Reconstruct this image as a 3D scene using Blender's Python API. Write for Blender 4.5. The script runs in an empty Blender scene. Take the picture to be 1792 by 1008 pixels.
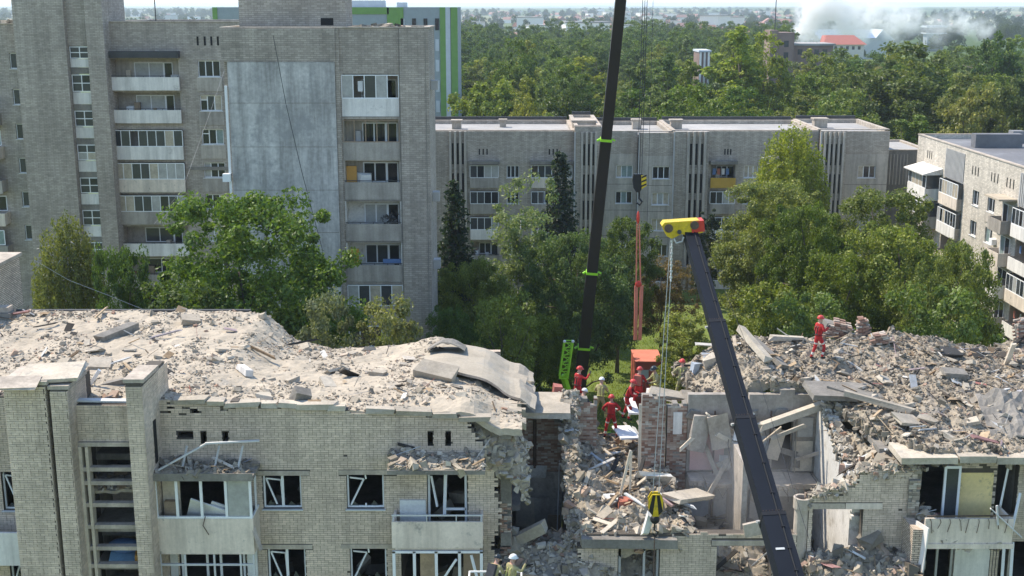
import bpy, math, random
import numpy as np
from mathutils import Matrix, Vector, Euler, noise as mnoise

sc = bpy.context.scene
COL = sc.collection
PI = math.pi
R = math.radians

# ---------------------------------------------------------------- camera, sky, sun, exposure
CAM_H = 29.5
FPX = 2150.0
PITCH = math.atan(495 / FPX)
cam_data = bpy.data.cameras.new('camera')
cam_data.sensor_width = 36
cam_data.lens = 36 * FPX / 1792
cam_data.clip_start = 0.5
cam_data.clip_end = 60000
cam = bpy.data.objects.new('camera', cam_data)
COL.objects.link(cam)
cam.location = (0, 0, CAM_H)
cam.rotation_euler = (PI / 2 - PITCH, 0, 0)
sc.camera = cam

SUN_EL, SUN_AZ = R(54), R(-58)          # azimuth clockwise from +Y
world = bpy.data.worlds.new('World')
sc.world = world
world.use_nodes = True
wn = world.node_tree
bg = wn.nodes['Background']
sky = wn.nodes.new('ShaderNodeTexSky')
sky.sky_type = 'NISHITA'
sky.sun_disc = False
sky.sun_elevation = SUN_EL
sky.sun_rotation = SUN_AZ
sky.altitude = 300
sky.air_density = 1.0
sky.dust_density = 0.35
sky.ozone_density = 1.2
wn.links.new(sky.outputs[0], bg.inputs[0])
bg.inputs[1].default_value = 0.15

sun_data = bpy.data.lights.new('sun', 'SUN')
sun_data.energy = 3.1
sun_data.angle = R(0.53)
sun_data.color = (1.0, 0.91, 0.78)
sun = bpy.data.objects.new('sun', sun_data)
COL.objects.link(sun)
sdir = Vector((math.sin(SUN_AZ) * math.cos(SUN_EL), math.cos(SUN_AZ) * math.cos(SUN_EL), math.sin(SUN_EL)))
sun.rotation_euler = sdir.to_track_quat('Z', 'Y').to_euler()
sun.location = (-60, 60, 90)

sc.view_settings.view_transform = 'Standard'
sc.view_settings.look = 'None'
sc.view_settings.gamma = 1
sc.view_settings.use_curve_mapping = False
sc.view_settings.exposure = 1.06
sc.cycles.use_denoising = True
sc.cycles.max_bounces = 7
sc.cycles.diffuse_bounces = 2
sc.cycles.glossy_bounces = 2
sc.cycles.transmission_bounces = 4
sc.cycles.transparent_max_bounces = 8
sc.cycles.volume_bounces = 7
sc.cycles.caustics_reflective = False
sc.cycles.caustics_refractive = False
sc.cycles.sample_clamp_indirect = 6

# ---------------------------------------------------------------- helpers
def wpt(px, py, Y):
    """point of the vertical plane y=Y that the photograph shows at pixel px,py"""
    u = (px - 896) / FPX; v = (py - 504) / FPX
    c, s = math.cos(PITCH), math.sin(PITCH)
    t = Y / (c - v * s)
    return Vector((u * t, Y, CAM_H + (-s - v * c) * t))

def wloc(o):
    v = Vector((0, 0, 0))
    while o is not None:
        v += Vector(o.location)
        o = o.parent
    return v

def tag(o, label=None, cat=None, group=None, kind=None):
    if label: o['label'] = label
    if cat: o['category'] = cat
    if group: o['group'] = group
    if kind: o['kind'] = kind
    return o

def empty(name, loc, label=None, cat=None, group=None, rz=0.0):
    o = bpy.data.objects.new(name, None)
    o.empty_display_size = 0.3
    COL.objects.link(o)
    o.location = loc
    o.rotation_euler = (0, 0, rz)
    return tag(o, label, cat, group)

def link(name, mesh, parent=None, loc=(0, 0, 0)):
    o = bpy.data.objects.new(name, mesh)
    COL.objects.link(o)
    o.parent = parent
    o.location = loc
    return o

class Frame:
    """facade frame: u along the wall, v up, w out of the wall"""
    def __init__(s, O, U, N):
        s.O = Vector(O); s.U = Vector(U); s.N = Vector(N)
    def p(s, u, v, w):
        return s.O + s.U * u + Vector((0, 0, v)) + s.N * w

CUBE_F = [(0, 3, 2, 1), (4, 5, 6, 7), (0, 1, 5, 4), (1, 2, 6, 5), (2, 3, 7, 6), (3, 0, 4, 7)]

class MB:
    def __init__(s):
        s.v = []; s.f = []; s.m = []
    def add(s, vs, fs, mi=0):
        b = len(s.v)
        s.v.extend([tuple(v) for v in vs])
        for f in fs:
            s.f.append(tuple(b + i for i in f)); s.m.append(mi)
        return s
    def box(s, x0, x1, y0, y1, z0, z1, mi=0):
        if x1 < x0: x0, x1 = x1, x0
        if y1 < y0: y0, y1 = y1, y0
        if z1 < z0: z0, z1 = z1, z0
        return s.add([(x0, y0, z0), (x1, y0, z0), (x1, y1, z0), (x0, y1, z0),
                      (x0, y0, z1), (x1, y0, z1), (x1, y1, z1), (x0, y1, z1)], CUBE_F, mi)
    def fbox(s, F, u0, u1, v0, v1, w0, w1, mi=0):
        # u right, -w as depth => right handed
        if w0 > w1: w0, w1 = w1, w0
        P = F.p
        return s.add([P(u0, v0, w1), P(u1, v0, w1), P(u1, v0, w0), P(u0, v0, w0),
                      P(u0, v1, w1), P(u1, v1, w1), P(u1, v1, w0), P(u0, v1, w0)], CUBE_F, mi)
    def obox(s, c, size, rot, mi=0, jit=0.0, rng=random):
        if not isinstance(rot, Matrix):
            rot = Euler(rot).to_matrix()
        hx, hy, hz = size[0] / 2, size[1] / 2, size[2] / 2
        vs = []
        for (a, b, d) in ((-1, -1, -1), (1, -1, -1), (1, 1, -1), (-1, 1, -1), (-1, -1, 1), (1, -1, 1), (1, 1, 1), (-1, 1, 1)):
            p = Vector((a * hx, b * hy, d * hz))
            if jit:
                p += Vector((rng.uniform(-jit, jit) * hx * 2, rng.uniform(-jit, jit) * hy * 2, rng.uniform(-jit, jit) * hz * 2))
            vs.append(rot @ p + Vector(c))
        return s.add(vs, CUBE_F, mi)
    def bar(s, p, q, w, h=None, mi=0, roll=0.0):
        p = Vector(p); q = Vector(q); h = h or w
        d = q - p
        rot = d.to_track_quat('Z', 'Y').to_matrix() @ Matrix.Rotation(roll, 3, 'Z')
        return s.obox((p + q) / 2, (w, h, d.length), rot, mi)
    def tube(s, pts, rad, n=8, mi=0, caps=True):
        pts = [Vector(p) for p in pts]
        if not hasattr(rad, '__len__'): rad = [rad] * len(pts)
        b = len(s.v)
        ref = Vector((0.13, 0.97, 0.2)).normalized()
        for i, p in enumerate(pts):
            t = (pts[min(i + 1, len(pts) - 1)] - pts[max(i - 1, 0)]).normalized()
            if abs(t.dot(ref)) > 0.95: ref = Vector((1, 0, 0))
            a = t.cross(ref).normalized(); c = t.cross(a)
            for k in range(n):
                an = 2 * PI * k / n
                s.v.append(tuple(p + (a * math.cos(an) + c * math.sin(an)) * rad[i]))
        for i in range(len(pts) - 1):
            for k in range(n):
                k2 = (k + 1) % n
                s.f.append((b + i * n + k, b + i * n + k2, b + (i + 1) * n + k2, b + (i + 1) * n + k)); s.m.append(mi)
        if caps:
            s.f.append(tuple(b + k for k in range(n))[::-1]); s.m.append(mi)
            s.f.append(tuple(b + (len(pts) - 1) * n + k for k in range(n))); s.m.append(mi)
        return s
    def prism(s, poly, ext, mi=0):
        """closed polygon (3D points) pushed along vector ext"""
        n = len(poly); ext = Vector(ext)
        vs = [Vector(p) for p in poly] + [Vector(p) + ext for p in poly]
        fs = [tuple(range(n))[::-1], tuple(range(n, 2 * n))]
        for i in range(n):
            j = (i + 1) % n
            fs.append((i, j, n + j, n + i))
        return s.add(vs, fs, mi)
    def ell(s, c, r, mi=0, nu=10, nv=6, v0=-PI / 2, v1=PI / 2, rot=None):
        b = len(s.v); c = Vector(c)
        for j in range(nv + 1):
            t = v0 + (v1 - v0) * j / nv
            for i in range(nu):
                a = 2 * PI * i / nu
                p = Vector((r[0] * math.cos(t) * math.cos(a), r[1] * math.cos(t) * math.sin(a), r[2] * math.sin(t)))
                if rot is not None: p = rot @ p
                s.v.append(tuple(c + p))
        for j in range(nv):
            for i in range(nu):
                i2 = (i + 1) % nu
                s.f.append((b + j * nu + i, b + j * nu + i2, b + (j + 1) * nu + i2, b + (j + 1) * nu + i)); s.m.append(mi)
        return s
    def mesh(s, name, mats, off=None, smooth=False):
        me = bpy.data.meshes.new(name)
        vs = s.v
        if off is not None:
            ox, oy, oz = off
            vs = [(x - ox, y - oy, z - oz) for (x, y, z) in vs]
        me.from_pydata(vs, [], s.f)
        if not isinstance(mats, (list, tuple)): mats = [mats]
        for m in mats: me.materials.append(m)
        if len(mats) > 1: me.polygons.foreach_set('material_index', s.m)
        if smooth: me.polygons.foreach_set('use_smooth', [True] * len(s.f))
        me.update()
        return me
    def build(s, name, mats, parent=None, world=True, smooth=False):
        if parent is not None:
            off = wloc(parent) if world else None
            return link(name, s.mesh(name, mats, off, smooth), parent)
        # a top-level mesh: origin at its base
        a = np.array(s.v); c = (a.min(0) + a.max(0)) / 2; c[2] = a[:, 2].min()
        return link(name, s.mesh(name, mats, tuple(c), smooth), None, tuple(c))

def np_mesh(name, verts, faces, mats, smooth=False, midx=None):
    """verts (n,3), faces (m,4) quads"""
    me = bpy.data.meshes.new(name)
    nv, nf = len(verts), len(faces)
    k = faces.shape[1]
    me.vertices.add(nv); me.loops.add(nf * k); me.polygons.add(nf)
    me.vertices.foreach_set('co', np.asarray(verts, np.float32).ravel())
    me.loops.foreach_set('vertex_index', np.asarray(faces, np.int32).ravel())
    me.polygons.foreach_set('loop_start', np.arange(0, nf * k, k, dtype=np.int32))
    if not isinstance(mats, (list, tuple)): mats = [mats]
    for m in mats: me.materials.append(m)
    if midx is not None: me.polygons.foreach_set('material_index', np.asarray(midx, np.int32))
    me.update(calc_edges=True)
    me.validate()
    if not smooth: me.shade_flat()
    return me

def copy_tree(o, parent=None):
    c = o.copy()
    COL.objects.link(c)
    c.parent = parent
    for ch in list(o.children):
        copy_tree(ch, c)
    return c

# ---------------------------------------------------------------- materials
def nn(t, kind, **kw):
    n = t.nodes.new(kind)
    for k, v in kw.items(): setattr(n, k, v)
    return n

def mixc(t, mode, fac, a, b):
    n = t.nodes.new('ShaderNodeMix'); n.data_type = 'RGBA'; n.blend_type = mode
    for i, x in ((0, fac), (6, a), (7, b)):
        if isinstance(x, (int, float)): n.inputs[i].default_value = x
        elif isinstance(x, (tuple, list)): n.inputs[i].default_value = (*x[:3], 1)
        else: t.links.new(x, n.inputs[i])
    return n.outputs[2]

def ramp(t, fac, stops, interp='LINEAR'):
    n = t.nodes.new('ShaderNodeValToRGB')
    n.color_ramp.interpolation = interp
    e = n.color_ramp.elements
    while len(e) < len(stops): e.new(0.5)
    for i, (p, c) in enumerate(stops):
        e[i].position = p
        e[i].color = (c, c, c, 1) if isinstance(c, (int, float)) else (*c[:3], 1)
    t.links.new(fac, n.inputs[0])
    return n.outputs[0]

def noise_n(t, vec, scale, detail=5, rough=0.6):
    n = t.nodes.new('ShaderNodeTexNoise')
    n.inputs['Scale'].default_value = scale
    n.inputs['Detail'].default_value = detail
    n.inputs['Roughness'].default_value = rough
    if vec is not None: t.links.new(vec, n.inputs['Vector'])
    return n.outputs[0]

def mapping(t, vec, scale):
    n = t.nodes.new('ShaderNodeMapping')
    n.inputs['Scale'].default_value = scale
    t.links.new(vec, n.inputs['Vector'])
    return n.outputs[0]

MATS = {}
def mat(name, col, rough=0.85, var=0.25, scale=1.2, fine=14.0, island=0.0, islandcols=None, streak=0.0, stain=None,
        bump=0.0, bscale=20.0, metal=0.0, spec=0.3, brick=None, objrand=0.0, emit=None):
    if name in MATS: return MATS[name]
    m = bpy.data.materials.new(name); m.use_nodes = True
    t = m.node_tree
    b = t.nodes['Principled BSDF']
    b.inputs['Roughness'].default_value = rough
    b.inputs['Metallic'].default_value = metal
    b.inputs['Specular IOR Level'].default_value = spec
    geo = nn(t, 'ShaderNodeNewGeometry')
    pos = geo.outputs['Position']
    c = None
    if islandcols:
        c = ramp(t, geo.outputs['Random Per Island'], islandcols, 'LINEAR')
    else:
        rgb = nn(t, 'ShaderNodeRGB'); rgb.outputs[0].default_value = (*col, 1)
        c = rgb.outputs[0]
    hgt = None
    if brick:
        bw, bh, mort, mc = brick
        sx = nn(t, 'ShaderNodeSeparateXYZ'); t.links.new(pos, sx.inputs[0])
        ad = nn(t, 'ShaderNodeMath', operation='ADD'); t.links.new(sx.outputs[0], ad.inputs[0]); t.links.new(sx.outputs[1], ad.inputs[1])
        cb = nn(t, 'ShaderNodeCombineXYZ'); t.links.new(ad.outputs[0], cb.inputs[0]); t.links.new(sx.outputs[2], cb.inputs[1])
        bt = nn(t, 'ShaderNodeTexBrick')
        t.links.new(cb.outputs[0], bt.inputs['Vector'])
        bt.inputs['Scale'].default_value = 1
        bt.inputs['Mortar Size'].default_value = mort
        bt.inputs['Brick Width'].default_value = bw
        bt.inputs['Row Height'].default_value = bh
        bt.inputs['Bias'].default_value = 0.0
        bt.inputs['Color1'].default_value = (*[x * 0.82 for x in col], 1)
        bt.inputs['Color2'].default_value = (*[min(1, x * 1.16) for x in col], 1)
        bt.inputs['Mortar'].default_value = (*mc, 1)
        c = bt.outputs['Color']; hgt = bt.outputs['Fac']
    if island and not islandcols:
        f = ramp(t, geo.outputs['Random Per Island'], [(0, 1 - island), (1, 1 + island)])
        c = mixc(t, 'MULTIPLY', 1.0, c, f)
    if objrand:
        oi = nn(t, 'ShaderNodeObjectInfo')
        f = ramp(t, oi.outputs['Random'], [(0, 1 - objrand), (1, 1 + objrand)])
        c = mixc(t, 'MULTIPLY', 1.0, c, f)
    if var:
        n1 = noise_n(t, pos, scale, 6, 0.65)
        c = mixc(t, 'MULTIPLY', 1.0, c, ramp(t, n1, [(0.28, 1 - var), (0.72, 1 + var)]))
        n2 = noise_n(t, pos, fine, 4, 0.7)
        c = mixc(t, 'MULTIPLY', 1.0, c, ramp(t, n2, [(0.3, 1 - var * 0.6), (0.7, 1 + var * 0.6)]))
    if streak:
        n3 = noise_n(t, mapping(t, pos, (1.6, 1.6, 0.12)), 1.0, 6, 0.7)
        c = mixc(t, 'MULTIPLY', 1.0, c, ramp(t, n3, [(0.35, 1 - streak), (0.6, 1.0 + streak * 0.3)]))
    if stain:
        sc_, thr, colr, amt = stain
        n4 = noise_n(t, pos, sc_, 8, 0.7)
        c = mixc(t, 'MIX', ramp(t, n4, [(thr - 0.05, 0.0), (thr + 0.05, amt)]), c, colr)
    t.links.new(c, b.inputs['Base Color'])
    if bump or hgt is not None:
        bp = nn(t, 'ShaderNodeBump')
        bp.inputs['Strength'].default_value = bump or 0.4
        bp.inputs['Distance'].default_value = 0.02
        src = noise_n(t, pos, bscale, 6, 0.7)
        t.links.new(src, bp.inputs['Height'])
        t.links.new(bp.outputs[0], b.inputs['Normal'])
    if emit:
        b.inputs['Emission Color'].default_value = (*emit[0], 1); b.inputs['Emission Strength'].default_value = emit[1]
    MATS[name] = m
    return m

CREAM = (0.6, 0.485, 0.37)
M = dict(
    brick=mat('cream_brick', CREAM, 0.9, 0.2, 0.4, 6, island=0.12, streak=0.2),
    brick1=mat('cream_brick_single', CREAM, 0.9, 0.2, 0.4, 6, objrand=0.12, streak=0.2),
    mortar=mat('mortar', (0.1, 0.085, 0.068), 0.95, 0.2),
    brickflat=mat('cream_brickwork', CREAM, 0.9, 0.16, 0.5, 6, brick=(0.27, 0.08, 0.011, (0.1, 0.085, 0.068)), streak=0.15),
    redbrick=mat('red_brick', (0.34, 0.22, 0.16), 0.95, 0.25, 0.8, 8, islandcols=[(0, (0.22, 0.12, 0.085)), (0.4, (0.33, 0.21, 0.155)), (0.8, (0.42, 0.33, 0.26)), (1, (0.5, 0.45, 0.38))]),
    redmortar=mat('grey_mortar', (0.24, 0.22, 0.19), 0.95, 0.3),
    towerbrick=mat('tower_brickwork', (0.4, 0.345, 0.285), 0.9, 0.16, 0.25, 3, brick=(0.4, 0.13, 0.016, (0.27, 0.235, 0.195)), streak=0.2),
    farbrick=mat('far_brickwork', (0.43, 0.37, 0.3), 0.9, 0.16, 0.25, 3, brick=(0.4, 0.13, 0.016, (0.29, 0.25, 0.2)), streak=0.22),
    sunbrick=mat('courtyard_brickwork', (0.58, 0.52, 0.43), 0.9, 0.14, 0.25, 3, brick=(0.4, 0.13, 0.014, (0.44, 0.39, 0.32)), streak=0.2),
    render=mat('grey_render', (0.47, 0.45, 0.42), 0.9, 0.22, 0.5, 4, streak=0.38, stain=(0.55, 0.56, (0.29, 0.285, 0.275), 0.75), bump=.5),
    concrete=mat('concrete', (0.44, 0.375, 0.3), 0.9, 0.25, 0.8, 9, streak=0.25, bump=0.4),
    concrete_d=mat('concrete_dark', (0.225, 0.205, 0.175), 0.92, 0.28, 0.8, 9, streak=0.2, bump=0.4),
    panel=mat('concrete_panel', (0.47, 0.415, 0.345), 0.9, 0.18, 0.5, 5, streak=0.32, stain=(.5, .6, (.28, .25, .215), .5)),
    parapet=mat('painted_parapet', (0.68, 0.58, 0.47), 0.85, 0.12, 1.2, 9, streak=0.25, stain=(1.5, 0.63, (0.2, 0.19, 0.17), 0.75)),
    parapet_w=mat('white_parapet', (0.72, 0.68, 0.62), 0.85, 0.1, 1.0, 9, streak=0.25, stain=(1.2, 0.66, (0.3, 0.28, 0.25), 0.6)),
    parapet_g=mat('grey_parapet', (0.36, 0.32, 0.27), 0.9, 0.16, 1.0, 9, streak=0.3),
    yellow_par=mat('ochre_parapet', (0.5, 0.3, 0.05), 0.7, 0.1),
    plaster=mat('white_plaster', (0.62, 0.59, 0.53), 0.92, 0.18, 0.9, 8, stain=(2.2, 0.58, (0.36, 0.32, 0.26), 0.7), bump=0.5),
    plaster_g=mat('grey_plaster', (0.38, 0.335, 0.28), 0.92, 0.25, 0.7, 7, streak=0.2, stain=(1.3, 0.6, (0.2, 0.18, 0.155), 0.7)),
    plaster_y=mat('yellow_plaster', (0.82, 0.64, 0.3), 0.92, 0.12, 1.2, 7, stain=(2.5, 0.62, (0.3, 0.25, 0.17), 0.6)),
    plaster_b=mat('bluish_plaster', (0.38, 0.42, 0.46), 0.92, 0.2, 0.8, 7),
    roofdust=mat('roof_dust', (0.43, 0.365, 0.275), 0.95, 0.2, 0.7, 11, stain=(0.9, 0.62, (0.33, 0.3, 0.25), 0.7), bump=0.9, bscale=9),
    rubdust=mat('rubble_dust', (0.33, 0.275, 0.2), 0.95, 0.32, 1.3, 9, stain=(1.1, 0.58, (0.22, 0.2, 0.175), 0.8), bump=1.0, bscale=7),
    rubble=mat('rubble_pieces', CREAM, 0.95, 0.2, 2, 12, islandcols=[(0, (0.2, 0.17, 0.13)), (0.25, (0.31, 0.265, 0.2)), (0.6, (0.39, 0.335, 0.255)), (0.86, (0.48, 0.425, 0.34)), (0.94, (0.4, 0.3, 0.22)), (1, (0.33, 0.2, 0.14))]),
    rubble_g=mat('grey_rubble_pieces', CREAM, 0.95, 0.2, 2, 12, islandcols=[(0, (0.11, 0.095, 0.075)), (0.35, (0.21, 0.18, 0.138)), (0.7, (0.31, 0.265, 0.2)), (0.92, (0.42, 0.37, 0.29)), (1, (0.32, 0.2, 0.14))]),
    slab=mat('broken_slab', (0.42, 0.365, 0.285), 0.93, 0.25, 0.9, 8, objrand=0.2, bump=0.7, stain=(1.6, 0.6, (0.28, 0.255, 0.22), 0.7)),
    membrane=mat('roof_membrane', (0.38, 0.33, 0.255), 0.9, 0.2, 0.8, 10, stain=(0.8, 0.6, (0.3, 0.28, 0.245), 0.7), bump=0.5),
    tar=mat('tar_felt', (0.045, 0.043, 0.04), 0.9, 0.3),
    roofgrey=mat('roof_felt', (0.36, 0.345, 0.32), 0.93, 0.2, 0.15, 2, stain=(0.12, 0.55, (0.27, 0.26, 0.245), 0.8)),
    roofdark=mat('dark_roof_felt', (0.17, 0.17, 0.175), 0.93, 0.2, 0.15, 2, stain=(0.15, 0.55, (0.24, 0.24, 0.24), 0.7)),
    flash=mat('dark_flashing', (0.06, 0.06, 0.06), 0.7, 0.2),
    white=mat('white_frame', (0.78, 0.78, 0.76), 0.5, 0.06),
    greyframe=mat('grey_frame', (0.42, 0.41, 0.39), 0.7, 0.12),
    brownframe=mat('brown_frame', (0.3, 0.22, 0.15), 0.8, 0.2),
    glass=mat('window_glass', (0.02, 0.024, 0.028), 0.08, 0.0, spec=0.6),
    glass2=mat('dusty_glass', (0.055, 0.06, 0.062), 0.15, 0.2, spec=0.5),
    curtain=mat('curtained_glass', (0.36, 0.355, 0.33), 0.35, 0.2, 2.0, 6, spec=0.5),
    curtain2=mat('beige_curtain', (0.42, 0.36, 0.27), 0.4, 0.25, 2.0, 6, spec=0.5),
    curtain3=mat('green_curtain', (0.2, 0.26, 0.24), 0.4, 0.25, 2.0, 6, spec=0.5),
    mixbits=mat('mixed_debris', CREAM, 0.9, 0.2, 3, 12, islandcols=[(0, (0.03, 0.028, 0.025)), (0.22, (0.06, 0.05, 0.04)), (0.3, (0.24, 0.16, 0.09)), (0.6, (0.4, 0.3, 0.19)), (0.78, (0.55, 0.53, 0.48)), (0.9, (0.3, 0.32, 0.34)), (1, (0.3, 0.1, 0.07))]),
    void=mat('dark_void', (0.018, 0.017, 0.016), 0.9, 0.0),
    wood=mat('old_wood', (0.35, 0.26, 0.17), 0.85, 0.25, 2, 12, objrand=0.25),
    woodpale=mat('pale_wood', (0.55, 0.47, 0.36), 0.85, 0.2, 2, 12, objrand=0.2),
    orange=mat('orange_board', (0.5, 0.26, 0.06), 0.7, 0.15),
    steel=mat('rusty_steel', (0.12, 0.085, 0.065), 0.7, 0.3, 4, metal=0.3),
    rail=mat('pale_rail', (0.55, 0.55, 0.53), 0.6, 0.1),
    cable=mat('steel_cable', (0.06, 0.06, 0.065), 0.5, 0.0, metal=0.4),
    palecable=mat('pale_cable', (0.45, 0.44, 0.42), 0.6, 0.0),
    boom1=mat('brown_black_boom', (0.024, 0.02, 0.018), 0.5, 0.15, 0.8, spec=0.25),
    boom2=mat('blue_black_boom', (0.012, 0.0145, 0.02), 0.5, 0.12, 0.8, spec=0.16),
    lime=mat('lime_paint', (0.34, 0.68, 0.04), 0.45, 0.1),
    yellow=mat('crane_yellow', (0.62, 0.43, 0.015), 0.5, 0.22, 3, 14, stain=(3.0, .62, (.16, .12, .05), .6), spec=0.4),
    red=mat('red_paint', (0.55, 0.05, 0.03), 0.5, 0.1),
    dullred=mat('faded_red', (0.42, 0.1, 0.07), 0.7, 0.2),
    sling=mat('salmon_sling', (0.62, 0.2, 0.13), 0.9, 0.15),
    black=mat('black_paint', (0.015, 0.015, 0.016), 0.5, 0.0),
    rubber=mat('rubber', (0.02, 0.02, 0.02), 0.8, 0.0),
    suit_red=mat('red_suit', (0.42, 0.03, 0.03), 0.9, 0.4, 3),
    suit_khaki=mat('khaki_suit', (0.34, 0.3, 0.15), 0.9, 0.2, 4),
    suit_dark=mat('dark_suit', (0.05, 0.05, 0.055), 0.9, 0.2, 4),
    hiviz=mat('hi_viz', (0.46, 0.47, 0.16), 0.8, 0.1),
    reflect=mat('reflective_band', (0.6, 0.55, 0.48), 0.5, 0.0),
    skin=mat('skin', (0.5, 0.3, 0.22), 0.7, 0.05),
    glove=mat('glove', (0.08, 0.07, 0.06), 0.9, 0.1),
    boot=mat('boot', (0.025, 0.023, 0.022), 0.7, 0.1),
    helmet_r=mat('red_helmet', (0.55, 0.06, 0.05), 0.4, 0.0),
    helmet_w=mat('white_helmet', (0.75, 0.75, 0.72), 0.35, 0.0),
    helmet_k=mat('dark_helmet', (0.03, 0.04, 0.045), 0.3, 0.0),
    bark=mat('bark', (0.11, 0.09, 0.07), 0.95, 0.3, 3),
    birchbark=mat('birch_bark', (0.5, 0.48, 0.45), 0.9, 0.4, 5),
    housewall=mat('house_wall', (0.74, 0.7, 0.64), 0.9, 0.1, objrand=0.25),
    houseroof=mat('house_roof', (0.3, 0.16, 0.12), 0.9, 0.1, objrand=0.4),
    green=mat('green_cladding', (0.16, 0.29, 0.08), 0.6, 0.08),
    bluegrey=mat('blue_grey_cladding', (0.29, 0.325, 0.335), 0.7, 0.08),
    bluewhite=mat('pale_blue_cladding', (0.5, 0.53, 0.55), 0.7, 0.08),
    redroof=mat('red_metal_roof', (0.36, 0.13, 0.1), 0.8, 0.12),
    blueroof=mat('blue_metal_roof', (0.2, 0.27, 0.38), 0.8, 0.12),
    brown=mat('brown_brickwork', (0.24, 0.17, 0.14), 0.9, 0.2, 0.2),
    foil=mat('blue_foil', (0.25, 0.42, 0.55), 0.3, 0.2, 3),
    cloth_r=mat('red_cloth', (0.42, 0.15, 0.1), 0.9, 0.2),
    cloth_b=mat('blue_cloth', (0.12, 0.2, 0.36), 0.9, 0.2),
    cloth_w=mat('pale_cloth', (0.65, 0.64, 0.6), 0.9, 0.15),
    pink=mat('pink_board', (0.6, 0.4, 0.36), 0.9, 0.1),
)

def foliage_mat(name):
    m = bpy.data.materials.new(name); m.use_nodes = True
    t = m.node_tree
    for n in list(t.nodes): t.nodes.remove(n)
    out = nn(t, 'ShaderNodeOutputMaterial')
    oi = nn(t, 'ShaderNodeObjectInfo'); geo = nn(t, 'ShaderNodeNewGeometry')
    f = ramp(t, geo.outputs['Random Per Island'], [(0, (0.62, 0.66, 0.6)), (0.5, (1, 1, 1)), (0.85, (1.25, 1.2, 1.1)), (1, (1.6, 1.45, 1.1))])
    c = mixc(t, 'MULTIPLY', 1.0, oi.outputs['Color'], f)
    c = mixc(t, 'MULTIPLY', 1.0, c, ramp(t, oi.outputs['Random'], [(0, (0.72, 0.8, 0.85)), (0.35, (0.95, 0.95, 1.0)), (0.7, (1.15, 1.1, 0.9)), (1, (1.5, 1.35, 0.95))]))
    n1 = noise_n(t, geo.outputs['Position'], 0.45, 3, 0.6)
    c = mixc(t, 'MULTIPLY', 1.0, c, ramp(t, n1, [(0.3, (0.82, 0.86, 0.85)), (0.7, (1.2, 1.15, 1.0))]))
    d = nn(t, 'ShaderNodeBsdfDiffuse'); tr = nn(t, 'ShaderNodeBsdfTranslucent'); g = nn(t, 'ShaderNodeBsdfGlossy')
    g.inputs['Roughness'].default_value = 0.45
    t.links.new(c, d.inputs[0])
    t.links.new(mixc(t, 'MULTIPLY', 1.0, c, (1.2, 1.25, 0.6)), tr.inputs[0])
    a = nn(t, 'ShaderNodeMixShader'); a.inputs[0].default_value = 0.38
    t.links.new(d.outputs[0], a.inputs[1]); t.links.new(tr.outputs[0], a.inputs[2])
    b = nn(t, 'ShaderNodeMixShader'); b.inputs[0].default_value = 0.025
    t.links.new(a.outputs[0], b.inputs[1]); t.links.new(g.outputs[0], b.inputs[2])
    t.links.new(b.outputs[0], out.inputs[0])
    return m
M['leaf'] = foliage_mat('foliage')
# ---------------------------------------------------------------- ground
def ground_material():
    m = bpy.data.materials.new('ground_fields'); m.use_nodes = True
    t = m.node_tree; b = t.nodes['Principled BSDF']; b.inputs['Roughness'].default_value = 0.95
    b.inputs['Specular IOR Level'].default_value = 0.1
    geo = nn(t, 'ShaderNodeNewGeometry'); pos = geo.outputs['Position']
    vo = nn(t, 'ShaderNodeTexVoronoi'); vo.inputs['Scale'].default_value = 1.0
    t.links.new(mapping(t, pos, (0.0035, 0.0022, 0.0)), vo.inputs['Vector'])
    sp = nn(t, 'ShaderNodeSeparateColor'); t.links.new(vo.outputs['Color'], sp.inputs[0])
    fields = ramp(t, sp.outputs[0], [(0, (0.05, 0.085, 0.03)), (0.35, (0.09, 0.13, 0.045)), (0.6, (0.2, 0.2, 0.09)), (0.8, (0.26, 0.24, 0.12)), (1, (0.06, 0.1, 0.035))])
    near = ramp(t, noise_n(t, pos, 0.25, 6, 0.7), [(0.35, (0.09, 0.13, 0.03)), (0.55, (0.15, 0.19, 0.045)), (0.75, (0.19, 0.18, 0.09))])
    ln = nn(t, 'ShaderNodeVectorMath', operation='LENGTH'); t.links.new(pos, ln.inputs[0])
    mr = nn(t, 'ShaderNodeMapRange'); mr.inputs[1].default_value = 500; mr.inputs[2].default_value = 900
    t.links.new(ln.outputs['Value'], mr.inputs[0])
    c = mixc(t, 'MIX', mr.outputs[0], near, fields)
    c = mixc(t, 'MULTIPLY', 1.0, c, ramp(t, noise_n(t, pos, 0.02, 6, 0.7), [(0.3, 0.75), (0.7, 1.25)]))
    t.links.new(c, b.inputs['Base Color'])
    return m

def build_ground():
    # one sheet to the horizon, rising gently into low hills far away
    rr = [0, 30, 60, 90, 130, 200, 350, 600, 1000, 1600, 2500, 3500, 5000, 7000, 9000, 12000, 20000]
    na = 96
    vs = [(0, 0, 0)]; fs = []
    for i, r in enumerate(rr[1:]):
        for k in range(na):
            a = 2 * PI * k / na
            x, y = r * math.sin(a), r * math.cos(a)
            z = 0.0
            if r > 2000:
                z = min(1, (r - 2000) / 3000) * 24 * (0.5 + mnoise.noise(Vector((x * 0.0004, y * 0.0004, 3.1))))
            if r > 9000: z = max(z, 10)
            vs.append((x, y, z))
    for k in range(na):
        fs.append((0, 1 + (k + 1) % na, 1 + k))
    for i in range(len(rr) - 2):
        for k in range(na):
            k2 = (k + 1) % na
            fs.append((1 + i * na + k, 1 + i * na + k2, 1 + (i + 1) * na + k2, 1 + (i + 1) * na + k))
    mb = MB(); mb.add(vs, [f[::-1] for f in fs])
    o = link('ground', mb.mesh('ground', ground_material(), None, True))
    tag(o, 'grass ground of the courtyard running out to far fields', 'ground', kind='structure')
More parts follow.
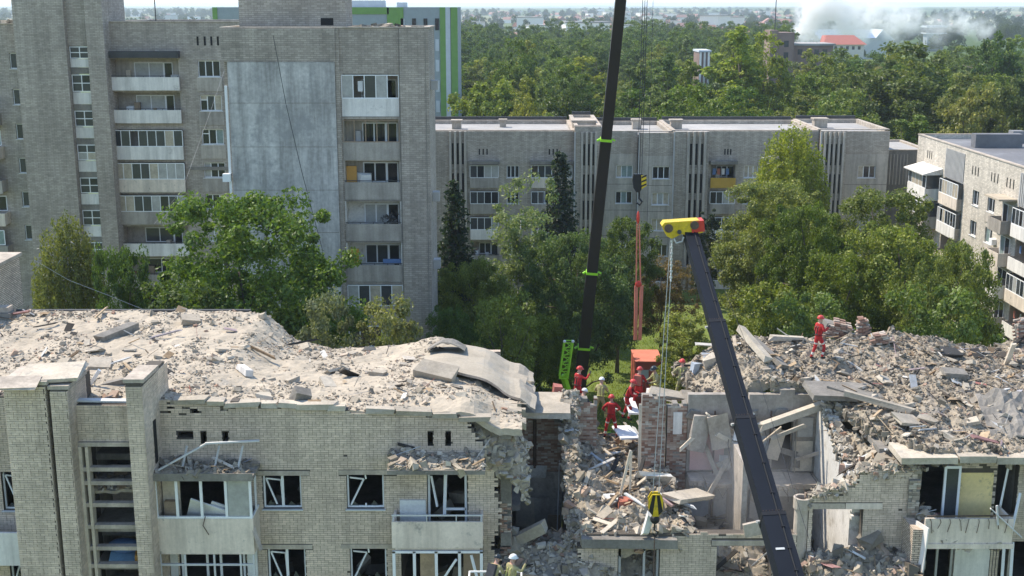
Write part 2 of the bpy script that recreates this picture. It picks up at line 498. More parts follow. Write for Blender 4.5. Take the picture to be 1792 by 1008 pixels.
build_ground()

# ---------------------------------------------------------------- facade helpers
def facade(parent, F, u0, u1, v0, v1, holes, thick, m, name='wall'):
    us = sorted({u0, u1} | {max(u0, min(u1, h[i])) for h in holes for i in (0, 1)})
    vs = sorted({v0, v1} | {max(v0, min(v1, h[i])) for h in holes for i in (2, 3)})
    mb = MB(); P = F.p
    for a, b in zip(us, us[1:]):
        for c, d in zip(vs, vs[1:]):
            mu, mv = (a + b) / 2, (c + d) / 2
            if any(h[0] < mu < h[1] and h[2] < mv < h[3] for h in holes): continue
            mb.add([P(a, c, 0), P(b, c, 0), P(b, d, 0), P(a, d, 0)], [(0, 1, 2, 3)])
    for (a, b, c, d) in holes:
        for p, q in (((a, c), (b, c)), ((b, c), (b, d)), ((b, d), (a, d)), ((a, d), (a, c))):
            mb.add([P(*p, 0), P(*p, -thick), P(*q, -thick), P(*q, 0)], [(0, 1, 2, 3)])
    # outer rim
    for p, q in (((u0, v0), (u1, v0)), ((u1, v0), (u1, v1)), ((u1, v1), (u0, v1)), ((u0, v1), (u0, v0))):
        mb.add([P(*p, 0), P(*q, 0), P(*q, -thick), P(*p, -thick)], [(0, 1, 2, 3)])
    return mb.build(name, m, parent)

rngw = random.Random(5)
def window(parent, F, u0, u1, v0, v1, cuts=(0.5,), w=-0.13, fr=0.07, frame='white', glass=None, transom=(), name='window', sill=True, skip=()):
    """a window: frame mesh with one child per pane; transom: (column, height fraction)"""
    g = 0.004
    mb = MB()
    mb.fbox(F, u0 + g, u1 - g, v0 + g, v0 + fr, w - 0.05, w)
    mb.fbox(F, u0 + g, u1 - g, v1 - fr, v1 - g, w - 0.05, w)
    mb.fbox(F, u0 + g, u0 + fr, v0 + fr, v1 - fr, w - 0.05, w)
    mb.fbox(F, u1 - fr, u1 - g, v0 + fr, v1 - fr, w - 0.05, w)
    xs = [u0 + fr] + [u0 + (u1 - u0) * c for c in cuts] + [u1 - fr]
    for c in xs[1:-1]:
        mb.fbox(F, c - fr * 0.55, c + fr * 0.55, v0 + fr, v1 - fr, w - 0.05, w)
    tr = dict(transom)
    rects = []
    for i in range(len(xs) - 1):
        a = xs[i] + (fr * 0.55 if i else 0); b = xs[i + 1] - (fr * 0.55 if i < len(xs) - 2 else 0)
        if i in tr:
            h = v0 + (v1 - v0) * tr[i]
            mb.fbox(F, a, b, h - fr * 0.5, h + fr * 0.5, w - 0.05, w)
            rects += [(a, b, v0 + fr, h - fr * 0.5), (a, b, h + fr * 0.5, v1 - fr)]
        else:
            rects.append((a, b, v0 + fr, v1 - fr))
    if sill:
        mb.fbox(F, u0 - 0.06, u1 + 0.06, v0 - 0.05, v0 - 0.004, w + 0.01, 0.07)
    o = mb.build(name, M[frame], parent)
    base = glass or (rngw.choice(['curtain', 'curtain2', 'curtain3']) if rngw.random() < 0.3 else 'glass')
    for k, (a, b, c, d) in enumerate(rects):
        if k in skip: continue
        gm = base if rngw.random() < 0.75 else rngw.choice(['glass', 'glass2', 'curtain', 'curtain2', 'curtain3'])
        MB().fbox(F, a, b, c, d, w - 0.03, w - 0.022).build('pane', M[gm], o)
    return o

def vents(parent, F, us, v0, v1, wd=0.14):
    mb = MB()
    for u in us: mb.fbox(F, u - wd / 2, u + wd / 2, v0, v1, -0.2, 0.012)
    return mb.build('attic_vent', M['void'], parent)

def loggia(parent, F, u0, u1, vf, vc, depth, wall, par='parapet_g', ph=0.95, style='open', out=0.0, parname='parapet'):
    """recess behind the facade hole: back wall with window and door, parapet, optional glazing"""
    mb = MB(); P = F.p
    t = 0.08
    mb.fbox(F, u0 + .004, u1 - .004, vf - 0.14, vf - .004, -depth, out)             # floor slab
    mb.fbox(F, u0 + .004, u1 - .004, vf + 0.0, vc - .004, -depth - t, -depth)      # back wall
    mb.fbox(F, u0 + .004, u0 + t, vf, vc - .004, -depth, -0.02)
    mb.fbox(F, u1 - t, u1 - .004, vf, vc - .004, -depth, -0.02)
    if out:
        mb.fbox(F, u0 + .006, u0 + t - .004, vf, vf + ph, 0.002, out - .06)
        mb.fbox(F, u1 - t + .004, u1 - .006, vf, vf + ph, 0.002, out - .06)
    lg = mb.build('loggia', M[wall], parent)
    p = MB(); p.fbox(F, u0 + 0.01, u1 - 0.01, vf - 0.1, vf + ph, out - 0.06, out + 0.02)
    p.build(parname, M[par], lg)
    L = u1 - u0
    Fb = Frame(F.p(0, 0, -depth), F.U, F.N)
    # back window and balcony door
    mbw = MB(); a, b = u0 + L * 0.30, u0 + L * 0.72
    wt = min(vc - 0.25, vf + 2.15)
    for (c, d, e, f_) in ((a, b, vf + 0.85, wt), (b, b + 0.75, vf + 0.06, wt)):
        mbw.fbox(Fb, c, d, e, e + .07, 0.005, 0.05); mbw.fbox(Fb, c, d, f_ - .07, f_, 0.005, 0.05)
        mbw.fbox(Fb, c, c + .07, e, f_, 0.006, 0.051); mbw.fbox(Fb, d - .07, d, e, f_, 0.006, 0.051)
    mbw.fbox(Fb, (a + b) / 2 - .04, (a + b) / 2 + .04, vf + .85, wt, 0.006, 0.049)
    mbw.build('door_frame', M['white'], lg)
    MB().fbox(Fb, a + .07, b - .07, vf + .92, wt - .07, 0.006, 0.02).build('pane', M[rngw.choice(['glass', 'glass2', 'curtain'])], lg)
    MB().fbox(Fb, b + .07, b + .68, vf + .13, wt - .07, 0.006, 0.02).build('pane', M['glass'], lg)
    for q in range(rngw.randint(1, 4)):      # things stored on the balcony
        uu = rngw.uniform(u0 + .2, u1 - .9); ww = rngw.uniform(.2, .7); hh = rngw.uniform(.5, 1.7)
        MB().fbox(F, uu, uu + ww, vf, vf + hh, -depth + .12, -depth + rngw.uniform(.3, .6)).build('stored_item', M[rngw.choice(['wood', 'woodpale', 'cloth_w', 'cloth_b', 'greyframe', 'brownframe', 'white', 'cloth_r'])], lg)
    if rngw.random() < .25:
        for q in range(4):
            uu = u0 + .3 + q * (u1 - u0 - .8) / 4
            MB().fbox(F, uu, uu + .32, vc - 1.1, vc - .45, -.3, -.28).build('laundry', M[rngw.choice(['cloth_w', 'cloth_b', 'cloth_r', 'white'])], lg)
    if style in ('glazed', 'half', 'frames'):
        n = max(3, int(round(L / 0.75)))
        fm = MB(); fr = 0.06
        z0, z1 = vf + ph, vc - 0.05
        fm.fbox(F, u0 + .02, u1 - .02, z0, z0 + fr, out - .05, out); fm.fbox(F, u0 + .02, u1 - .02, z1 - fr, z1, out - .05, out)
        xs = [u0 + .02 + (L - .04) * i / n for i in range(n + 1)]
        for x in xs: fm.fbox(F, x - fr / 2, x + fr / 2, z0 + fr, z1 - fr, out - .05, out)
        fm.build('glazing_frame', M['white' if style != 'frames' else 'brownframe'], lg)
        for i in range(n):
            if style == 'frames' or (style == 'half' and rngw.random() < 0.4): continue
            gm = rngw.choice(['glass', 'glass2', 'glass2', 'curtain', 'curtain2'])
            MB().fbox(F, xs[i] + fr / 2, xs[i + 1] - fr / 2, z0 + fr, z1 - fr, out - .03, out - .024).build('pane', M[gm], lg)
        if out:
            sm = MB()
            for (a, b) in ((u0 + .01, u0 + .06), (u1 - .06, u1 - .01)):
                sm.fbox(F, a, b, z0, z1, 0.0, out - .06)
            sm.build('side_glazing', M['glass2'], lg)
    if style == 'open':
        rl = MB(); rl.fbox(F, u0 + .02, u1 - .02, vf + ph + .08, vf + ph + .12, out - .03, out + .01)
        for i in range(5):
            x = u0 + .1 + (L - .2) * i / 4; rl.fbox(F, x - .02, x + .02, vf + ph, vf + ph + .08, out - .025, out + .005)
        rl.build('handrail', M['flash'], lg)
    return lg

def fins(parent, F, u0, u1, v0, v1, rows, n=4, name='stair_screen'):
    """stair tower screen: tall concrete fins with dark slots between"""
    mb = MB(); L = u1 - u0
    wf = L / n * 0.45
    for i in range(n):
        c = u0 + L * (i + 0.5) / n
        mb.fbox(F, c - wf / 2, c + wf / 2, v0, v1, 0.004, 0.28)
    o = mb.build(name, M['panel'], parent)
    d = MB()
    for (a, b) in rows:
        for i in range(n - 1):
            c = u0 + L * (i + 1) / n
            d.fbox(F, c - wf * 0.42, c + wf * 0.42, a, b, -0.1, 0.03)
    d.build('stair_slot', M['void'], o)
    return o

def block(parent, x0, x1, y0, y1, z0, z1, wall, roof='roofgrey', par=0.45, front=True, name='wall', left=True):
    """body of a block: side and rear walls, roof sheet, parapets with caps (front wall built apart)"""
    t = 0.35
    mb = MB()
    if left: mb.box(x0, x0 + t, y0 + (t if front else 0), y1, z0, z1)
    mb.box(x1 - t, x1, y0 + (t if front else 0), y1, z0, z1)
    mb.box(x0 + t, x1 - t, y1 - t, y1, z0, z1)
    mb.build(name, M[wall], parent)
    MB().box(x0 + t, x1 - t, y0 + t, y1 - t, z1 - par - 0.25, z1 - par).build('roof', M[roof], parent)
    c = MB(); e = 0.06
    for (a, b, cc, d) in ((x0 - e, x1 + e, y0 - e, y0 + t), (x0 - e, x1 + e, y1 - t, y1 + e), (x0 - e, x0 + t, y0 + t, y1 - t), (x1 - t, x1 + e, y0 + t, y1 - t)):
        c.box(a, b, cc, d, z1 + 0.003, z1 + 0.09)
    c.build('parapet_cap', M['concrete'], parent)

# ---------------------------------------------------------------- tall nine-storey block on the left: end tower
def tall_block():
    t = empty('apartment_tower', (-12, 84, 0), 'tall grey block end with blank rendered wall and column of loggias', 'building')
    y0 = 78.0; Z = 28.1
    F = Frame((0, y0, 0), (1, 0, 0), (0, -1, 0))
    floors = [22.75, 20.0, 17.45, 14.75, 12.05, 9.3, 6.55, 3.8, 1.05]
    xl, xr = -10.72, -7.1
    holes = [(xl, xr, f, f + 2.5) for f in floors]
    holes[0] = (xl, xr, 22.75, 25.3)
    facade(t, F, -11.0, -5.2, 0, Z, holes, 0.35, M['towerbrick'])
    # the rendered end wall stands a hand in front of the brick
    F2 = Frame((0, y0 - 0.25, 0), (1, 0, 0), (0, -1, 0))
    facade(t, F2, -18.1, -11.0, 26.06, Z, [], 0.6, M['towerbrick'])
    facade(t, Frame((0, y0 - 0.31, 0), (1, 0, 0), (0, -1, 0)), -17.75, -11.06, 0, 26.04, [], 0.65, M['render'], 'rendered_wall')
    rb = MB(); rng = random.Random(3)
    for k in range(9):        # cracks / patched seams between wall panels
        z = 1.5 + k * 2.75
        rb.box(-17.7, -11.1, y0 - 0.318, y0 - 0.311, z, z + 0.03)
    rb.build('panel_joint', M['concrete_d'], t)
    block(t, -18.1, -5.2, y0, 83.8, 0, Z, 'towerbrick', 'roofdark', left=True)
    mb = MB(); mb.box(-18.0, -7.6, 83.9, 92, 0, Z - 0.3); mb.build('unseen_rear_wing', M['towerbrick'], t)  # unseen block, invented; kept short so the sun reaches the lawn
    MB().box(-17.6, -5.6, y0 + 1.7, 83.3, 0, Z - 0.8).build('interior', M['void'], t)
    st = ['half', 'frames', 'open', 'open', 'open', 'glazed', 'glazed', 'open', 'open']
    pr = ['parapet_w', 'parapet_g', 'parapet_g', 'parapet_g', 'parapet_g', 'parapet_g', 'parapet_g', 'parapet_g', 'parapet_g']
    for k, f in enumerate(floors):
        lg = loggia(t, F, xl, xr, f, f + (2.55 if k == 0 else 2.5), 1.35, 'plaster' if k in (3, 4) else 'panel', pr[k], 1.02, st[k], 0.0)
        if k in (2, 4):
            MB().box(xl + .1, xl + .75, y0 + .5, y0 + .58, f + .02, f + 2.0).build('cabinet', M['orange'], lg)
        if k == 4:
            MB().box(xr - 1.3, xr - .1, y0 + .35, y0 + .4, f + 1.02, f + 1.35).build('blue_sheet', M['cloth_b'], lg)
        if k == 2:
            MB().obox((xl + 1.3, y0 + .5, f + 1.1), (.8, .5, .7), (0.2, 0.1, 0.3), jit=.2, rng=rng).build('bundle', M['cloth_w'], lg)
        if k == 3:
            pl = MB()
            for i in range(60):
                pl.obox((xr - .65 + rng.gauss(0, .3), y0 + .4 + rng.gauss(0, .1), f + 1.25 + rng.gauss(0, .2)), (.16, .02, .1), (rng.random() * 6, rng.random() * 6, 0))
            pl.build('potted_leaves', M['flash'], lg)
    # brick piers flanking the loggias (slightly proud)
    pm = MB(); pm.box(-11.05, -10.78, y0 - 0.16, y0 - 0.003, 0, Z - .03); pm.box(-7.02, -5.2, y0 - 0.12, y0 - 0.003, 0, Z - .03)
    pm.build('brick_pier', M['towerbrick'], t)
    jm = MB(); jm.box(-7.06, -7.03, y0 - 0.1, y0 - .004, 0, Z); jm.box(-5.42, -5.38, y0 - .135, y0 - .121, 0, Z - .2)
    jm.build('joint', M['concrete_d'], t)
    # roof house with slots, antenna, clutter
    ph = MB(); ph.box(-17.4, -10.6, 80.2, 83.5, Z - .5, Z + 2.05); ph.build('roof_house', M['towerbrick'], t)
    pc = MB(); pc.box(-17.5, -10.5, 80.1, 83.6, Z + 2.053, Z + 2.2); pc.box(-16.0, -11.6, 81, 83, Z + 2.203, Z + 2.55); pc.build('roof_house_cap', M['concrete_d'], t)
    MB().box(-12.2, -11.4, 80.17, 80.199, Z + .15, Z + .6).build('roof_house_opening', M['void'], t)
    cl = MB()
    for i in range(26):
        x = rng.uniform(-10.3, -5.6)
        cl.obox((x, rng.uniform(78.6, 82), Z + rng.uniform(-.2, .15)), (rng.uniform(.2, .9), rng.uniform(.2, .6), rng.uniform(.08, .3)), (rng.uniform(-.3, .3), rng.uniform(-.3, .3), rng.random() * 3), jit=.12, rng=rng)
    cl.build('roof_clutter', M['rubble_g'], t)
    for (z) in (24.2, 17.0, 12.5): MB().box(-5.19, -4.75, 79.5, 80.3, z, z + .6).build('air_conditioner', M['greyframe'], t)
    # loose cable hanging across the blank wall
    MB().tube([wpt(478, 62, 77.5), wpt(500, 180, 77.4), wpt(528, 300, 77.3), wpt(565, 440, 77.2)], 0.02, 5).build('loose_cable', M['cable'], t)
    sd = MB(); sd.box(-17.95, -17.8, y0 - .5, y0 - .34, 13.5, 24.6); sd.box(-18.3, -17.8, y0 - .75, y0 - .33, 18.6, 19.1); sd.build('drain_pipe', M['white'], t)
tall_block()

def tall_wing():
    t = empty('apartment_wing', (-29, 110, 0), 'nine-storey grey brick wing with stair tower left of the blank wall', 'building')
    y0 = 105.0; Z = 28.1
    F = Frame((0, y0, 0), (1, 0, 0), (0, -1, 0))
    # window rows on the right strip, loggia stack on its left
    floors = [22.6, 19.85, 16.75, 13.95, 11.15, 8.35, 5.6, 2.85]
    holes = [(-34.0, -28.0, f, f + 2.45) for f in floors]
    wz = [(24.95, 23.6), (22.05, 20.75), (19.2, 17.9), (16.35, 15.05), (13.6, 12.3), (10.8, 9.5), (8.0, 6.7), (5.2, 3.9)]
    wx = (-26.45, -24.6)
    for (a, b) in wz: holes.append((wx[0], wx[1], b, a))
    facade(t, F, -33.65 - .6, -18.0, 0, Z, holes, 0.3, M['towerbrick'])
    block(t, -34.25, -18.0, y0, 118, 0, Z, 'towerbrick', 'roofdark')
    MB().box(-33.9, -18.4, y0 + 1.75, 117.6, 0, Z - .8).build('interior', M['void'], t)
    for k, (a, b) in enumerate(wz):
        window(t, F, wx[0], wx[1], b, a, (0.33, 0.66), transom=((0, .7),) if k in (1, 2) else ())
        pn = MB().fbox(F, wx[0] - .15, wx[1] + .15, b - 1.2, b - .06, 0.003, 0.05)
        pn.build('spandrel_panel', M['panel' if k % 2 == 0 else 'parapet_g'], t)
    sty = ['open', 'open', 'half', 'glazed', 'glazed', 'open', 'open', 'open']
    par = ['parapet_w', 'parapet_w', 'parapet_w', 'parapet', 'parapet_g', 'parapet_w', 'parapet_g', 'parapet_g']
    for k, f in enumerate(floors):
        loggia(t, F, -34.0, -28.0, f, f + 2.45, 1.3, 'plaster_g' if k else 'panel', par[k], 1.0, sty[k], 0.35)
    MB().fbox(F, -34.1, -27.9, 25.2, 25.75, 0.003, 0.75).build('canopy', M['flash'], t)
    pn = MB().fbox(F, -27.7, -18.1, 15.7, 16.0, 0.003, .06); pn.build('string_course', M['concrete_d'], t)
    vents(t, F, (-26.35, -25.75, -25.2, -24.65), 26.2, 26.95, .17)
    # stair tower
    ys = 103.4
    Fs = Frame((0, ys, 0), (1, 0, 0), (0, -1, 0))
    s = MB()
    s.box(-41.05, -36.85, ys, y0 + 1, 0, 31.6); s.box(-35.1, -33.68, ys, y0 + 1, 0, 31.6)
    s.box(-36.85, -35.1, ys + .55, y0 + 1, 26.2, 31.55)
    s.box(-40.5, -34, y0 + 1, y0 + 5.5, 27.6, 31.4)
    s.build('stair_tower', M['towerbrick'], t)
    rows = [(26.15, 24.45), (23.85, 21.4), (20.85, 18.55), (18.0, 15.7), (15.2, 12.9), (12.4, 10.1), (9.6, 7.4), (6.9, 4.6)]
    Fr = Frame((0, ys + .6, 0), (1, 0, 0), (0, -1, 0))
    for k, (a, b) in enumerate(rows):
        h = (a - b)
        window(t, Fr, -36.8, -35.15, b + h * .42, a, (0.5,), w=0.0, transom=((0, .5), (1, .5)), glass='glass2', sill=False, name='stair_window')
        MB().fbox(Fr, -36.8, -35.15, b, b + h * .4, -.05, .02).build('stair_window_panel', M['parapet_w'], t)
        MB().fbox(Fr, -36.84, -35.11, b - .55, b - .02, -.1, -.02).build('stair_landing', M['concrete_d'], t)
    # left piece of wing
    lx = -52
    hs = [(-42.1, -41.3, z, z + 1.3) for z in (24.3, 21.3, 18.4, 15.5, 12.6, 9.7)]
    Fl = Frame((0, 104.6, 0), (1, 0, 0), (0, -1, 0))
    facade(t, Fl, lx, -41.06, 0, 27.95, hs, .3, M['towerbrick'])
    for h in hs: window(t, Fl, h[0], h[1], h[2], h[3], (), glass='glass2')
    block(t, lx, -41.06, 104.6, 118, 0, 27.95, 'towerbrick', 'roofdark')
    for k, z in enumerate((19.6, 16.8, 14.0, 11.2, 8.4)):
        b = MB(); b.box(-48, -43.2, 103.4, 104.58, z, z + .15); b.box(-48, -43.2, 103.35, 103.42, z - .1, z + 1.0); b.box(-43.27, -43.2, 103.43, 104.58, z + .16, z + 1.0)
        bo = b.build('balcony', M['parapet' if k % 2 else 'parapet_g'], t)
        window(t, Fl, -47.6, -43.4, z + 1.05, z + 2.35, (.25, .5, .75), w=1.15 if k % 2 == 0 else .04, sill=False)
    rc = MB(); rng = random.Random(8)
    for i in range(14): rc.obox((rng.uniform(-47, -41.5), 105.4, 28.15), (rng.uniform(.3, 1.3), .4, .2), (0, rng.uniform(-.2, .2), rng.uniform(-.5, .5)), jit=.15, rng=rng)
    rc.build('roof_clutter', M['rubble'], t)
    an = MB(); an.tube([(-30.6, 108, 27.6), (-30.6, 108, 31.2)], .05, 6); an.bar((-31.2, 108, 30.6), (-30.0, 108, 30.6), .03); an.build('antenna_mast', M['cable'], t)
tall_wing()

# ---------------------------------------------------------------- long five-storey block across the courtyard
def long_block():
    t = empty('long_apartment_block', (15, 134, 0), 'long five-storey grey block across the courtyard with pale flat roof', 'building')
    Y = 128.0; Z = 16.75; ST = 2.75; W0 = 13.15
    def F(y): return Frame((0, y, 0), (1, 0, 0), (0, -1, 0))
    def wins(Fr, a, b, rows=(0, 1, 2, 3, 4), cuts=(.33, .66)):
        for k in rows: window(t, Fr, a, b, W0 - ST * k - 1.28, W0 - ST * k, cuts)
    secs = [  # x0,x1,y,top, wall, window columns (a,b), loggia columns(a,b)
        (-26, 6.5, Y, Z, 'farbrick', [(-0.55, 0.75)], [(-4.4, -1.4), (2.0, 6.3), (-14, -10)]),
        (6.5, 9.2, Y - .9, Z + .55, 'farbrick', [], []),
        (9.2, 13.1, Y + .2, Z, 'panel', [(10.9, 12.65)], []),
        (13.1, 16.7, Y - .8, Z - .1, 'panel', [(14.6, 16.4)], []),
        (16.7, 20.45, Y - .5, Z, 'farbrick', [], []),
        (20.45, 31.9, Y, Z, 'farbrick', [(24.25, 25.75), (30.0, 31.4)], [(20.75, 23.4), (26.7, 29.4)]),
        (31.9, 34.6, Y - .8, Z + .1, 'farbrick', [], []),
        (34.6, 39.25, Y - .1, Z, 'panel', [(36.15, 38.0)], []),
    ]
    for i, (a, b, y, top, wall, wc, lc) in enumerate(secs):
        Fr = F(y)
        holes = []
        for (c, d) in wc:
            for k in range(5): holes.append((c, d, W0 - ST * k - 1.28, W0 - ST * k))
        for (c, d) in lc:
            for k in range(5): holes.append((c, d, W0 - ST * k - 2.2, W0 - ST * k + .12))
        vb = top - 3.0 if wall == 'panel' else 0
        if wall == 'panel':
            facade(t, Fr, a, b, top - 2.4, top, [], .3, M['farbrick'])
            facade(t, Fr, a, b, 0, top - 2.4, holes, .3, M['panel'])
            jm = MB()
            for k in range(5): jm.fbox(Fr, a + .02, b - .02, W0 - ST * k - 2.0, W0 - ST * k - 1.94, 0.002, 0.012)
            jm.build('panel_joint', M['concrete_d'], t)
        else:
            facade(t, Fr, a, b, 0, top, holes, .3, M[wall])
        for (c, d) in wc: wins(Fr, c, d)
        for j, (c, d) in enumerate(lc):
            for k in range(5):
                pr = rngw.choice(['parapet_w', 'parapet', 'parapet_g', 'parapet_w'])
                if i == 5 and j == 0 and k == 0: pr = 'yellow_par'
                loggia(t, Fr, c, d, W0 - ST * k - 2.2, W0 - ST * k + .12, 1.1, 'plaster_g', pr, .95, rngw.choice(['glazed', 'half', 'open', 'glazed']), .3)
            MB().fbox(Fr, c - .1, d + .1, W0 + .2, W0 + .55, .003, .7).build('canopy', M['concrete_d'], t)
    # bodies and roofs
    for (a, b, y1, top, nm) in ((-26, 6.5, 140, Z, 0), (6.5, 9.2, 140.1, Z + .55, 1), (9.2, 16.7, 139.8, Z - .1, 0), (16.7, 31.9, 140, Z, 0), (31.9, 39.25, 140.1, Z + .1, 0)):
        block(t, a, b, Y + (0.3 if nm == 0 else -.5), y1, 0, top, 'farbrick', 'roofgrey', par=.35)
        MB().box(a + .3, b - .3, y1 + .02, y1 + .3, top - .3, top + .45).build('rear_parapet', M['flash'], t)
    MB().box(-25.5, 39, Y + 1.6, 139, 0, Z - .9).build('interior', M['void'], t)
    rows = [(12.9 - ST * k - 0.1 - 1.2, 12.9 - ST * k + 1.5) for k in range(5)]
    rows = [(13.3 - ST * k, 15.5 - ST * k) if k == 0 else (13.3 - ST * k - .2, 15.3 - ST * k - .2) for k in range(6)]
    rows = [r for r in rows if r[0] > 0]
    fins(t, F(Y), -6.7, -4.6, 0, Z, rows)
    fins(t, F(Y - .9), 7.0, 8.9, 0, Z, rows)
    fins(t, F(Y - .5), 18.0, 20.3, 0, Z, rows)
    fins(t, F(Y - .8), 32.1, 34.5, 0, Z, rows, 5)
    for us in ((-3.4, -3.0, -2.6), (3.9, 4.3, 4.7), (22.2, 22.5, 22.8)): vents(t, F(Y), us, 14.3, 14.9)
    c = MB()
    for (x, y, w, d, h) in ((7.6, 132, 2.4, 3, .75), (17.8, 134, 1.2, 1.0, .55), (33.4, 134, 1.4, 1.2, .7), (-6, 134, 1.0, 1.0, .5), (13.6, 135, .9, .9, .5), (-1, 136, .7, .7, .4)):
        c.box(x - w / 2, x + w / 2, y - d / 2, y + d / 2, Z - .4, Z + h)
        c.box(x - w / 2 - .12, x + w / 2 + .12, y - d / 2 - .12, y + d / 2 + .12, Z + h + .003, Z + h + .14)
    c.build('roof_vent', M['concrete'], t)
    # drain strips between sections
    d = MB()
    for x in (6.5, 13.1, 16.75, 31.9): d.box(x - .07, x + .07, 126.9, 127.0, 0, Z)
    d.build('drain_pipe', M['greyframe'], t)
    # entrance in the shade at the foot of the stair screens
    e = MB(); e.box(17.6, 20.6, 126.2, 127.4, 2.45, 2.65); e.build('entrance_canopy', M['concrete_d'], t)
    MB().box(18.4, 19.9, 127.38, 127.48, .1, 2.3).build('entrance_door', M['brownframe'], t)
long_block()

def link_block():
    t = empty('link_block', (41, 131, 0), 'low dark grey link between the long block and sunlit block', 'building')
    F = Frame((0, 129.2, 0), (1, 0, 0), (0, -1, 0))
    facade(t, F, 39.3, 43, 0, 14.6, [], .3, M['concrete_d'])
    block(t, 39.3, 44, 129.2, 139, 0, 14.6, 'farbrick', 'roofgrey', par=.1)
    jm = MB()
    for k in range(7): jm.fbox(F, 39.5 + k * .35, 39.6 + k * .35, 11, 14.2, .003, .05)
    jm.build('wall_batten', M['panel'], t)
link_block()

def sunlit_block():
    t = empty('sunlit_apartment_block', (48, 105, 0), 'sunlit cream brick block with stacked balconies at the right edge', 'building')
    X = 41.6; Z = 16.6; ST = 2.75
    F = Frame((X, 126, 0), (0, -1, 0), (-1, 0, 0))      # u runs towards the viewer
    L = 60
    W0 = 13.3
    wcols = [(16.0, 17.5), (19.6, 21.2), (35, 36.6), (38, 39.6), (52, 53.5)]
    lcols = [(8.6, 13.6), (26.2, 32.0), (42, 48)]
    holes = []
    for (a, b) in wcols:
        for k in range(5): holes.append((a, b, W0 - ST * k - 1.35, W0 - ST * k))
    for (a, b) in lcols:
        for k in range(5): holes.append((a, b, W0 - ST * k - 2.25, W0 - ST * k + .1))
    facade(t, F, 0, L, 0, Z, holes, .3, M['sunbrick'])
    for i, (a, b) in enumerate(wcols):
        for k in range(5):
            window(t, F, a, b, W0 - ST * k - 1.35, W0 - ST * k, (.5,))
            if i == 1: MB().fbox(F, a - .25, b + .25, W0 - ST * k - 2.3, W0 - ST * k - 1.42, .003, .06).build('spandrel_panel', M['panel'], t)
    for j, (a, b) in enumerate(lcols):
        for k in range(5):
            loggia(t, F, a, b, W0 - ST * k - 2.25, W0 - ST * k + .1, 1.1, 'plaster_g', rngw.choice(['parapet_w', 'parapet_w', 'parapet']), .95, ['glazed', 'half', 'open', 'glazed', 'open'][(k + j) % 5], .5)
        s = MB()
        n = 16
        for i in range(n): s.fbox(F, a + (b - a) * i / n, a + (b - a) * (i + .55) / n, 13.5, 16.2, .003, .09)
        s.build('slat_screen', M['greyframe'], t)
    # boxed-in corner balconies at the far end and a small one half way
    for k in range(5):
        z = W0 - ST * k - 2.2
        b = MB(); b.fbox(F, 2.2, 7.6, z - .15, z, 0.003, 1.5); b.fbox(F, 2.2, 7.6, z + .003, z + 1.0, 1.42, 1.5); b.fbox(F, 2.2, 2.28, z + .003, z + 1, .004, 1.42); b.fbox(F, 7.52, 7.6, z + .003, z + 1, .004, 1.42)
        bo = b.build('balcony', M[['parapet_w', 'parapet_g', 'parapet', 'parapet_w', 'parapet_g'][k]], t)
        if k in (0, 1, 3):
            Fw = Frame(F.p(0, 0, 1.46), F.U, F.N)
            window(t, Fw, 2.25, 7.55, z + 1.02, z + 2.3, (.2, .4, .6, .8), w=0, sill=False)
            for uu in (2.24, 7.5): MB().fbox(F, uu, uu + .06, z + 1.02, z + 2.3, .02, 1.4).build('side_pane', M['glass2'], bo)
    MB().prism([F.p(1.9, 13.5, 0.003), F.p(1.9, 14.1, 0.003), F.p(1.9, 13.55, 1.9), F.p(1.9, 13.45, 1.9)], F.U * 6.0).build('balcony_canopy', M['plaster'], t)
    for k in range(5):
        z = W0 - ST * k - 2.2
        b = MB(); b.fbox(F, 22.8, 25.6, z - .15, z, .003, 1.1); b.fbox(F, 22.8, 25.6, z + .003, z + .95, 1.04, 1.1); b.fbox(F, 22.8, 22.86, z + .003, z + .95, .004, 1.04); b.fbox(F, 25.54, 25.6, z + .003, z + .95, .004, 1.04)
        b.build('balcony', M[['parapet_g', 'parapet', 'parapet_w'][k % 3]], t)
        window(t, F, 23.2, 25.2, z + .1, z + 2.15, (.5,), w=.06, sill=False, name='balcony_door')
    MB().fbox(F, 22.6, 25.8, 13.75, 13.9, .003, 1.5).build('balcony_canopy', M['roofdust'], t)
    for us in ((3.2, 3.8, 4.4), (15.5, 16.2, 16.9), (20, 20.7, 21.4), (23.4, 24.1, 24.8)): vents(t, F, us, 14.6, 15.4, .2)
    MB().fbox(F, 22.0, 22.7, 11.0, 11.5, .003, .4).build('air_conditioner', M['white'], t); MB().fbox(F, 21.6, 22.3, 9.4, 9.9, .003, .4).build('air_conditioner', M['white'], t)
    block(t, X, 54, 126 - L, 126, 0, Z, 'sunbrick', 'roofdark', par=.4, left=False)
    # swap: the long side wall is the front; close it behind
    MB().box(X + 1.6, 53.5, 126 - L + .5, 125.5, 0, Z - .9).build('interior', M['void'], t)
    c = MB()
    for (x, y, w, d, h) in ((46.5, 118, 4.5, 1.2, .9), (47, 104, 5, 1.4, 1.0), (50, 122, 1.2, 1.2, .8), (44.3, 99, 2.5, 2, .9)):
        c.box(x - w / 2, x + w / 2, y - d / 2, y + d / 2, Z - .4, Z + h)
    c.build('roof_vent', M['roofdark'], t)
sunlit_block()

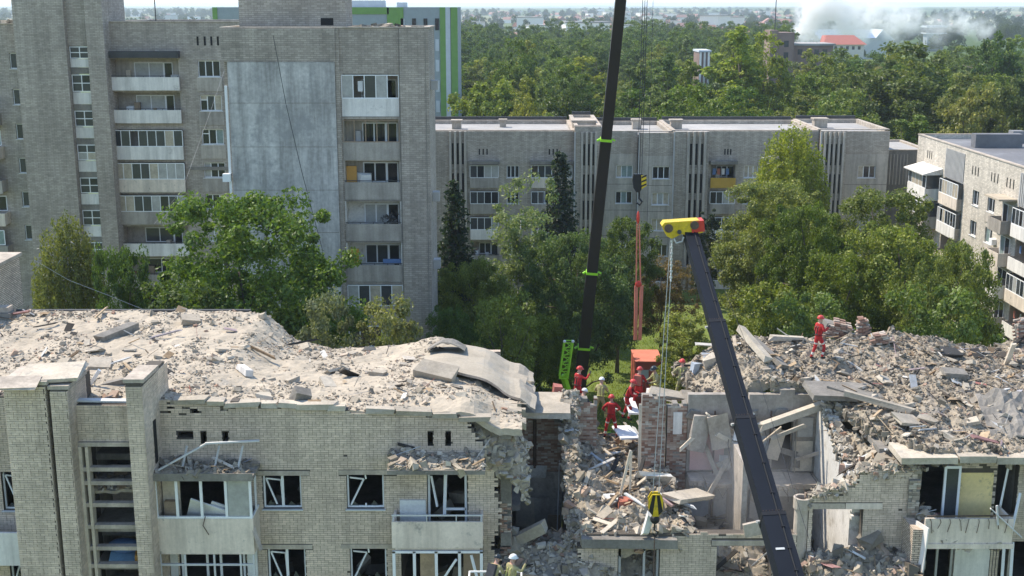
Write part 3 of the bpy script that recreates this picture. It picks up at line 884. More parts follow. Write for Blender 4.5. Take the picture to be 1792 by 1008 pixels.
# ---------------------------------------------------------------- buildings beyond the wood
def green_block():
    y0 = 185.0
    t = empty('green_apartment_block', (-24, 192, 0), 'modern green and blue-grey high-rise behind the tall grey block', 'building')
    F = Frame((0, y0, 0), (1, 0, 0), (0, -1, 0))
    top = 29.2
    xr = wpt(800, 60, y0).x
    m = MB(); m.box(-44, xr, y0 + .003, y0 + 14, 0, top); m.build('wall', M['bluegrey'], t)
    s = MB()
    for px in (776, 795): 
        x = wpt(px, 60, y0).x; s.box(x - .5, x + .5, y0 - .12, y0 + .002, 0, top)
    s.box(xr - 22, xr - 10, y0 - .1, y0 + .002, top - 1.0, top); s.box(-44, -43.3, y0 - .1, y0 + .002, 0, top)
    x1 = wpt(690, 60, y0).x; s.box(x1 - 1, x1 + 1.4, y0 - .1, y0 + .002, 0, top)
    s.build('green_stripe', M['green'], t)
    w = MB(); w.box(wpt(780, 60, y0).x, wpt(788, 60, y0).x, y0 - .14, y0 + .002, 0, top); w.build('white_stripe', M['bluewhite'], t)
    rng = random.Random(4)
    for i in range(7):
        for k in range(9):
            x = wpt(705 + i * 10, 60, y0).x; z = 27.6 - k * 3.0 - (1.2 if i % 2 else 0)
            MB().box(x - .28, x + .28, y0 - .1, y0 + .002, z - 1.7, z).build('window', M['bluewhite' if rng.random() < .7 else 'glass'], t)
    r = MB(); r.box(-38, -34, y0 + 3, y0 + 7, top + .003, top + 1.2); r.box(xr - 16, xr - 11, y0 + 3, y0 + 6, top + .003, top + 1.0); r.box(xr - 9, xr - 7.5, y0 + 2, y0 + 3, top + .003, top + .7)
    r.build('roof_plant', M['bluewhite'], t)
green_block()

def brown_building():
    y = 330
    a = wpt(1352, 55, y); b = wpt(1391, 55, y)
    t = empty('brown_brick_building', (a.x, y, 0), 'brown brick building with a tall stair block above the trees', 'building')
    MB().box(a.x + 1.6, b.x, y, y + 10, 0, a.z - .3).build('stair_block', M['brown'], t)
    MB().box(a.x - .5, a.x + 1.58, y - .2, y + 8, 0, a.z + .3).build('red_pier', M['brown'], t)
    c = wpt(1462, 80, y)
    MB().box(b.x + .02, c.x, y + 2, y + 14, 0, c.z).build('low_wing', M['brown'], t)
    MB().box(b.x + .02, c.x + .5, y + 1.5, y + 14.5, c.z + .003, c.z + .5).build('roof', M['roofgrey'], t)
    for k in range(3):
        MB().box(a.x + 3.2, a.x + 4.4, y - .05, y + .002, a.z - 4 - k * 3, a.z - 2.4 - k * 3).build('window', M['glass2'], t)
    for i in range(4):
        x = b.x + 1.5 + i * 2.2
        MB().box(x, x + 1.2, y + 1.9, y + 2.002, c.z - 2.4, c.z - 1).build('window', M['glass2'], t)
    MB().tube([(a.x + 1, y + 2, a.z), (a.x + 1, y + 2, a.z + 10)], .12, 6).build('mast', M['cable'], t)
brown_building()

def pink_building():
    y = 260; a = wpt(1224, 88, y); b = wpt(1243, 112, y)
    t = empty('pilastered_building', (a.x, y, 0), 'small brown building with pale pilasters showing between the trees', 'building')
    MB().box(a.x, b.x, y, y + 8, 0, a.z - .4).build('wall', M['brown'], t)
    for i in range(3):
        x = a.x + (b.x - a.x) * (.12 + .36 * i)
        MB().box(x - .2, x + .2, y - .15, y + .002, 0, a.z - .4).build('pilaster', M['housewall'], t)
    MB().box(a.x - .15, b.x + .15, y - .3, y + 8.4, a.z - .39, a.z).build('roof', M['bluewhite'], t)
pink_building()

def red_roof_building():
    y = 560; a = wpt(1445, 62, y); b = wpt(1512, 88, y)
    t = empty('red_roofed_building', (a.x, y, 0), 'pale building with a red metal roof beside the smoke', 'building')
    MB().box(a.x, b.x, y, y + 14, 0, b.z + 2.5).build('wall', M['housewall'], t)
    zz = b.z + 2.5
    MB().prism([(a.x - 1, y - 1, zz + .01), (b.x + 1, y - 1, zz + .01), (b.x - 3, y + 7, a.z), (a.x + 2, y + 7, a.z)], (0, 8, -.3)).build('roof', M['redroof'], t)
    for i in range(6):
        x = a.x + 1.5 + i * (b.x - a.x - 3) / 5.5
        MB().box(x, x + 1.2, y - .06, y + .002, zz - 2.2, zz - .7).build('window', M['glass2'], t)
red_roof_building()

def hangar():
    y = 700; a = wpt(1430, 60, y); b = wpt(1560, 70, y)
    t = empty('blue_roofed_hall', (a.x, y, 0), 'long hall with blue roof and white gable behind the red roof', 'building')
    zz = b.z + 1
    MB().box(a.x, b.x, y, y + 30, 0, zz).build('wall', M['bluewhite'], t)
    MB().prism([(a.x - 1, y - 1, zz + .01), (a.x - 1, y + 15, zz + 4.5), (a.x - 1, y + 31, zz + .01)], (b.x - a.x - 8, 0, 0)).build('roof', M['blueroof'], t)
    MB().prism([(b.x - 9, y - .5, zz), (b.x + 2, y - .5, zz - 1), (b.x - 5, y - .5, zz + 4.8)], (0, 25, 0)).build('gable', M['bluewhite'], t)
hangar()

def control_tower():
    y = 820; a = wpt(1622, 45, y); b = wpt(1654, 68, y)
    t = empty('control_tower', (a.x, y, 0), 'pale control tower with dark glass cab beyond the wood', 'tower')
    MB().box(a.x + 1, b.x - 1, y, y + 9, 0, a.z - 4.5).build('shaft', M['bluegrey'], t)
    MB().box(a.x, b.x, y - 1, y + 10, a.z - 4.49, a.z - 1.2).build('cab', M['glass2'], t)
    MB().box(a.x - .5, b.x + .5, y - 1.5, y + 10.5, a.z - 1.19, a.z).build('cab_roof', M['bluewhite'], t)
    MB().box(a.x - .3, b.x + .3, y - 1.3, y + 10.3, a.z - 5.2, a.z - 4.5).build('cab_floor', M['bluewhite'], t)
control_tower()
# ---------------------------------------------------------------- trees
def leaf_cloud(centers, radii, per, leaf, rng, up=0.35, flat=0.8, hang=0.0):
    n = len(centers) * per
    C = np.repeat(np.asarray(centers), per, 0); Rr = np.repeat(np.asarray(radii), per)
    d = rng.normal(size=(n, 3)); d /= np.linalg.norm(d, axis=1)[:, None]
    r = rng.random(n) ** 0.45
    pos = C + d * (Rr * r)[:, None] * np.array([1, 1, flat])
    if hang: pos[:, 2] -= hang * rng.random(n) ** 1.5
    nrm = d * 0.6 + rng.normal(size=(n, 3)) * 0.6; nrm[:, 2] += up
    nrm /= np.linalg.norm(nrm, axis=1)[:, None]
    t = rng.normal(size=(n, 3)); t -= (t * nrm).sum(1)[:, None] * nrm
    t /= np.linalg.norm(t, axis=1)[:, None]
    b = np.cross(nrm, t)
    L = leaf * rng.uniform(0.55, 1.25, n)[:, None]
    v = np.empty((n, 4, 3))
    v[:, 0] = pos - t * L * 0.55; v[:, 1] = pos + b * L * 0.34 - nrm * L * .06
    v[:, 2] = pos + t * L * 0.55; v[:, 3] = pos - b * L * 0.34 - nrm * L * .06
    return v

def quads_mesh(name, v, m):
    n = len(v)
    return np_mesh(name, v.reshape(-1, 3), np.arange(n * 4).reshape(n, 4), m)

def broad_tree(name, seed, H, rx, zc, rz, nclump, per, leaf, clump=(0.8, 1.5), lump=0.28, trunk=0.22, barkm='bark', hang=0.0, power=0.33):
    """returns trunk mesh and crown mesh of a broad-leaved tree of height H"""
    rng = np.random.default_rng(seed); rr = random.Random(seed)
    cs = []; rad = []
    off = rr.random() * 50
    while len(cs) < nclump:
        d = rng.normal(size=3); d /= np.linalg.norm(d)
        if d[2] < -0.75: continue
        r = (0.32 + 0.68 * rng.random()) ** power if rng.random() < 0.8 else rng.random()
        k = 1 + lump * mnoise.noise(Vector((d[0] * 1.7 + off, d[1] * 1.7, d[2] * 1.7))) * 2 + rng.normal() * 0.05
        p = np.array([d[0] * rx * r * k, d[1] * rx * r * k, zc + d[2] * rz * r * k])
        if p[2] > H: p[2] = H - rng.random() * .4
        if p[2] < 0.8: continue
        cs.append(p); rad.append(rr.uniform(*clump) * (0.75 if r > 0.9 else 1))
    crown = quads_mesh(name + '_crown', leaf_cloud(cs, rad, per, leaf, rng, hang=hang), M['leaf'])
    mb = MB()
    top = H * 0.8
    pts = [Vector((0, 0, 0))]
    for i in range(1, 7):
        pts.append(Vector((rr.uniform(-.12, .12) * i * .5, rr.uniform(-.12, .12) * i * .5, top * i / 6)))
    mb.tube(pts, [trunk * (1.25 if i == 0 else 1) * (1 - i / 7.5) for i in range(7)], 7)
    for k in range(14):
        i = rr.randint(1, 5); c = Vector(cs[rr.randrange(len(cs))])
        p = pts[i]
        if c.z < p.z + .2: c.z = p.z + rr.uniform(.3, 1.5)
        mid = p.lerp(c, .5) + Vector((0, 0, .25))
        mb.tube([p, mid, c], [trunk * .42 * (1 - i / 8), trunk * .26, trunk * .08], 5)
    tr = mb.mesh(name + '_trunk', M[barkm], None, True)
    return tr, crown

def spruce(name, seed, H, rb, per=26):
    rng = np.random.default_rng(seed); rr = random.Random(seed)
    mb = MB(); mb.tube([(0, 0, 0), (0, 0, H * .5), (0, 0, H)], [.2, .12, .02], 7)
    P = []; N = []
    z = 0.9
    cs = []; rad = []
    while z < H - .3:
        f = 1 - z / H
        n = max(5, int(13 * f + 4))
        for k in range(n):
            a = 2 * PI * (k + rr.random()) / n
            L = rb * (f ** .8) * rr.uniform(.6, 1.1) + .12
            tip = Vector((math.cos(a) * L, math.sin(a) * L, z - L * .35 + rr.uniform(-.15, .15)))
            base = Vector((0, 0, z))
            if L > .6: mb.tube([base, base.lerp(tip, .5) + Vector((0, 0, .08)), tip], [.04, .03, .012], 4)
            m = max(2, int(L / .3))
            for j in range(1, m + 1):
                q = base.lerp(tip, j / m); q.z += .1 * math.sin(PI * j / m)
                cs.append(np.array(q)); rad.append(.14 + .18 * (j / m))
        z += .42 + .25 * f
    v = leaf_cloud(cs, rad, 9, .34, rng, up=.2, flat=.55, hang=.38)
    return mb.mesh(name + '_trunk', M['bark'], None, True), quads_mesh(name + '_crown', v, M['leaf'])

def weeping(name, seed, H, rx, nstr=800):
    rng = np.random.default_rng(seed); rr = random.Random(seed)
    cs = []; rad = []
    for k in range(nstr):
        a = rr.random() * 2 * PI; r = rx * math.sqrt(rr.random())
        zt = H * (1 - .3 * (r / rx) ** 3) - rr.random() ** 1.3 * H * .5
        L = rr.uniform(1.2, 3.6)
        for j in range(int(L / .3)):
            cs.append(np.array([r * math.cos(a) + rr.gauss(0, .08), r * math.sin(a) + rr.gauss(0, .08), max(1, zt - j * .3)])); rad.append(.22)
    v = leaf_cloud(cs, rad, 6, .2, rng, up=0, flat=1.2)
    mb = MB(); pts = [(0, 0, 0), (.1, .05, H * .3), (-.05, .1, H * .6), (0, 0, H * .93)]
    mb.tube(pts, [.2, .15, .1, .03], 7)
    for k in range(16):
        z = rr.uniform(H * .35, H * .85); a = rr.random() * 2 * PI; L = rx * rr.uniform(.4, .9)
        mb.tube([(0, 0, z), (math.cos(a) * L * .5, math.sin(a) * L * .5, z + .9), (math.cos(a) * L, math.sin(a) * L, z + .7)], [.06, .04, .015], 5)
    return mb.mesh(name + '_trunk', M['birchbark'], None, True), quads_mesh(name + '_crown', v, M['leaf'])

PROTO = {
    'dense': broad_tree('dense_tree', 11, 15, 5.0, 9.0, 6.0, 330, 230, .2, (.35, 1.25), .22, .26),
    'round': broad_tree('round_tree', 12, 13, 4.8, 7.6, 5.4, 280, 220, .19, (.35, 1.2), .32, .24),
    'loose': broad_tree('loose_tree', 13, 14, 3.2, 8.6, 5.6, 180, 70, .23, (.5, 1.0), .4, .18),
    'oval': broad_tree('oval_tree', 19, 14, 2.9, 8.0, 6.0, 220, 160, .2, (.3, 1.0), .34, .16),
    'shrub': broad_tree('shrub', 14, 6.5, 3.2, 3.6, 2.9, 190, 62, .3, (.5, .9), .35, .12),
    'aspen': broad_tree('aspen', 15, 16, 2.6, 9.2, 6.6, 160, 75, .22, (.45, .9), .45, .18, 'birchbark'),
    'column': broad_tree('column_tree', 16, 12, .75, 6.2, 5.6, 80, 60, .24, (.3, .45), .1, .1),
    'spruce': spruce('spruce', 17, 16, 2.9),
    'weeping': weeping('weeping_tree', 18, 15, 3.2),
    'f_round': broad_tree('wood_tree', 21, 16, 5.2, 9.5, 6.4, 130, 100, .44, (.6, 1.7), .36, .3),
    'f_tall': broad_tree('wood_tall_tree', 22, 21, 4.2, 12, 8.6, 130, 100, .44, (.55, 1.55), .38, .3),
    'f_poplar': broad_tree('wood_poplar', 23, 24, 2.9, 13, 10.8, 84, 115, .44, (.7, 1.15), .35, .3),
    'f_loose': broad_tree('wood_loose_tree', 24, 18, 4.6, 10.5, 7.2, 70, 100, .46, (.8, 1.3), .45, .25),
}
GREENS = {'deep': (0.11, 0.165, 0.035), 'fresh': (0.105, 0.17, 0.028), 'olive': (0.16, 0.2, 0.06), 'dusty': (0.19, 0.195, 0.095), 'brownish': (0.19, 0.155, 0.1),
          'spruce': (0.035, 0.058, 0.036), 'pale': (0.2, 0.235, 0.11), 'birch': (0.18, 0.225, 0.045), 'yellow': (0.26, 0.27, 0.035), 'willow': (0.16, 0.175, 0.06)}
trng = random.Random(77)
def tree(kind, name, x, y, ztop, width, label, group, col='olive', z0=0.0, cat='tree'):
    """plant a tree at x,y; its crown top comes to ztop and its spread to about width metres"""
    tm, cm = PROTO[kind]
    H = max(v.co.z for v in cm.vertices) if not hasattr(tree, 'h') or kind not in tree.h else tree.h[kind][0]
    if not hasattr(tree, 'h'): tree.h = {}
    if kind not in tree.h:
        a = np.empty(len(cm.vertices) * 3, np.float32); cm.vertices.foreach_get('co', a); a = a.reshape(-1, 3)
        tree.h[kind] = (float(np.percentile(a[:, 2], 99.7)), float(np.percentile(np.abs(a[:, 0]), 97) * 2))
    H, Wd = tree.h[kind]
    e = empty(name, (x, y, z0), label, cat, group, trng.random() * 6.28)
    s = width / Wd
    e.scale = (s, s, (ztop - z0) / H)
    link('trunk', tm, e)
    c = link('crown', cm, e)
    g = GREENS[col] if isinstance(col, str) else col
    j = trng.uniform(.85, 1.15)
    c.color = (g[0] * j * trng.uniform(.9, 1.1), g[1] * j, g[2] * j * trng.uniform(.8, 1.2), 1)
    return e

def ctree(kind, name, px, ytop, wpx, Y, col, label, cat='tree'):
    p = wpt(px, ytop, Y)
    d = Y * math.cos(PITCH) + (CAM_H - p.z) * math.sin(PITCH)
    return tree(kind, name, p.x, Y, p.z, wpx * d / FPX, label, 'courtyard trees and shrubs', col, cat=cat)

ctree('weeping', 'weeping_tree', 112, 388, 120, 76, 'willow', 'drooping yellow-green tree at the far left below the stair tower')
ctree('dense', 'broad_tree', 205, 440, 130, 64, 'deep', 'dark green tree between the drooping tree and the biggest tree')
ctree('dense', 'broad_tree', 420, 348, 340, 66, 'fresh', 'biggest bright green tree in front of the blank rendered wall')
ctree('oval', 'dusty_shrub', 575, 522, 120, 59, 'dusty', 'dusty olive shrub behind the sagging roof, left of its pair', 'shrub')
ctree('oval', 'dusty_shrub', 672, 532, 135, 60, 'dusty', 'dusty olive shrub in front of the lowest loggia windows', 'shrub')
ctree('spruce', 'spruce_tree', 795, 322, 100, 96, 'spruce', 'dark spruce beside the corner of the tall grey block')
ctree('round', 'broad_tree', 835, 455, 150, 86, 'olive', 'olive tree at the foot of the left spruce')
ctree('aspen', 'aspen_tree', 912, 308, 125, 92, 'pale', 'tall pale silvery tree between the two spruces')
ctree('spruce', 'spruce_tree', 980, 272, 105, 106, 'spruce', 'dark spruce just left of the tall crane boom')
ctree('round', 'broad_tree', 1015, 408, 190, 86, 'olive', 'round olive tree behind the tall crane boom')
ctree('round', 'broad_tree', 1085, 388, 140, 97, 'birch', 'green tree right of the tall boom, below the hook block')
ctree('loose', 'brownish_tree', 1160, 452, 115, 99, 'brownish', 'brownish dusty tree behind the hanging salmon slings')
ctree('oval', 'green_shrub', 1208, 552, 100, 76, 'olive', 'shrub behind the firefighters, right of the red box', 'shrub')
ctree('weeping', 'birch_tree', 1388, 228, 125, 112, 'birch', 'tall drooping birch in front of the long block roof')
ctree('column', 'column_tree', 1226, 372, 24, 119, 'spruce', 'narrow dark columnar tree by the yellow boom head, left one')
ctree('column', 'column_tree', 1248, 366, 24, 120, 'spruce', 'narrow dark columnar tree by the yellow boom head, right one')
ctree('dense', 'broad_tree', 1352, 322, 175, 97, 'olive', 'big olive tree right of the dark blue boom')
ctree('round', 'broad_tree', 1425, 362, 170, 90, 'deep', 'olive tree below the drooping birch')
ctree('dense', 'broad_tree', 1545, 338, 190, 93, 'birch', 'tall green tree in front of the link block')
ctree('round', 'broad_tree', 1590, 402, 260, 79, 'olive', 'wide olive tree behind the person in red on the rubble')
ctree('round', 'broad_tree', 1668, 432, 165, 73, 'olive', 'olive tree in front of the sunlit block balconies')
ctree('dense', 'broad_tree', 1470, 450, 170, 77, 'deep', 'dark green tree in the middle of the right-hand trees')
ctree('oval', 'green_shrub', 1335, 505, 140, 70, 'birch', 'fresh green shrub beside the lower dark blue boom', 'shrub')
ctree('oval', 'green_shrub', 1420, 520, 130, 66, 'olive', 'olive shrub directly behind the right-hand rubble', 'shrub')
ctree('round', 'broad_tree', 800, 540, 120, 76, 'deep', 'dark green tree right of the tall block foot')
ctree('loose', 'broad_tree', 880, 515, 150, 74, 'birch', 'light green tree behind the lifted roof sheet')
ctree('dense', 'broad_tree', 945, 560, 120, 80, 'deep', 'dark tree left of the lime-green lattice')
ctree('oval', 'green_shrub', 690, 590, 100, 62, 'olive', 'low olive shrub behind the hump of the roof', 'shrub')
ctree('oval', 'green_shrub', 1650, 510, 170, 62, 'olive', 'wide olive shrub behind the right rubble edge', 'shrub')
ctree('oval', 'green_shrub', 320, 500, 180, 60, 'deep', 'dark shrub under the biggest bright green tree', 'shrub')

# --- the wood: nearest trees one by one
def hidden_by_blocks(x, y):
    px = 896 + FPX * x / (y * math.cos(PITCH) + 14 * math.sin(PITCH))
    return px < 735 or px > 1900
KL = {'f_round': 'rounded tree', 'f_tall': 'tall oval tree', 'f_poplar': 'slender poplar', 'f_loose': 'loose airy tree'}
wood_pts = []
def wood():
    rng = random.Random(31)
    # a few that stand out in the photograph
    for (k, px, yt, wpx, Y, col, lab) in (
        ('f_poplar', 1295, 48, 95, 215, 'birch', 'tall poplar clump left of the brown brick building'),
        ('f_tall', 1340, 60, 80, 225, 'birch', 'tall green tree touching the brown brick building'),
        ('f_tall', 1590, 78, 150, 190, 'olive', 'huge dark green tree right of the wood, above the link block'),
        ('f_round', 1460, 168, 105, 172, 'fresh', 'light green round tree behind the long block roof'),
        ('f_round', 925, 172, 90, 168, 'yellow', 'yellow-green tree behind the long block near the tall block'),
        ('f_loose', 845, 140, 110, 175, 'birch', 'bright tree next to the green high-rise corner'),
        ('f_tall', 905, 70, 70, 235, 'deep', 'dark pointed tree right of the green high-rise'),
        ('f_round', 985, 105, 100, 230, 'fresh', 'light round tree left of the tall crane boom in the wood'),
        ('f_poplar', 1170, 95, 60, 200, 'olive', 'slim poplar right of the tall crane cables'),
        ('f_poplar', 1205, 108, 60, 196, 'birch', 'slim poplar in front of the small pilastered building'),
        ('f_round', 1740, 62, 110, 240, 'deep', 'dark round tree at the right end of the wood'),
        ('f_round', 1770, 140, 90, 170, 'olive', 'olive tree behind the sunlit block roof'),
        ('f_loose', 1700, 150, 90, 168, 'dusty', 'pale loose tree behind the sunlit block roof'),
    ):
        p = wpt(px, yt, Y); tree(k, 'wood_tree', p.x, Y, p.z, wpx * Y / FPX, lab, 'trees of the wood', col)
        wood_pts.append((p.x, Y))
    n = 0
    y = 150.0
    while y < 345:
        x = -0.09 * y
        while x < 0.46 * y:
            xx = x + rng.uniform(-3, 3); yy = y + rng.uniform(-4, 4)
            x += 9.2
            if hidden_by_blocks(xx, yy): continue
            if any((xx - a) ** 2 + (yy - b) ** 2 < 36 for a, b in wood_pts): continue
            if yy < 205 and xx < -6: continue
            # keep the small buildings between the trees free
            px = 896 + FPX * xx / yy
            if 1338 < px < 1400 and 290 < yy < 350: continue
            k = rng.choices(['f_round', 'f_tall', 'f_poplar', 'f_loose'], [4, 3, 1.6, 2.4])[0]
            h = {'f_round': 14, 'f_tall': 17.5, 'f_poplar': 19, 'f_loose': 15}[k] * rng.uniform(.78, 1.15)
            if 1338 < px < 1398 and yy < 330: h = min(h, 12)
            if 1218 < px < 1250 and yy < 265: h = min(h, 13)
            w = {'f_round': 10, 'f_tall': 8, 'f_poplar': 5.5, 'f_loose': 9}[k] * rng.uniform(.85, 1.2)
            col = rng.choices(['deep', 'olive', 'birch', 'fresh', 'dusty'], [4, 4, 3, 1.6, .8])[0]
            zone = 'left of the tall boom' if px < 1075 else ('between tall boom and brown building' if px < 1350 else 'right of the brown building')
            row = 'front rows' if yy < 195 else ('middle rows' if yy < 265 else 'back rows')
            tree(k, 'wood_tree', xx, yy, h, w, KL[k] + ' of the wood, ' + row + ', ' + zone, KL[k] + 's of the wood, ' + row + ', ' + zone, col)
            n += 1
        y += 9.0 + (y - 150) * .02
    return n
N_WOOD = wood()

# --- the far wood and the tree cover of the plain: one mass
def point_wood(name, pts, scales, kinds, label, tint):
    me = bpy.data.meshes.new(name)
    me.from_pydata([tuple(p) for p in pts], [], [])
    a = me.attributes.new('s', 'FLOAT', 'POINT'); a.data.foreach_set('value', np.asarray(scales, np.float32))
    o = link(name, me)
    ng = bpy.data.node_groups.new(name, 'GeometryNodeTree')
    ng.interface.new_socket('Geometry', in_out='INPUT', socket_type='NodeSocketGeometry')
    ng.interface.new_socket('Geometry', in_out='OUTPUT', socket_type='NodeSocketGeometry')
    gi = ng.nodes.new('NodeGroupInput'); go = ng.nodes.new('NodeGroupOutput')
    jn = ng.nodes.new('GeometryNodeJoinGeometry')
    at = ng.nodes.new('GeometryNodeInputNamedAttribute'); at.data_type = 'FLOAT'; at.inputs[0].default_value = 's'
    rv = ng.nodes.new('FunctionNodeRandomValue'); rv.data_type = 'FLOAT_VECTOR'
    rv.inputs[0].default_value = (0, 0, 0); rv.inputs[1].default_value = (0, 0, 6.28)
    ri = ng.nodes.new('FunctionNodeRandomValue'); ri.data_type = 'INT'
    ri.inputs[4].default_value = 0; ri.inputs[5].default_value = len(kinds) - 1; ri.inputs[8].default_value = 9
    for i, k in enumerate(kinds):
        # the crowns themselves, as mesh data held by the first object of that kind
        oi = ng.nodes.new('GeometryNodeObjectInfo')
        oi.inputs[0].default_value = SRC[k]
        ip = ng.nodes.new('GeometryNodeInstanceOnPoints')
        cm = ng.nodes.new('FunctionNodeCompare'); cm.data_type = 'INT'; cm.operation = 'EQUAL'
        ng.links.new(ri.outputs[2], cm.inputs[2]); cm.inputs[3].default_value = i
        ng.links.new(gi.outputs[0], ip.inputs['Points'])
        ng.links.new(cm.outputs[0], ip.inputs['Selection'])
        ng.links.new(oi.outputs['Geometry'], ip.inputs['Instance'])
        ng.links.new(rv.outputs[0], ip.inputs['Rotation'])
        ng.links.new(at.outputs[0], ip.inputs['Scale'])
        ng.links.new(ip.outputs[0], jn.inputs[0])
    ng.links.new(jn.outputs[0], go.inputs[0])
    md = o.modifiers.new('scatter', 'NODES'); md.node_group = ng
    o.color = (*tint, 1)
    return tag(o, label, 'wood', kind='stuff')
SRC = {}
for o in list(COL.objects):
    if o.parent is not None and o.name.startswith('crown'):
        for k in ('f_round', 'f_tall', 'f_poplar', 'f_loose'):
            if o.data is PROTO[k][1] and k not in SRC: SRC[k] = o
def far_woods():
    rng = random.Random(61)
    pts = []; s = []
    y = 350.0
    while y < 720:
        x = -.1 * y
        while x < .47 * y:
            xx, yy = x + rng.uniform(-3, 3), y + rng.uniform(-4, 4)
            px = 896 + FPX * xx / yy
            x += 9.5
            if 1395 < px < 1580 and yy > 410: continue
            if px > 1380 and yy > 520: continue
            pts.append((xx, yy, -2.0)); s.append(rng.uniform(.75, 1.15) if px < 1375 else rng.uniform(.55, .78))
        y += 11 + (y - 350) * .01
    o = point_wood('woodland', pts, s, ('f_round', 'f_tall', 'f_loose'), 'dense green woodland canopy between the near trees and the town', GREENS['deep'])
    pts = []; s = []
    # hedges, copses and garden trees of the plain
    for k in range(290):
        d = 650 + 4200 * rng.random() ** 1.7
        cx = rng.uniform(-.46, .47) * d
        for j in range(rng.randint(3, 12)):
            xx = cx + rng.gauss(0, 22 + d * .012); yy = d + rng.gauss(0, 12)
            px = 896 + FPX * xx / yy
            if 1360 < px < 1792 and 640 < yy < 900 and rng.random() < .85: continue
            pts.append((xx, yy, -1.0)); s.append(rng.uniform(.55, 1.1) * (1 if d < 2500 else 1.3))
    point_wood('plain_trees', pts, s, ('f_round', 'f_loose'), 'scattered trees and copses across the far plain', (0.07, 0.105, 0.04))
far_woods()

# --- far town
def town():
    rng = random.Random(91)
    w = MB().box(-4.5, 4.5, -4, 4, 0, 5).mesh('house_wall', M['housewall'])
    r = MB().prism([(-5, -4.6, 5.01), (-5, 0, 8.2), (-5, 4.6, 5.01)], (10, 0, 0)).mesh('house_roof', M['houseroof'])
    fl = MB().box(-9, 9, -6, 6, 0, 11).mesh('flat_house_wall', M['housewall'])
    fr = MB().box(-9.4, 9.4, -6.4, 6.4, 11.01, 11.6).mesh('flat_house_roof', M['roofgrey'])
    for k in range(285):
        d = 720 + 3300 * rng.random() ** 1.3
        px = rng.uniform(800, 1380) if rng.random() < .75 else rng.uniform(1000, 1790)
        if rng.random() < .06: px = rng.uniform(200, 380); d = rng.uniform(1600, 3500)
        if px > 1360 and d < 1500: continue
        big = rng.random() < .18
        zn = ('nearer' if d < 1500 else 'farther') + (' streets left of the tall boom' if px < 1075 else (' streets between boom and smoke' if px < 1390 else ' streets beyond the smoke'))
        lb = ('wide flat-roofed house' if big else 'small gabled house') + ' in the hazy town, ' + zn
        e = empty('town_house', ((px - 896) / FPX * d, d, 0), lb, 'house', lb.replace('house', 'houses'), rng.uniform(-.6, .6) + rng.choice((0, PI / 2)))
        sc_ = rng.uniform(.9, 1.7); e.scale = (sc_, sc_, sc_)
        link('wall', fl if big else w, e); link('roof', fr if big else r, e)
town()
# ---------------------------------------------------------------- tools for the ruined block
ZF5, ZF4 = 11.42, 8.67           # top of the fifth and fourth floor slabs
def fr_noise(x, y, s=1.0, o=5, seed=0.0):
    return mnoise.fractal(Vector((x * s + seed, y * s - seed, seed * .7)), 0.9, 2.1, o)

def voxwall(F, u0, u1, v0, v1, holes, thick, present=None, du=0.27, dv=0.16):
    """wall of small cells so that torn edges step along the brick courses"""
    def lines(a, b, d, ed):
        ls = sorted({round(e, 4) for e in ed if a < e < b} | {a, b})
        n = int((b - a) / d); out = list(ls)
        for i in range(1, n + 1):
            x = a + i * d
            if x < b and min(abs(x - e) for e in ls) > 0.05: out.append(x)
        return sorted(out)
    fine = present is not None
    us = lines(u0, u1, du if fine else 50, [h[i] for h in holes for i in (0, 1)])
    vs = lines(v0, v1, dv if fine else 50, [h[i] for h in holes for i in (2, 3)])
    nu, nv = len(us) - 1, len(vs) - 1
    on = [[True] * nv for _ in range(nu)]
    for i in range(nu):
        mu = (us[i] + us[i + 1]) / 2
        for j in range(nv):
            mv = (vs[j] + vs[j + 1]) / 2
            if any(h[0] < mu < h[1] and h[2] < mv < h[3] for h in holes): on[i][j] = False
            elif present and not present(mu, mv): on[i][j] = False
    mb = MB(); P = F.p
    g = lambda i, j: 0 <= i < nu and 0 <= j < nv and on[i][j]
    for i in range(nu):
        for j in range(nv):
            if not on[i][j]: continue
            a, b, c, d = us[i], us[i + 1], vs[j], vs[j + 1]
            mb.add([P(a, c, 0), P(b, c, 0), P(b, d, 0), P(a, d, 0)], [(0, 1, 2, 3)])
            mb.add([P(a, c, -thick), P(a, d, -thick), P(b, d, -thick), P(b, c, -thick)], [(0, 1, 2, 3)])
            if not g(i - 1, j): mb.add([P(a, c, -thick), P(a, c, 0), P(a, d, 0), P(a, d, -thick)], [(0, 1, 2, 3)])
            if not g(i + 1, j): mb.add([P(b, c, 0), P(b, c, -thick), P(b, d, -thick), P(b, d, 0)], [(0, 1, 2, 3)])
            if not g(i, j - 1): mb.add([P(a, c, -thick), P(b, c, -thick), P(b, c, 0), P(a, c, 0)], [(0, 1, 2, 3)])
            if not g(i, j + 1): mb.add([P(a, d, 0), P(b, d, 0), P(b, d, -thick), P(a, d, -thick)], [(0, 1, 2, 3)])
    return mb

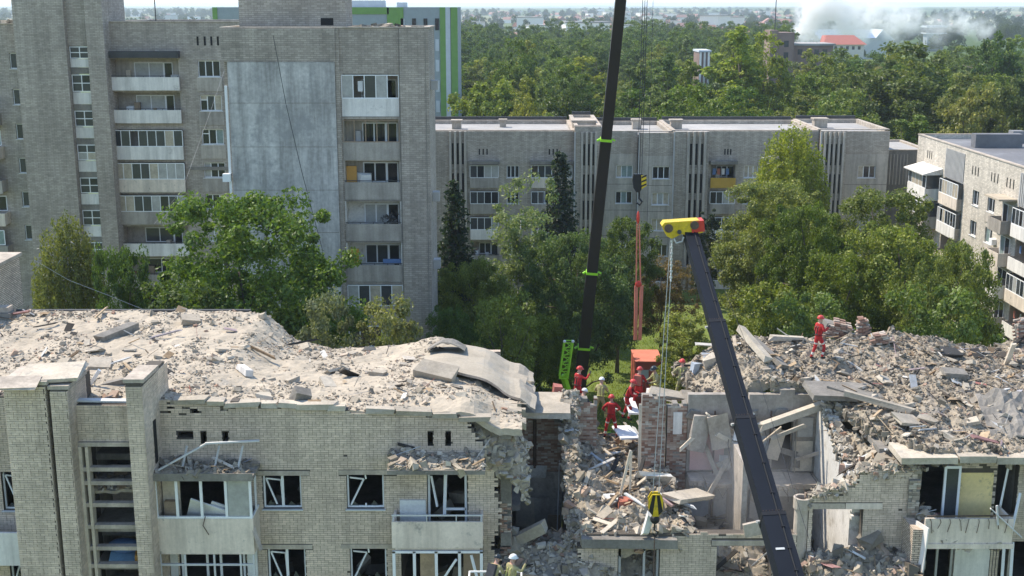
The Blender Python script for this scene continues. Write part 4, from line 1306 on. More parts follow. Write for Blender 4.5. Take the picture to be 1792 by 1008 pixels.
BW, BH, JT = 0.26, 0.079, 0.010
def brick_rects(F, u0, u1, v0, v1, holes=(), present=None, seed=1, loss=0.0):
    """facing bricks: five courses of stretchers over one another, then a header course"""
    rng = random.Random(seed); out = []
    n = int((v1 - v0) / BH)
    for j in range(n):
        v = v0 + j * BH; k = j % 5
        w = BW if k else BW / 2
        off = ((j // 5) % 2) * BW / 2 + (BW / 2 if k == 3 else 0)
        u = u0 - off
        while u < u1 - 0.02:
            a, b = max(u, u0), min(u + w, u1)
            u += w
            if b - a < 0.05: continue
            segs = [(a, b)]
            for h in holes:
                if h[2] < v + BH * .7 and h[3] > v + BH * .3:
                    ns = []
                    for (p, q) in segs:
                        if h[1] <= p or h[0] >= q: ns.append((p, q)); continue
                        if h[0] - p > .04: ns.append((p, h[0]))
                        if q - h[1] > .04: ns.append((h[1], q))
                    segs = ns
            for (p, q) in segs:
                if present and not present((p + q) / 2, v + BH / 2): continue
                if loss and rng.random() < loss: continue
                out.append((F, p + JT / 2, q - JT / 2, v + JT / 2, v + BH - JT / 2, rng.uniform(.006, .016)))
    return out

def bricks_stuff(rects, m, parent, name='brickwork'):
    mb = MB()
    for (F, a, b, c, d, w) in rects:
        P = F.p
        mb.add([P(a, c, w), P(b, c, w), P(b, d, w), P(a, d, w), P(a, c, -.02), P(b, c, -.02), P(b, d, -.02), P(a, d, -.02)],
               [(0, 1, 2, 3), (0, 4, 5, 1), (1, 5, 6, 2), (2, 6, 7, 3), (3, 7, 4, 0)])
    o = mb.build(name, m, parent); o['kind'] = 'stuff'
    return o

def bricks_mixed(rects, parent, vmin, n=300):
    # the n bricks that show largest are objects of their own, the rest one part
    vis = sorted([r for r in rects if r[3] > vmin], key=lambda r: -(r[2] - r[1]))[:n]
    ids = {id(r) for r in vis}
    bricks_single(vis, M['brick1'], parent)
    return bricks_stuff([r for r in rects if id(r) not in ids], M['brick'], parent)

def bricks_single(rects, m, parent):
    """every brick an object; alike bricks share their mesh"""
    cache = {}
    base = wloc(parent)
    for (F, a, b, c, d, w) in rects:
        key = (round(b - a, 2), round(d - c, 3), tuple(F.N))
        if key not in cache:
            G = Frame((0, 0, 0), F.U, F.N); hu = (b - a) / 2
            cache[key] = MB().fbox(G, -hu, hu, 0, d - c, -.03, 0).mesh('brick', m)
        o = link('brick', cache[key], parent)
        o.location = F.p((a + b) / 2, c, w) - base

def chunks(pos, size, rng, aspect=(1, .72, .5), jit=.22, tilt=.5):
    """many broken lumps as one array of quads; pos (n,3), size (n)"""
    n = len(pos)
    c = np.array([(-1, -1, -1), (1, -1, -1), (1, 1, -1), (-1, 1, -1), (-1, -1, 1), (1, -1, 1), (1, 1, 1), (-1, 1, 1)], float) * .5
    asp = np.array(aspect) * rng.uniform(.6, 1.4, (n, 3))
    v = (c[None] + rng.uniform(-jit, jit, (n, 8, 3))) * (asp * size[:, None])[:, None, :]
    yaw = rng.random(n) * 2 * PI; ax = rng.normal(0, tilt, n); ay = rng.normal(0, tilt, n)
    def rot(v, a, i, j):
        ca, sa = np.cos(a)[:, None], np.sin(a)[:, None]
        vi, vj = v[:, :, i].copy(), v[:, :, j].copy()
        v[:, :, i] = vi * ca - vj * sa; v[:, :, j] = vi * sa + vj * ca
    rot(v, ax, 1, 2); rot(v, ay, 0, 2); rot(v, yaw, 0, 1)
    v += pos[:, None, :]
    f = (np.arange(n) * 8)[:, None, None] + np.array(CUBE_F)[None]
    return v.reshape(-1, 3), f.reshape(-1, 4)

def rubble(name, zf, x0, x1, y0, y1, inside, dens, sizes, label, base='roofdust', piece='rubble', step=.16, rough=.12, seed=1, skirt=.6, tilt=.45, clus=0.0, mix=2.5):
    """rubble field: an uneven dusty sheet with thousands of lumps lying on it"""
    nx, ny = max(2, int((x1 - x0) / step)), max(2, int((y1 - y0) / step))
    xs = np.linspace(x0, x1, nx); ys = np.linspace(y0, y1, ny)
    Zg = {}
    def zz(x, y): return zf(x, y) + rough * fr_noise(x, y, .9, 5, seed * 3.3) + rough * .5 * fr_noise(x, y, 3.1, 3, seed)
    idx = {}; V = []; Fq = []
    def vid(i, j):
        if (i, j) not in idx:
            idx[(i, j)] = len(V); V.append((xs[i], ys[j], zz(xs[i], ys[j])))
        return idx[(i, j)]
    on = np.array([[inside((xs[i] + xs[i + 1]) / 2, (ys[j] + ys[j + 1]) / 2) for j in range(ny - 1)] for i in range(nx - 1)])
    for i in range(nx - 1):
        for j in range(ny - 1):
            if not on[i, j]: continue
            Fq.append((vid(i, j), vid(i + 1, j), vid(i + 1, j + 1), vid(i, j + 1)))
    # skirt down the open edges
    edges_ = []
    def sk(a, b):
        edges_.append((V[a], V[b]))
        va, vb = V[a], V[b]; k = len(V)
        V.append((va[0], va[1], va[2] - skirt)); V.append((vb[0], vb[1], vb[2] - skirt))
        Fq.append((a, k, k + 1, b))
    for i in range(nx - 1):
        for j in range(ny - 1):
            if not on[i, j]: continue
            if j == 0 or not on[i, j - 1]: sk(vid(i + 1, j), vid(i, j))
            if j == ny - 2 or not on[i, j + 1]: sk(vid(i, j + 1), vid(i + 1, j + 1))
            if i == 0 or not on[i - 1, j]: sk(vid(i, j), vid(i, j + 1))
            if i == nx - 2 or not on[i + 1, j]: sk(vid(i + 1, j + 1), vid(i + 1, j))
    rng = np.random.default_rng(seed)
    allv = [np.array(V)]; allf = [np.array(Fq)]; mi = [np.zeros(len(Fq), int)]
    off = len(V); area = (x1 - x0) * (y1 - y0)
    for (lo, hi, d) in sizes:
        n = int(area * d * dens)
        px = rng.uniform(x0, x1, n); py = rng.uniform(y0, y1, n)
        keep = np.array([inside(a, b) and (not clus or fr_noise(a, b, .5, 3, seed + 9.) + rng.normal(0, .22) > clus) for a, b in zip(px, py)], bool) if n else np.zeros(0, bool)
        px, py = px[keep], py[keep]; n = len(px)
        if not n: continue
        s = lo * (hi / lo) ** (rng.random(n) ** 1.6)
        pz = np.array([zz(a, b) for a, b in zip(px, py)]) + s * rng.uniform(-.1, .2, n)
        v, f = chunks(np.stack([px, py, pz], 1), s, rng, tilt=tilt)
        allv.append(v); allf.append(f + off); mi.append(np.ones(len(f), int)); off += len(v)
    if mix:
        n = int(area * mix)
        px = rng.uniform(x0, x1, n); py = rng.uniform(y0, y1, n)
        keep = np.array([inside(a, b) for a, b in zip(px, py)], bool); px, py = px[keep], py[keep]; n = len(px)
        if n:
            pz = np.array([zz(a, b) for a, b in zip(px, py)])
            for asp, lo, hi, tl, m0 in (((1, .1, .05), .4, 1.3, .3, 0), ((1, .025, .025), .4, 1.2, .5, 1), ((1, .7, .03), .2, .6, .35, 2)):
                q = np.arange(n) % 3 == m0
                if not q.any(): continue
                s = lo * (hi / lo) ** (rng.random(q.sum()) ** 1.5)
                v, f = chunks(np.stack([px[q], py[q], pz[q] + .06 + .1 * s], 1), s, rng, asp, .04 if m0 else .12, tl)
                allv.append(v); allf.append(f + off); mi.append(np.full(len(f), 2)); off += len(v)
    # lumps hanging out of the broken edge
    if edges_ and skirt >= .25:
        ne = int(len(edges_) * step * 26)
        k = rng.integers(0, len(edges_), ne); tt = rng.random(ne)[:, None]
        A = np.array([e[0] for e in edges_])[k]; B = np.array([e[1] for e in edges_])[k]
        pe_ = A + (B - A) * tt; pe_[:, 2] -= rng.random(ne) ** 1.4 * skirt * 1.1
        pe_[:, :2] += rng.normal(0, .05, (ne, 2))
        vv, ff = chunks(pe_, .06 * (.28 / .06) ** (rng.random(ne) ** 1.5), rng, tilt=.7)
        allv.append(vv); allf.append(ff + off); mi.append(np.ones(len(ff), int)); off += len(vv)
    v = np.concatenate(allv); f = np.concatenate(allf)
    c = np.array([(x0 + x1) / 2, (y0 + y1) / 2, v[:, 2].min()])
    me = np_mesh(name, v - c, f, [M[base], M[piece], M['mixbits']], midx=np.concatenate(mi))
    o = link(name, me, None, tuple(c))
    tag(o, label, 'rubble', kind='stuff')
    return o, zz

def hit(px, py, zf, ya=38, yb=60):
    """first point along the view of that pixel that lies under the height function"""
    y = ya
    while y < yb:
        p = wpt(px, py, y)
        if p.z <= zf(p.x, y): return p
        y += .04
    return wpt(px, py, yb)

def lerp_tab(tab, x):
    if x <= tab[0][0]: return tab[0][1]
    for (a, va), (b, vb) in zip(tab, tab[1:]):
        if x <= b:
            t = (x - a) / (b - a); t = t * t * (3 - 2 * t)
            return va + (vb - va) * t
    return tab[-1][1]

# ---------------------------------------------------------------- ruined block, standing left part
TOP_L = [(-27, 16.45), (-18, 16.45), (-12, 16.3), (-8, 16.12), (-4, 15.9), (-1.6, 15.72), (-.4, 15.2)]
def left_section():
    t = empty('ruined_block_standing_part', (-9, 45, 0), 'standing left part of the ruined cream brick block with broken windows', 'building')
    rng = random.Random(12)
    F = Frame((0, 40, 0), (1, 0, 0), (0, -1, 0))
    wins = [(-8.65, -7.32, 12.40, 13.63), (-5.74, -4.45, 12.40, 13.66), (-8.6, -7.27, 9.63, 10.88), (-5.7, -4.42, 9.63, 10.9)]
    doors = [(-11.7, -9.35, 11.47, 13.62), (-2.95, -1.55, 11.47, 13.78), (-11.7, -9.35, 8.72, 10.95), (-3.9, -1.3, 8.72, 11.0)]
    slots = [(-11.5, -10.95, 15.0, 15.22), (-10.7, -10.5, 14.78, 15.22), (-9.95, -9.75, 14.85, 15.22), (-2.9, -2.72, 14.72, 15.22), (-2.28, -2.1, 14.72, 15.22)]
    holes = wins + doors + slots
    def pres(u, v):
        tp = lerp_tab(TOP_L, u) + .12 * fr_noise(u, 0, 1.1, 4, 2.0)
        if v > tp: return False
        e = -.5 + .26 * fr_noise(v, 3, .9, 4, 5.0) - max(0, v - 13.9) * .55
        if u > e: return False
        # facing torn off below the eaves
        if v > tp - .5 and u < -9.5 and fr_noise(u, v * 2, 1.4, 3, 7.7) > .42: return False
        return True
    voxwall(F, -12.05, .3, 8.0, 16.6, holes, .4, pres).build('wall', M['mortar'], t)
    facade(t, Frame((0, 40.0, 0), (1, 0, 0), (0, -1, 0)), -27, -.4, 0, 7.995, [], .4, M['brickflat'])
    main = brick_rects(F, -12.05, .3, 8.0, 16.6, holes + [(-8.9, -7.0, 13.63, 13.8), (-6.0, -4.0, 13.66, 13.84), (-8.9, -7.0, 10.88, 11.06), (-6.0, -4.0, 10.9, 11.08)], pres, 3, .0025)
    lt = MB()
    for (a, b, z) in ((-8.9, -7.0, 13.63), (-6.0, -4.0, 13.66), (-8.9, -7.0, 10.88), (-6.0, -4.0, 10.9)): lt.fbox(F, a, b, z + .002, z + .17, -.1, .022)
    lt.build('lintel', M['concrete'], t)
    # left stub of facade beyond the fins
    stub_h = [(-17.7, -16.75, 12.35, 13.75), (-17.7, -16.75, 9.6, 11.0)]
    voxwall(F, -27, -16.5, 8.0, 16.5, stub_h, .4).build('wall', M['mortar'], t)
    main += brick_rects(F, -27, -16.55, 8, 16.5, stub_h, None, 4)
    for h in stub_h: broken_window(t, F, *h, cuts=(.5,), seed=int(h[2] * 7))
    b = MB(); b.box(-20, -16.7, 38.75, 38.85, 10.85, 12.05); b.box(-20, -16.7, 38.86, 39.99, 10.8, 10.95)
    b.build('balcony_parapet', M['parapet_w'], t)
    # stair bay: three fins, infill band and open concrete grid
    fx = [(-16.55, -15.2, 17.45), (-15.05, -14.5, 17.3), (-12.58, -12.05, 17.5)]
    single = []
    cores = MB(); caps = []
    for i, (a, bb, top) in enumerate(fx):
        cores.box(a + .012, bb - .012, 38.212, 40.9 if i == 2 else 40.5, 0, top)
        Ff = Frame((0, 38.2, 0), (1, 0, 0), (0, -1, 0))
        single += brick_rects(Ff, a, bb, 8.4, top - .02, [], None, 20 + i)
        Fs = Frame((bb, 0, 0), (0, 1, 0), (1, 0, 0))
        hs = [(39.1, 39.4, 14.4, 15.9)] if i == 2 else []
        main += brick_rects(Fs, 38.2, 40 if i < 2 else 41.2, 8.4, top - .02, hs, None, 30 + i)
        MB().obox(((a + bb) / 2, 39.1, top + .07), (bb - a + .14, 1.75, .13), (rng.uniform(-.02, .02), rng.uniform(-.02, .02), 0)).build('fin_cap', M['concrete'], t)
    cores.build('fin', M['mortar'], t)
    MB().box(-12.03, -12.018, 39.1, 39.4, 14.4, 15.9).build('fin_slot', M['void'], t)
    Fi = Frame((0, 38.9, 0), (1, 0, 0), (0, -1, 0))
    MB().box(-14.5, -12.58, 38.912, 39.2, 15.13, 16.55).build('stair_band', M['mortar'], t)
    main += brick_rects(Fi, -14.49, -12.59, 15.28, 16.55, [], None, 41)
    MB().box(-15.19, -15.06, 39.5, 39.7, 0, 16.6).build('slot_wall', M['brickflat'], t)
    for z in (14.6, 13.6, 12.6, 11.6, 10.6): MB().box(-15.19, -15.06, 39.3, 39.45, z, z + .12).build('slot_bar', M['concrete_d'], t)
    g = MB()
    g.box(-14.49, -12.6, 38.8, 39.1, 15.13, 15.27)
    for z in (14.31, 13.82, 13.03, 12.24, 11.45, 10.8, 10.1, 9.4): g.box(-14.49, -12.6, 38.82, 39.06, z - .07, z + .07)
    g.build('stair_transom', M['concrete'], t)
    for x in (-14.44, -14.22): MB().box(x - .05, x + .05, 38.78, 39.08, 8.5, 15.12).build('stair_mullion', M['woodpale'], t)
    # stair behind
    st = MB()
    for k, z in enumerate((13.45, 12.0, 10.6, 9.2)): st.box(-14.48, -12.6, 39.3, 41.6, z - .15, z)
    st.box(-14.5, -12.5, 42.4, 42.6, 0, 16.3); st.box(-14.6, -14.5, 40.5, 42.4, 0, 16.3); st.box(-12.58, -12.45, 41.25, 42.4, 0, 16.2)
    st.build('stair_landing', M['plaster_g'], t)
    main += brick_rects(Frame((0, 41.7, 0), (1, 0, 0), (0, -1, 0)), -14.48, -12.6, 12.0, 13.4, [], None, 43)
    MB().box(-14.48, -12.6, 41.712, 41.8, 11.9, 13.4).build('stair_back_wall', M['mortar'], t)
    sd = MB(); sd.obox((-12.9, 39.6, 10.95), (.35, .9, .5), (.3, .1, .2)); sd.build('orange_box', M['orange'], t)
    MB().obox((-13.3, 39.5, 10.75), (1.3, .6, .22), (.2, .15, .2)).build('foil_roll', M['foil'], t)
    MB().ell((-13.5, 39.7, 11.15), (.6, .35, .25)).build('bundle', M['cloth_b'], t)
    MB().bar((-12.75, 39.0, 12.3), (-12.85, 39.15, 13.3), .06).build('loose_slat', M['woodpale'], t)
    # rooms
    r = MB()
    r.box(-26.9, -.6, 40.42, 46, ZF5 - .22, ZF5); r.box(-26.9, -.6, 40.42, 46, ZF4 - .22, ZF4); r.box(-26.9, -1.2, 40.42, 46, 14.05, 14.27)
    r.build('floor_slab', M['concrete_d'], t)
    w = MB(); w.box(-26.9, -.5, 46, 46.3, 0, 15.0); w.box(-27.0, -26.8, 40.42, 46.3, 0, 16)
    for x in (-9.1, -6.5, -4.15): w.box(x, x + .12, 40.5, 45.99, 0, 14.0)
    w.build('inner_wall', M['plaster_g'], t)
    c = MB(); c.box(-27, -.5, 50.8, 51.1, 0, 15.0); c.build('rear_wall', M['brickflat'], t)
    # torn end: brick cross wall seen on edge
    Fe = Frame((-.02, 40.45, 0), (0, 1, 0), (1, 0, 0))
    def pe(u, v): return v < 15.0 - .25 * u + .5 * fr_noise(u, v, 1.3, 3, 1.1) and u > .12 + .22 * fr_noise(v, 1, 1.5, 3, 3.1)
    voxwall(Fe, 0, 5.6, 6.0, 15.4, [], .38, pe, .26, .16).build('torn_cross_wall', M['redmortar'], t)
    bricks_stuff(brick_rects(Fe, 0, 5.6, 6.0, 15.4, [], pe, 55, .12), M['redbrick'], t, 'torn_brickwork')
    Ft = Frame((0, 40.5, 0), (1, 0, 0), (0, -1, 0))
    bricks_stuff(brick_rects(Ft, -.42, -.03, 8.2, 13.9, [], lambda u, v: fr_noise(u, v, 2.5, 2, 4.4) > -.45, 57, .2), M['redbrick'], t, 'torn_brickwork')
    # windows with wrecked sashes
    for i, h in enumerate(wins): broken_window(t, F, *h, seed=i)
    # glazed balcony
    y = 38.9
    bb = MB(); bb.box(-12.1, -8.8, y, y + .09, 11.2, 12.5); bb.box(-8.89, -8.8, y + .092, 39.985, 11.2, 12.5); bb.box(-12.02, -8.9, y + .092, 39.98, 11.2, 11.36)
    bal = bb.build('glazed_balcony', M['parapet'], t)
    fm = MB()
    for x in (-12.06, -11.35, -10.52, -9.68, -8.86): fm.box(x - .045, x + .045, y + .02, y + .09, 12.503, 13.92)
    fm.box(-12.1, -8.82, y + .01, y + .1, 12.505, 12.57); fm.box(-12.1, -8.82, y + .01, y + .1, 13.86, 13.935); fm.box(-8.86, -8.8, y + .1, 39.98, 12.505, 12.57); fm.box(-8.86, -8.8, 39.6, 39.68, 12.57, 13.86)
    fm.build('balcony_frame', M['white'], bal)
    MB().box(-9.62, -8.92, y + .04, y + .046, 12.58, 13.85).build('pane', M['curtain'], bal)
    cn = MB(); cn.box(-12.2, -8.7, 38.75, 39.98, 13.95, 14.1); cn.box(-12.2, -8.7, 38.72, 38.748, 13.93, 14.2); cn.build('canopy', M['concrete_d'], bal)
    inn = MB(); inn.obox((-10.45, 39.3, 12.55), (1.3, .05, .95), (.5, .35, 0)); inn.obox((-9.7, 39.3, 12.5), (1.4, .05, .6), (.3, .4, 0.1)); inn.build('fallen_board', M['cloth_w'], bal)
    MB().box(-12.0, -11.4, 39.55, 39.6, 12.3, 13.85).build('side_board', M['woodpale'], bal)
    MB().box(-11.9, -11.45, 39.3, 39.5, 12.0, 12.95).build('cabinet', M['wood'], bal)
    MB().tube([(-10.4, 38.86, 12.6), (-10.48, 38.8, 12.3), (-10.3, 38.82, 11.95)], .018, 5).build('bent_rod', M['steel'], bal)
    MB().bar((-8.85, 39.0, 12.2), (-8.55, 38.8, 11.4), .16, .03).build('loose_sheet', M['concrete'], bal)
    # long bent strip and rods lying above the canopy
    sm = MB(); sm.bar((-11.9, 38.95, 14.25), (-10.3, 39.2, 15.1), .09, .05); sm.bar((-10.35, 39.2, 15.1), (-8.6, 39.6, 15.05), .1, .05)
    for x in (-11.2, -10.1, -9.3): sm.bar((x, 39.3, 14.2), (x + .15, 39.5, 14.9), .05)
    sm.build('bent_strip', M['rail'], bal)
    # balcony frame of the floor below
    fb = MB()
    for x in (-12.05, -11.2, -10.2, -9.3, -8.85): fb.box(x - .03, x + .03, y + .02, y + .08, 8.6, 11.18)
    for z in (10.8, 10.05): fb.box(-12.05, -8.85, y + .01, y + .085, z - .03, z + .03)
    fb.box(-12.1, -8.8, y, y + .09, 8.4, 9.6); fb.build('lower_balcony_frame', M['rail'], t)
    MB().box(-12.0, -11.75, 39.9, 39.99, 8.8, 11.1).build('wall_sheet', M['cloth_w'], t)
    MB().box(-9.3, -8.95, 39.9, 39.985, 8.8, 11.1).build('wall_sheet', M['cloth_w'], t)
    dm = MB()
    for (x0, x1) in ((-11.65, -10.7), (-10.3, -9.4)):
        dm.box(x0, x0 + .08, 40.05, 40.12, 8.75, 10.9); dm.box(x1 - .08, x1, 40.05, 40.12, 8.75, 10.9); dm.box(x0 + .08, x1 - .08, 40.05, 40.12, 10.82, 10.9)
    dm.build('door_frame', M['white'], t)
    # right balcony with a rubble-covered canopy
    y = 38.95
    b2 = MB(); b2.box(-4.1, -1.0, y, y + .09, 11.4, 12.36); b2.box(-1.09, -1.0, y + .092, 39.985, 11.4, 12.36); b2.box(-4.1, -4.01, y + .092, 39.985, 11.4, 12.36); b2.box(-4.0, -1.1, y + .092, 39.985, 11.3, 11.45)
    bo = b2.build('open_balcony', M['parapet'], t)
    hr = MB(); hr.box(-4.1, -1.0, y + .02, y + .06, 12.56, 12.61)
    for x in (-4.05, -2.9, -1.9, -1.05): hr.box(x - .015, x + .015, y + .025, y + .055, 12.36, 12.56)
    hr.build('handrail', M['rail'], bo)
    MB().box(-3.9, -3.0, 39.9, 39.985, 11.6, 12.75).build('white_panel', M['cloth_w'], bo)
    c2 = MB(); c2.box(-4.2, -.9, 38.8, 39.985, 14.13, 14.28); c2.build('canopy', M['concrete_d'], bo)
    dfm = MB(); dfm.box(-2.93, -2.85, 40.1, 40.17, 11.5, 13.75); dfm.box(-1.65, -1.57, 40.1, 40.17, 11.5, 13.75); dfm.bar((-2.3, 40.0, 13.7), (-2.35, 39.95, 12.2), .1, .06); dfm.bar((-2.8, 40.05, 13.6), (-2.6, 39.95, 12.5), .07, .05); dfm.box(-2.3, -1.6, 40.1, 40.17, 12.3, 12.38)
    dfm.build('door_frame', M['white'], bo)
    low = MB()
    for x in (-4.05, -3.35, -2.6, -1.8, -1.05): low.box(x - .05, x + .05, y + .02, y + .1, 8.7, 11.27)
    low.bar((-2.4, y, 10.2), (-1.9, y - .25, 11.1), .07); low.bar((-2.4, y, 10.2), (-2.25, y - .05, 9.0), .07); low.bar((-1.4, y + .1, 11.1), (-1.1, y - .1, 9.9), .07)
    low.box(-4.1, -1.0, y + .02, y + .1, 11.2, 11.28); low.build('lower_balcony_frame', M['white'], t)
    MB().box(-3.2, -2.7, 39.6, 39.65, 8.9, 10.9).build('brown_door', M['wood'], t)
    MB().box(-1.7, -1.1, 39.75, 39.8, 9.0, 11.0).build('brown_board', M['brownframe'], t)
    # furniture glimpsed in the rooms
    fu = MB()
    for k in range(16):
        x = rng.uniform(-8.5, -4.6) if k < 10 else rng.uniform(-2.8, -1.6)
        fu.obox((x, rng.uniform(40.9, 42.2), rng.choice((11.9, 12.3, 9.2, 9.5))), (rng.uniform(.2, .9), rng.uniform(.1, .5), rng.uniform(.2, .6)), (rng.uniform(-.6, .6), rng.uniform(-.6, .6), rng.random() * 3), jit=.1, rng=rng)
    fo = fu.build('room_debris', M['rubble_g'], t); fo['kind'] = 'stuff'
    # eaves: broken coping blocks along the top of the wall
    x = -11.6
    while x < -1.8:
        L = rng.uniform(.5, 1.3)
        if rng.random() < .72:
            z = lerp_tab(TOP_L, x + L / 2)
            MB().obox((x + L / 2, 40.12, z + .06), (L * .96, .42, .17), (rng.uniform(-.1, .1), rng.uniform(-.05, .05), rng.uniform(-.08, .08)), jit=.06, rng=rng).build('coping_block', M['slab'], t)
        x += L
    single.sort(key=lambda r: (r[0].O.y, -r[3]))
    vis = [r for r in single if r[3] > 10.2]
    bricks_single(vis[:300], M['brick1'], t)
    bricks_stuff(main + vis[300:] + [r for r in single if r[3] <= 10.2], M['brick'], t)
    return t

def broken_window(parent, F, u0, u1, v0, v1, cuts=(.5,), seed=0):
    """white frame whose sashes hang loose; glass gone but for splinters"""
    rng = random.Random(seed + 90)
    w = -.12; fr = .06; g = .004
    mb = MB()
    mb.fbox(F, u0 + g, u1 - g, v0 + g, v0 + fr, w - .06, w); mb.fbox(F, u0 + g, u1 - g, v1 - fr * .6, v1 - g, w - .06, w)
    mb.fbox(F, u0 + g, u0 + fr, v0 + fr, v1 - fr, w - .06, w); mb.fbox(F, u1 - fr, u1 - g, v0 + fr, v1 - fr, w - .06, w)
    if seed % 2 == 0:
        c = (u0 + u1) / 2; mb.fbox(F, c - .045, c + .045, v0 + fr, v1 - fr, w - .06, w)
    o = mb.build('window', M['white'], parent)
    s = MB(); W = (u1 - u0) * .4; H = (v1 - v0) * .78
    a = F.p(u0 + .1, v1 - .15, w - .02)
    b = a + F.U * W * .9 + Vector((0, 0, -.12)) - F.N * .15
    if seed % 2 == 0:
        d = b + Vector((.05, 0, -H)); e = a + F.U * .35 + Vector((0, 0, -H))
        for p, q in ((a, b), (b, d), (e, a)): s.bar(p, q, .055, .05)
    else:
        d = F.p(u0 + .12, v0 + .1, w)
        for p, q in ((a, b), (b, d)): s.bar(p, q, .06, .05)
        s.bar(F.p((u0 + u1) / 2, v1 - .05, w), F.p((u0 + u1) / 2 + .02, v1 - .2, w), .05)
        s.bar(F.p((u0 + u1) / 2, v0 + .05, w), F.p((u0 + u1) / 2, v0 + .16, w), .05)
    s.build('loose_sash', M['white'], o)
    P = F.p
    for k in range(2):
        x = u0 + (.1 if k == 0 else (u1 - u0) * .62)
        sh = MB(); sh.prism([P(x, v0 + fr, w - .03), P(x + .3, v0 + fr, w - .03), P(x + .12, v0 + fr + rng.uniform(.15, .4), w - .03)], F.N * .006)
        sh.build('glass_splinter', M['glass2'], o)
    sl = MB(); sl.fbox(F, u0 - .05, u1 + .05, v0 - .045, v0 - .003, -.15, .1); sl.build('sill', M['rail'], o)
    return o
left_section()

# ---------------------------------------------------------------- left roof
ZB_L = [(-27, 16.75), (-12.5, 16.75), (-10.8, 16.65), (-8.9, 15.35), (-7.5, 15.1), (-5, 15.2), (-3.3, 15.6), (-1.5, 15.1), (.4, 14.3)]
def zroof_l(x, y):
    f = lerp_tab(TOP_L, x) + .02
    b = lerp_tab(ZB_L, x)
    t = max(0, min(1, (y - 40) / 11)); t = t ** 1.3
    z = f + (b - f) * t
    # heap along the front eaves towards the torn end
    z += .35 * math.exp(-((x + 1.5) / 2.2) ** 2 - ((y - 41.5) / 1.8) ** 2)
    return z
def in_left(x, y):
    e = .05 + .45 * fr_noise(y, 2, .8, 3, 3.0)
    bk = 51 - max(0, x + 1.5) * 1.0
    return x < e + (y - 40) * .09 and y < bk and (y > 40.05 or x < -12.6) and not (x > -2.2 and y < 40.05)
SZ = [(.03, .09, 85), (.08, .18, 13), (.17, .36, 1.0)]
ROOF_L, zl = rubble('left_roof_rubble', zroof_l, -27, .8, 39.3, 51, lambda x, y: in_left(x, y) and (y > 40.1 or (-17 < x < -12.5 and y > 39.9)), 1.0, SZ,
                   'pale dusty roof of the standing part strewn with brick rubble', 'roofdust', 'rubble', .15, .09, 3, clus=.04, skirt=.24, mix=.45)
def zspill(x, y):
    return 15.45 - (x + 1.6) * .35 - max(0, 40.6 - y) * 1.6 - max(0, x) * 1.5
rubble('spilling_rubble', zspill, -1.9, .5, 39.85, 42.0, lambda x, y: y > 40.0 + max(0, -1.0 - x) * .3, 1.5, [(.06, .18, 34), (.15, .38, 16), (.3, .55, 2)],
       'rubble spilling over the torn corner of the standing part', 'rubdust', 'rubble', .12, .3, 9, .3, .7)
# rubble lying on the two balcony canopies
rubble('canopy_rubble', lambda x, y: 14.1 + .05, -12.1, -8.8, 38.8, 39.95, lambda x, y: True, 1.2, [(.06, .16, 40), (.14, .34, 16)], 'grey rubble on the canopy of the glazed balcony', 'rubdust', 'rubble_g', .12, .1, 5, .1, .7)
rubble('canopy_rubble', lambda x, y: 14.28 + .06 + .12 * (y - 39), -4.15, -.95, 38.85, 39.95, lambda x, y: True, 1.2, [(.06, .16, 40), (.14, .36, 18)], 'pale rubble on the canopy of the open balcony', 'rubdust', 'rubble', .12, .12, 6, .1, .7)
rubble('stair_rubble', lambda x, y: 13.47, -14.45, -12.6, 39.1, 41.5, lambda x, y: True, 1.0, [(.06, .2, 25), (.2, .42, 5)], 'rubble on the stair landing behind the concrete grid', 'rubdust', 'rubble', .15, .1, 7, .1, .6)
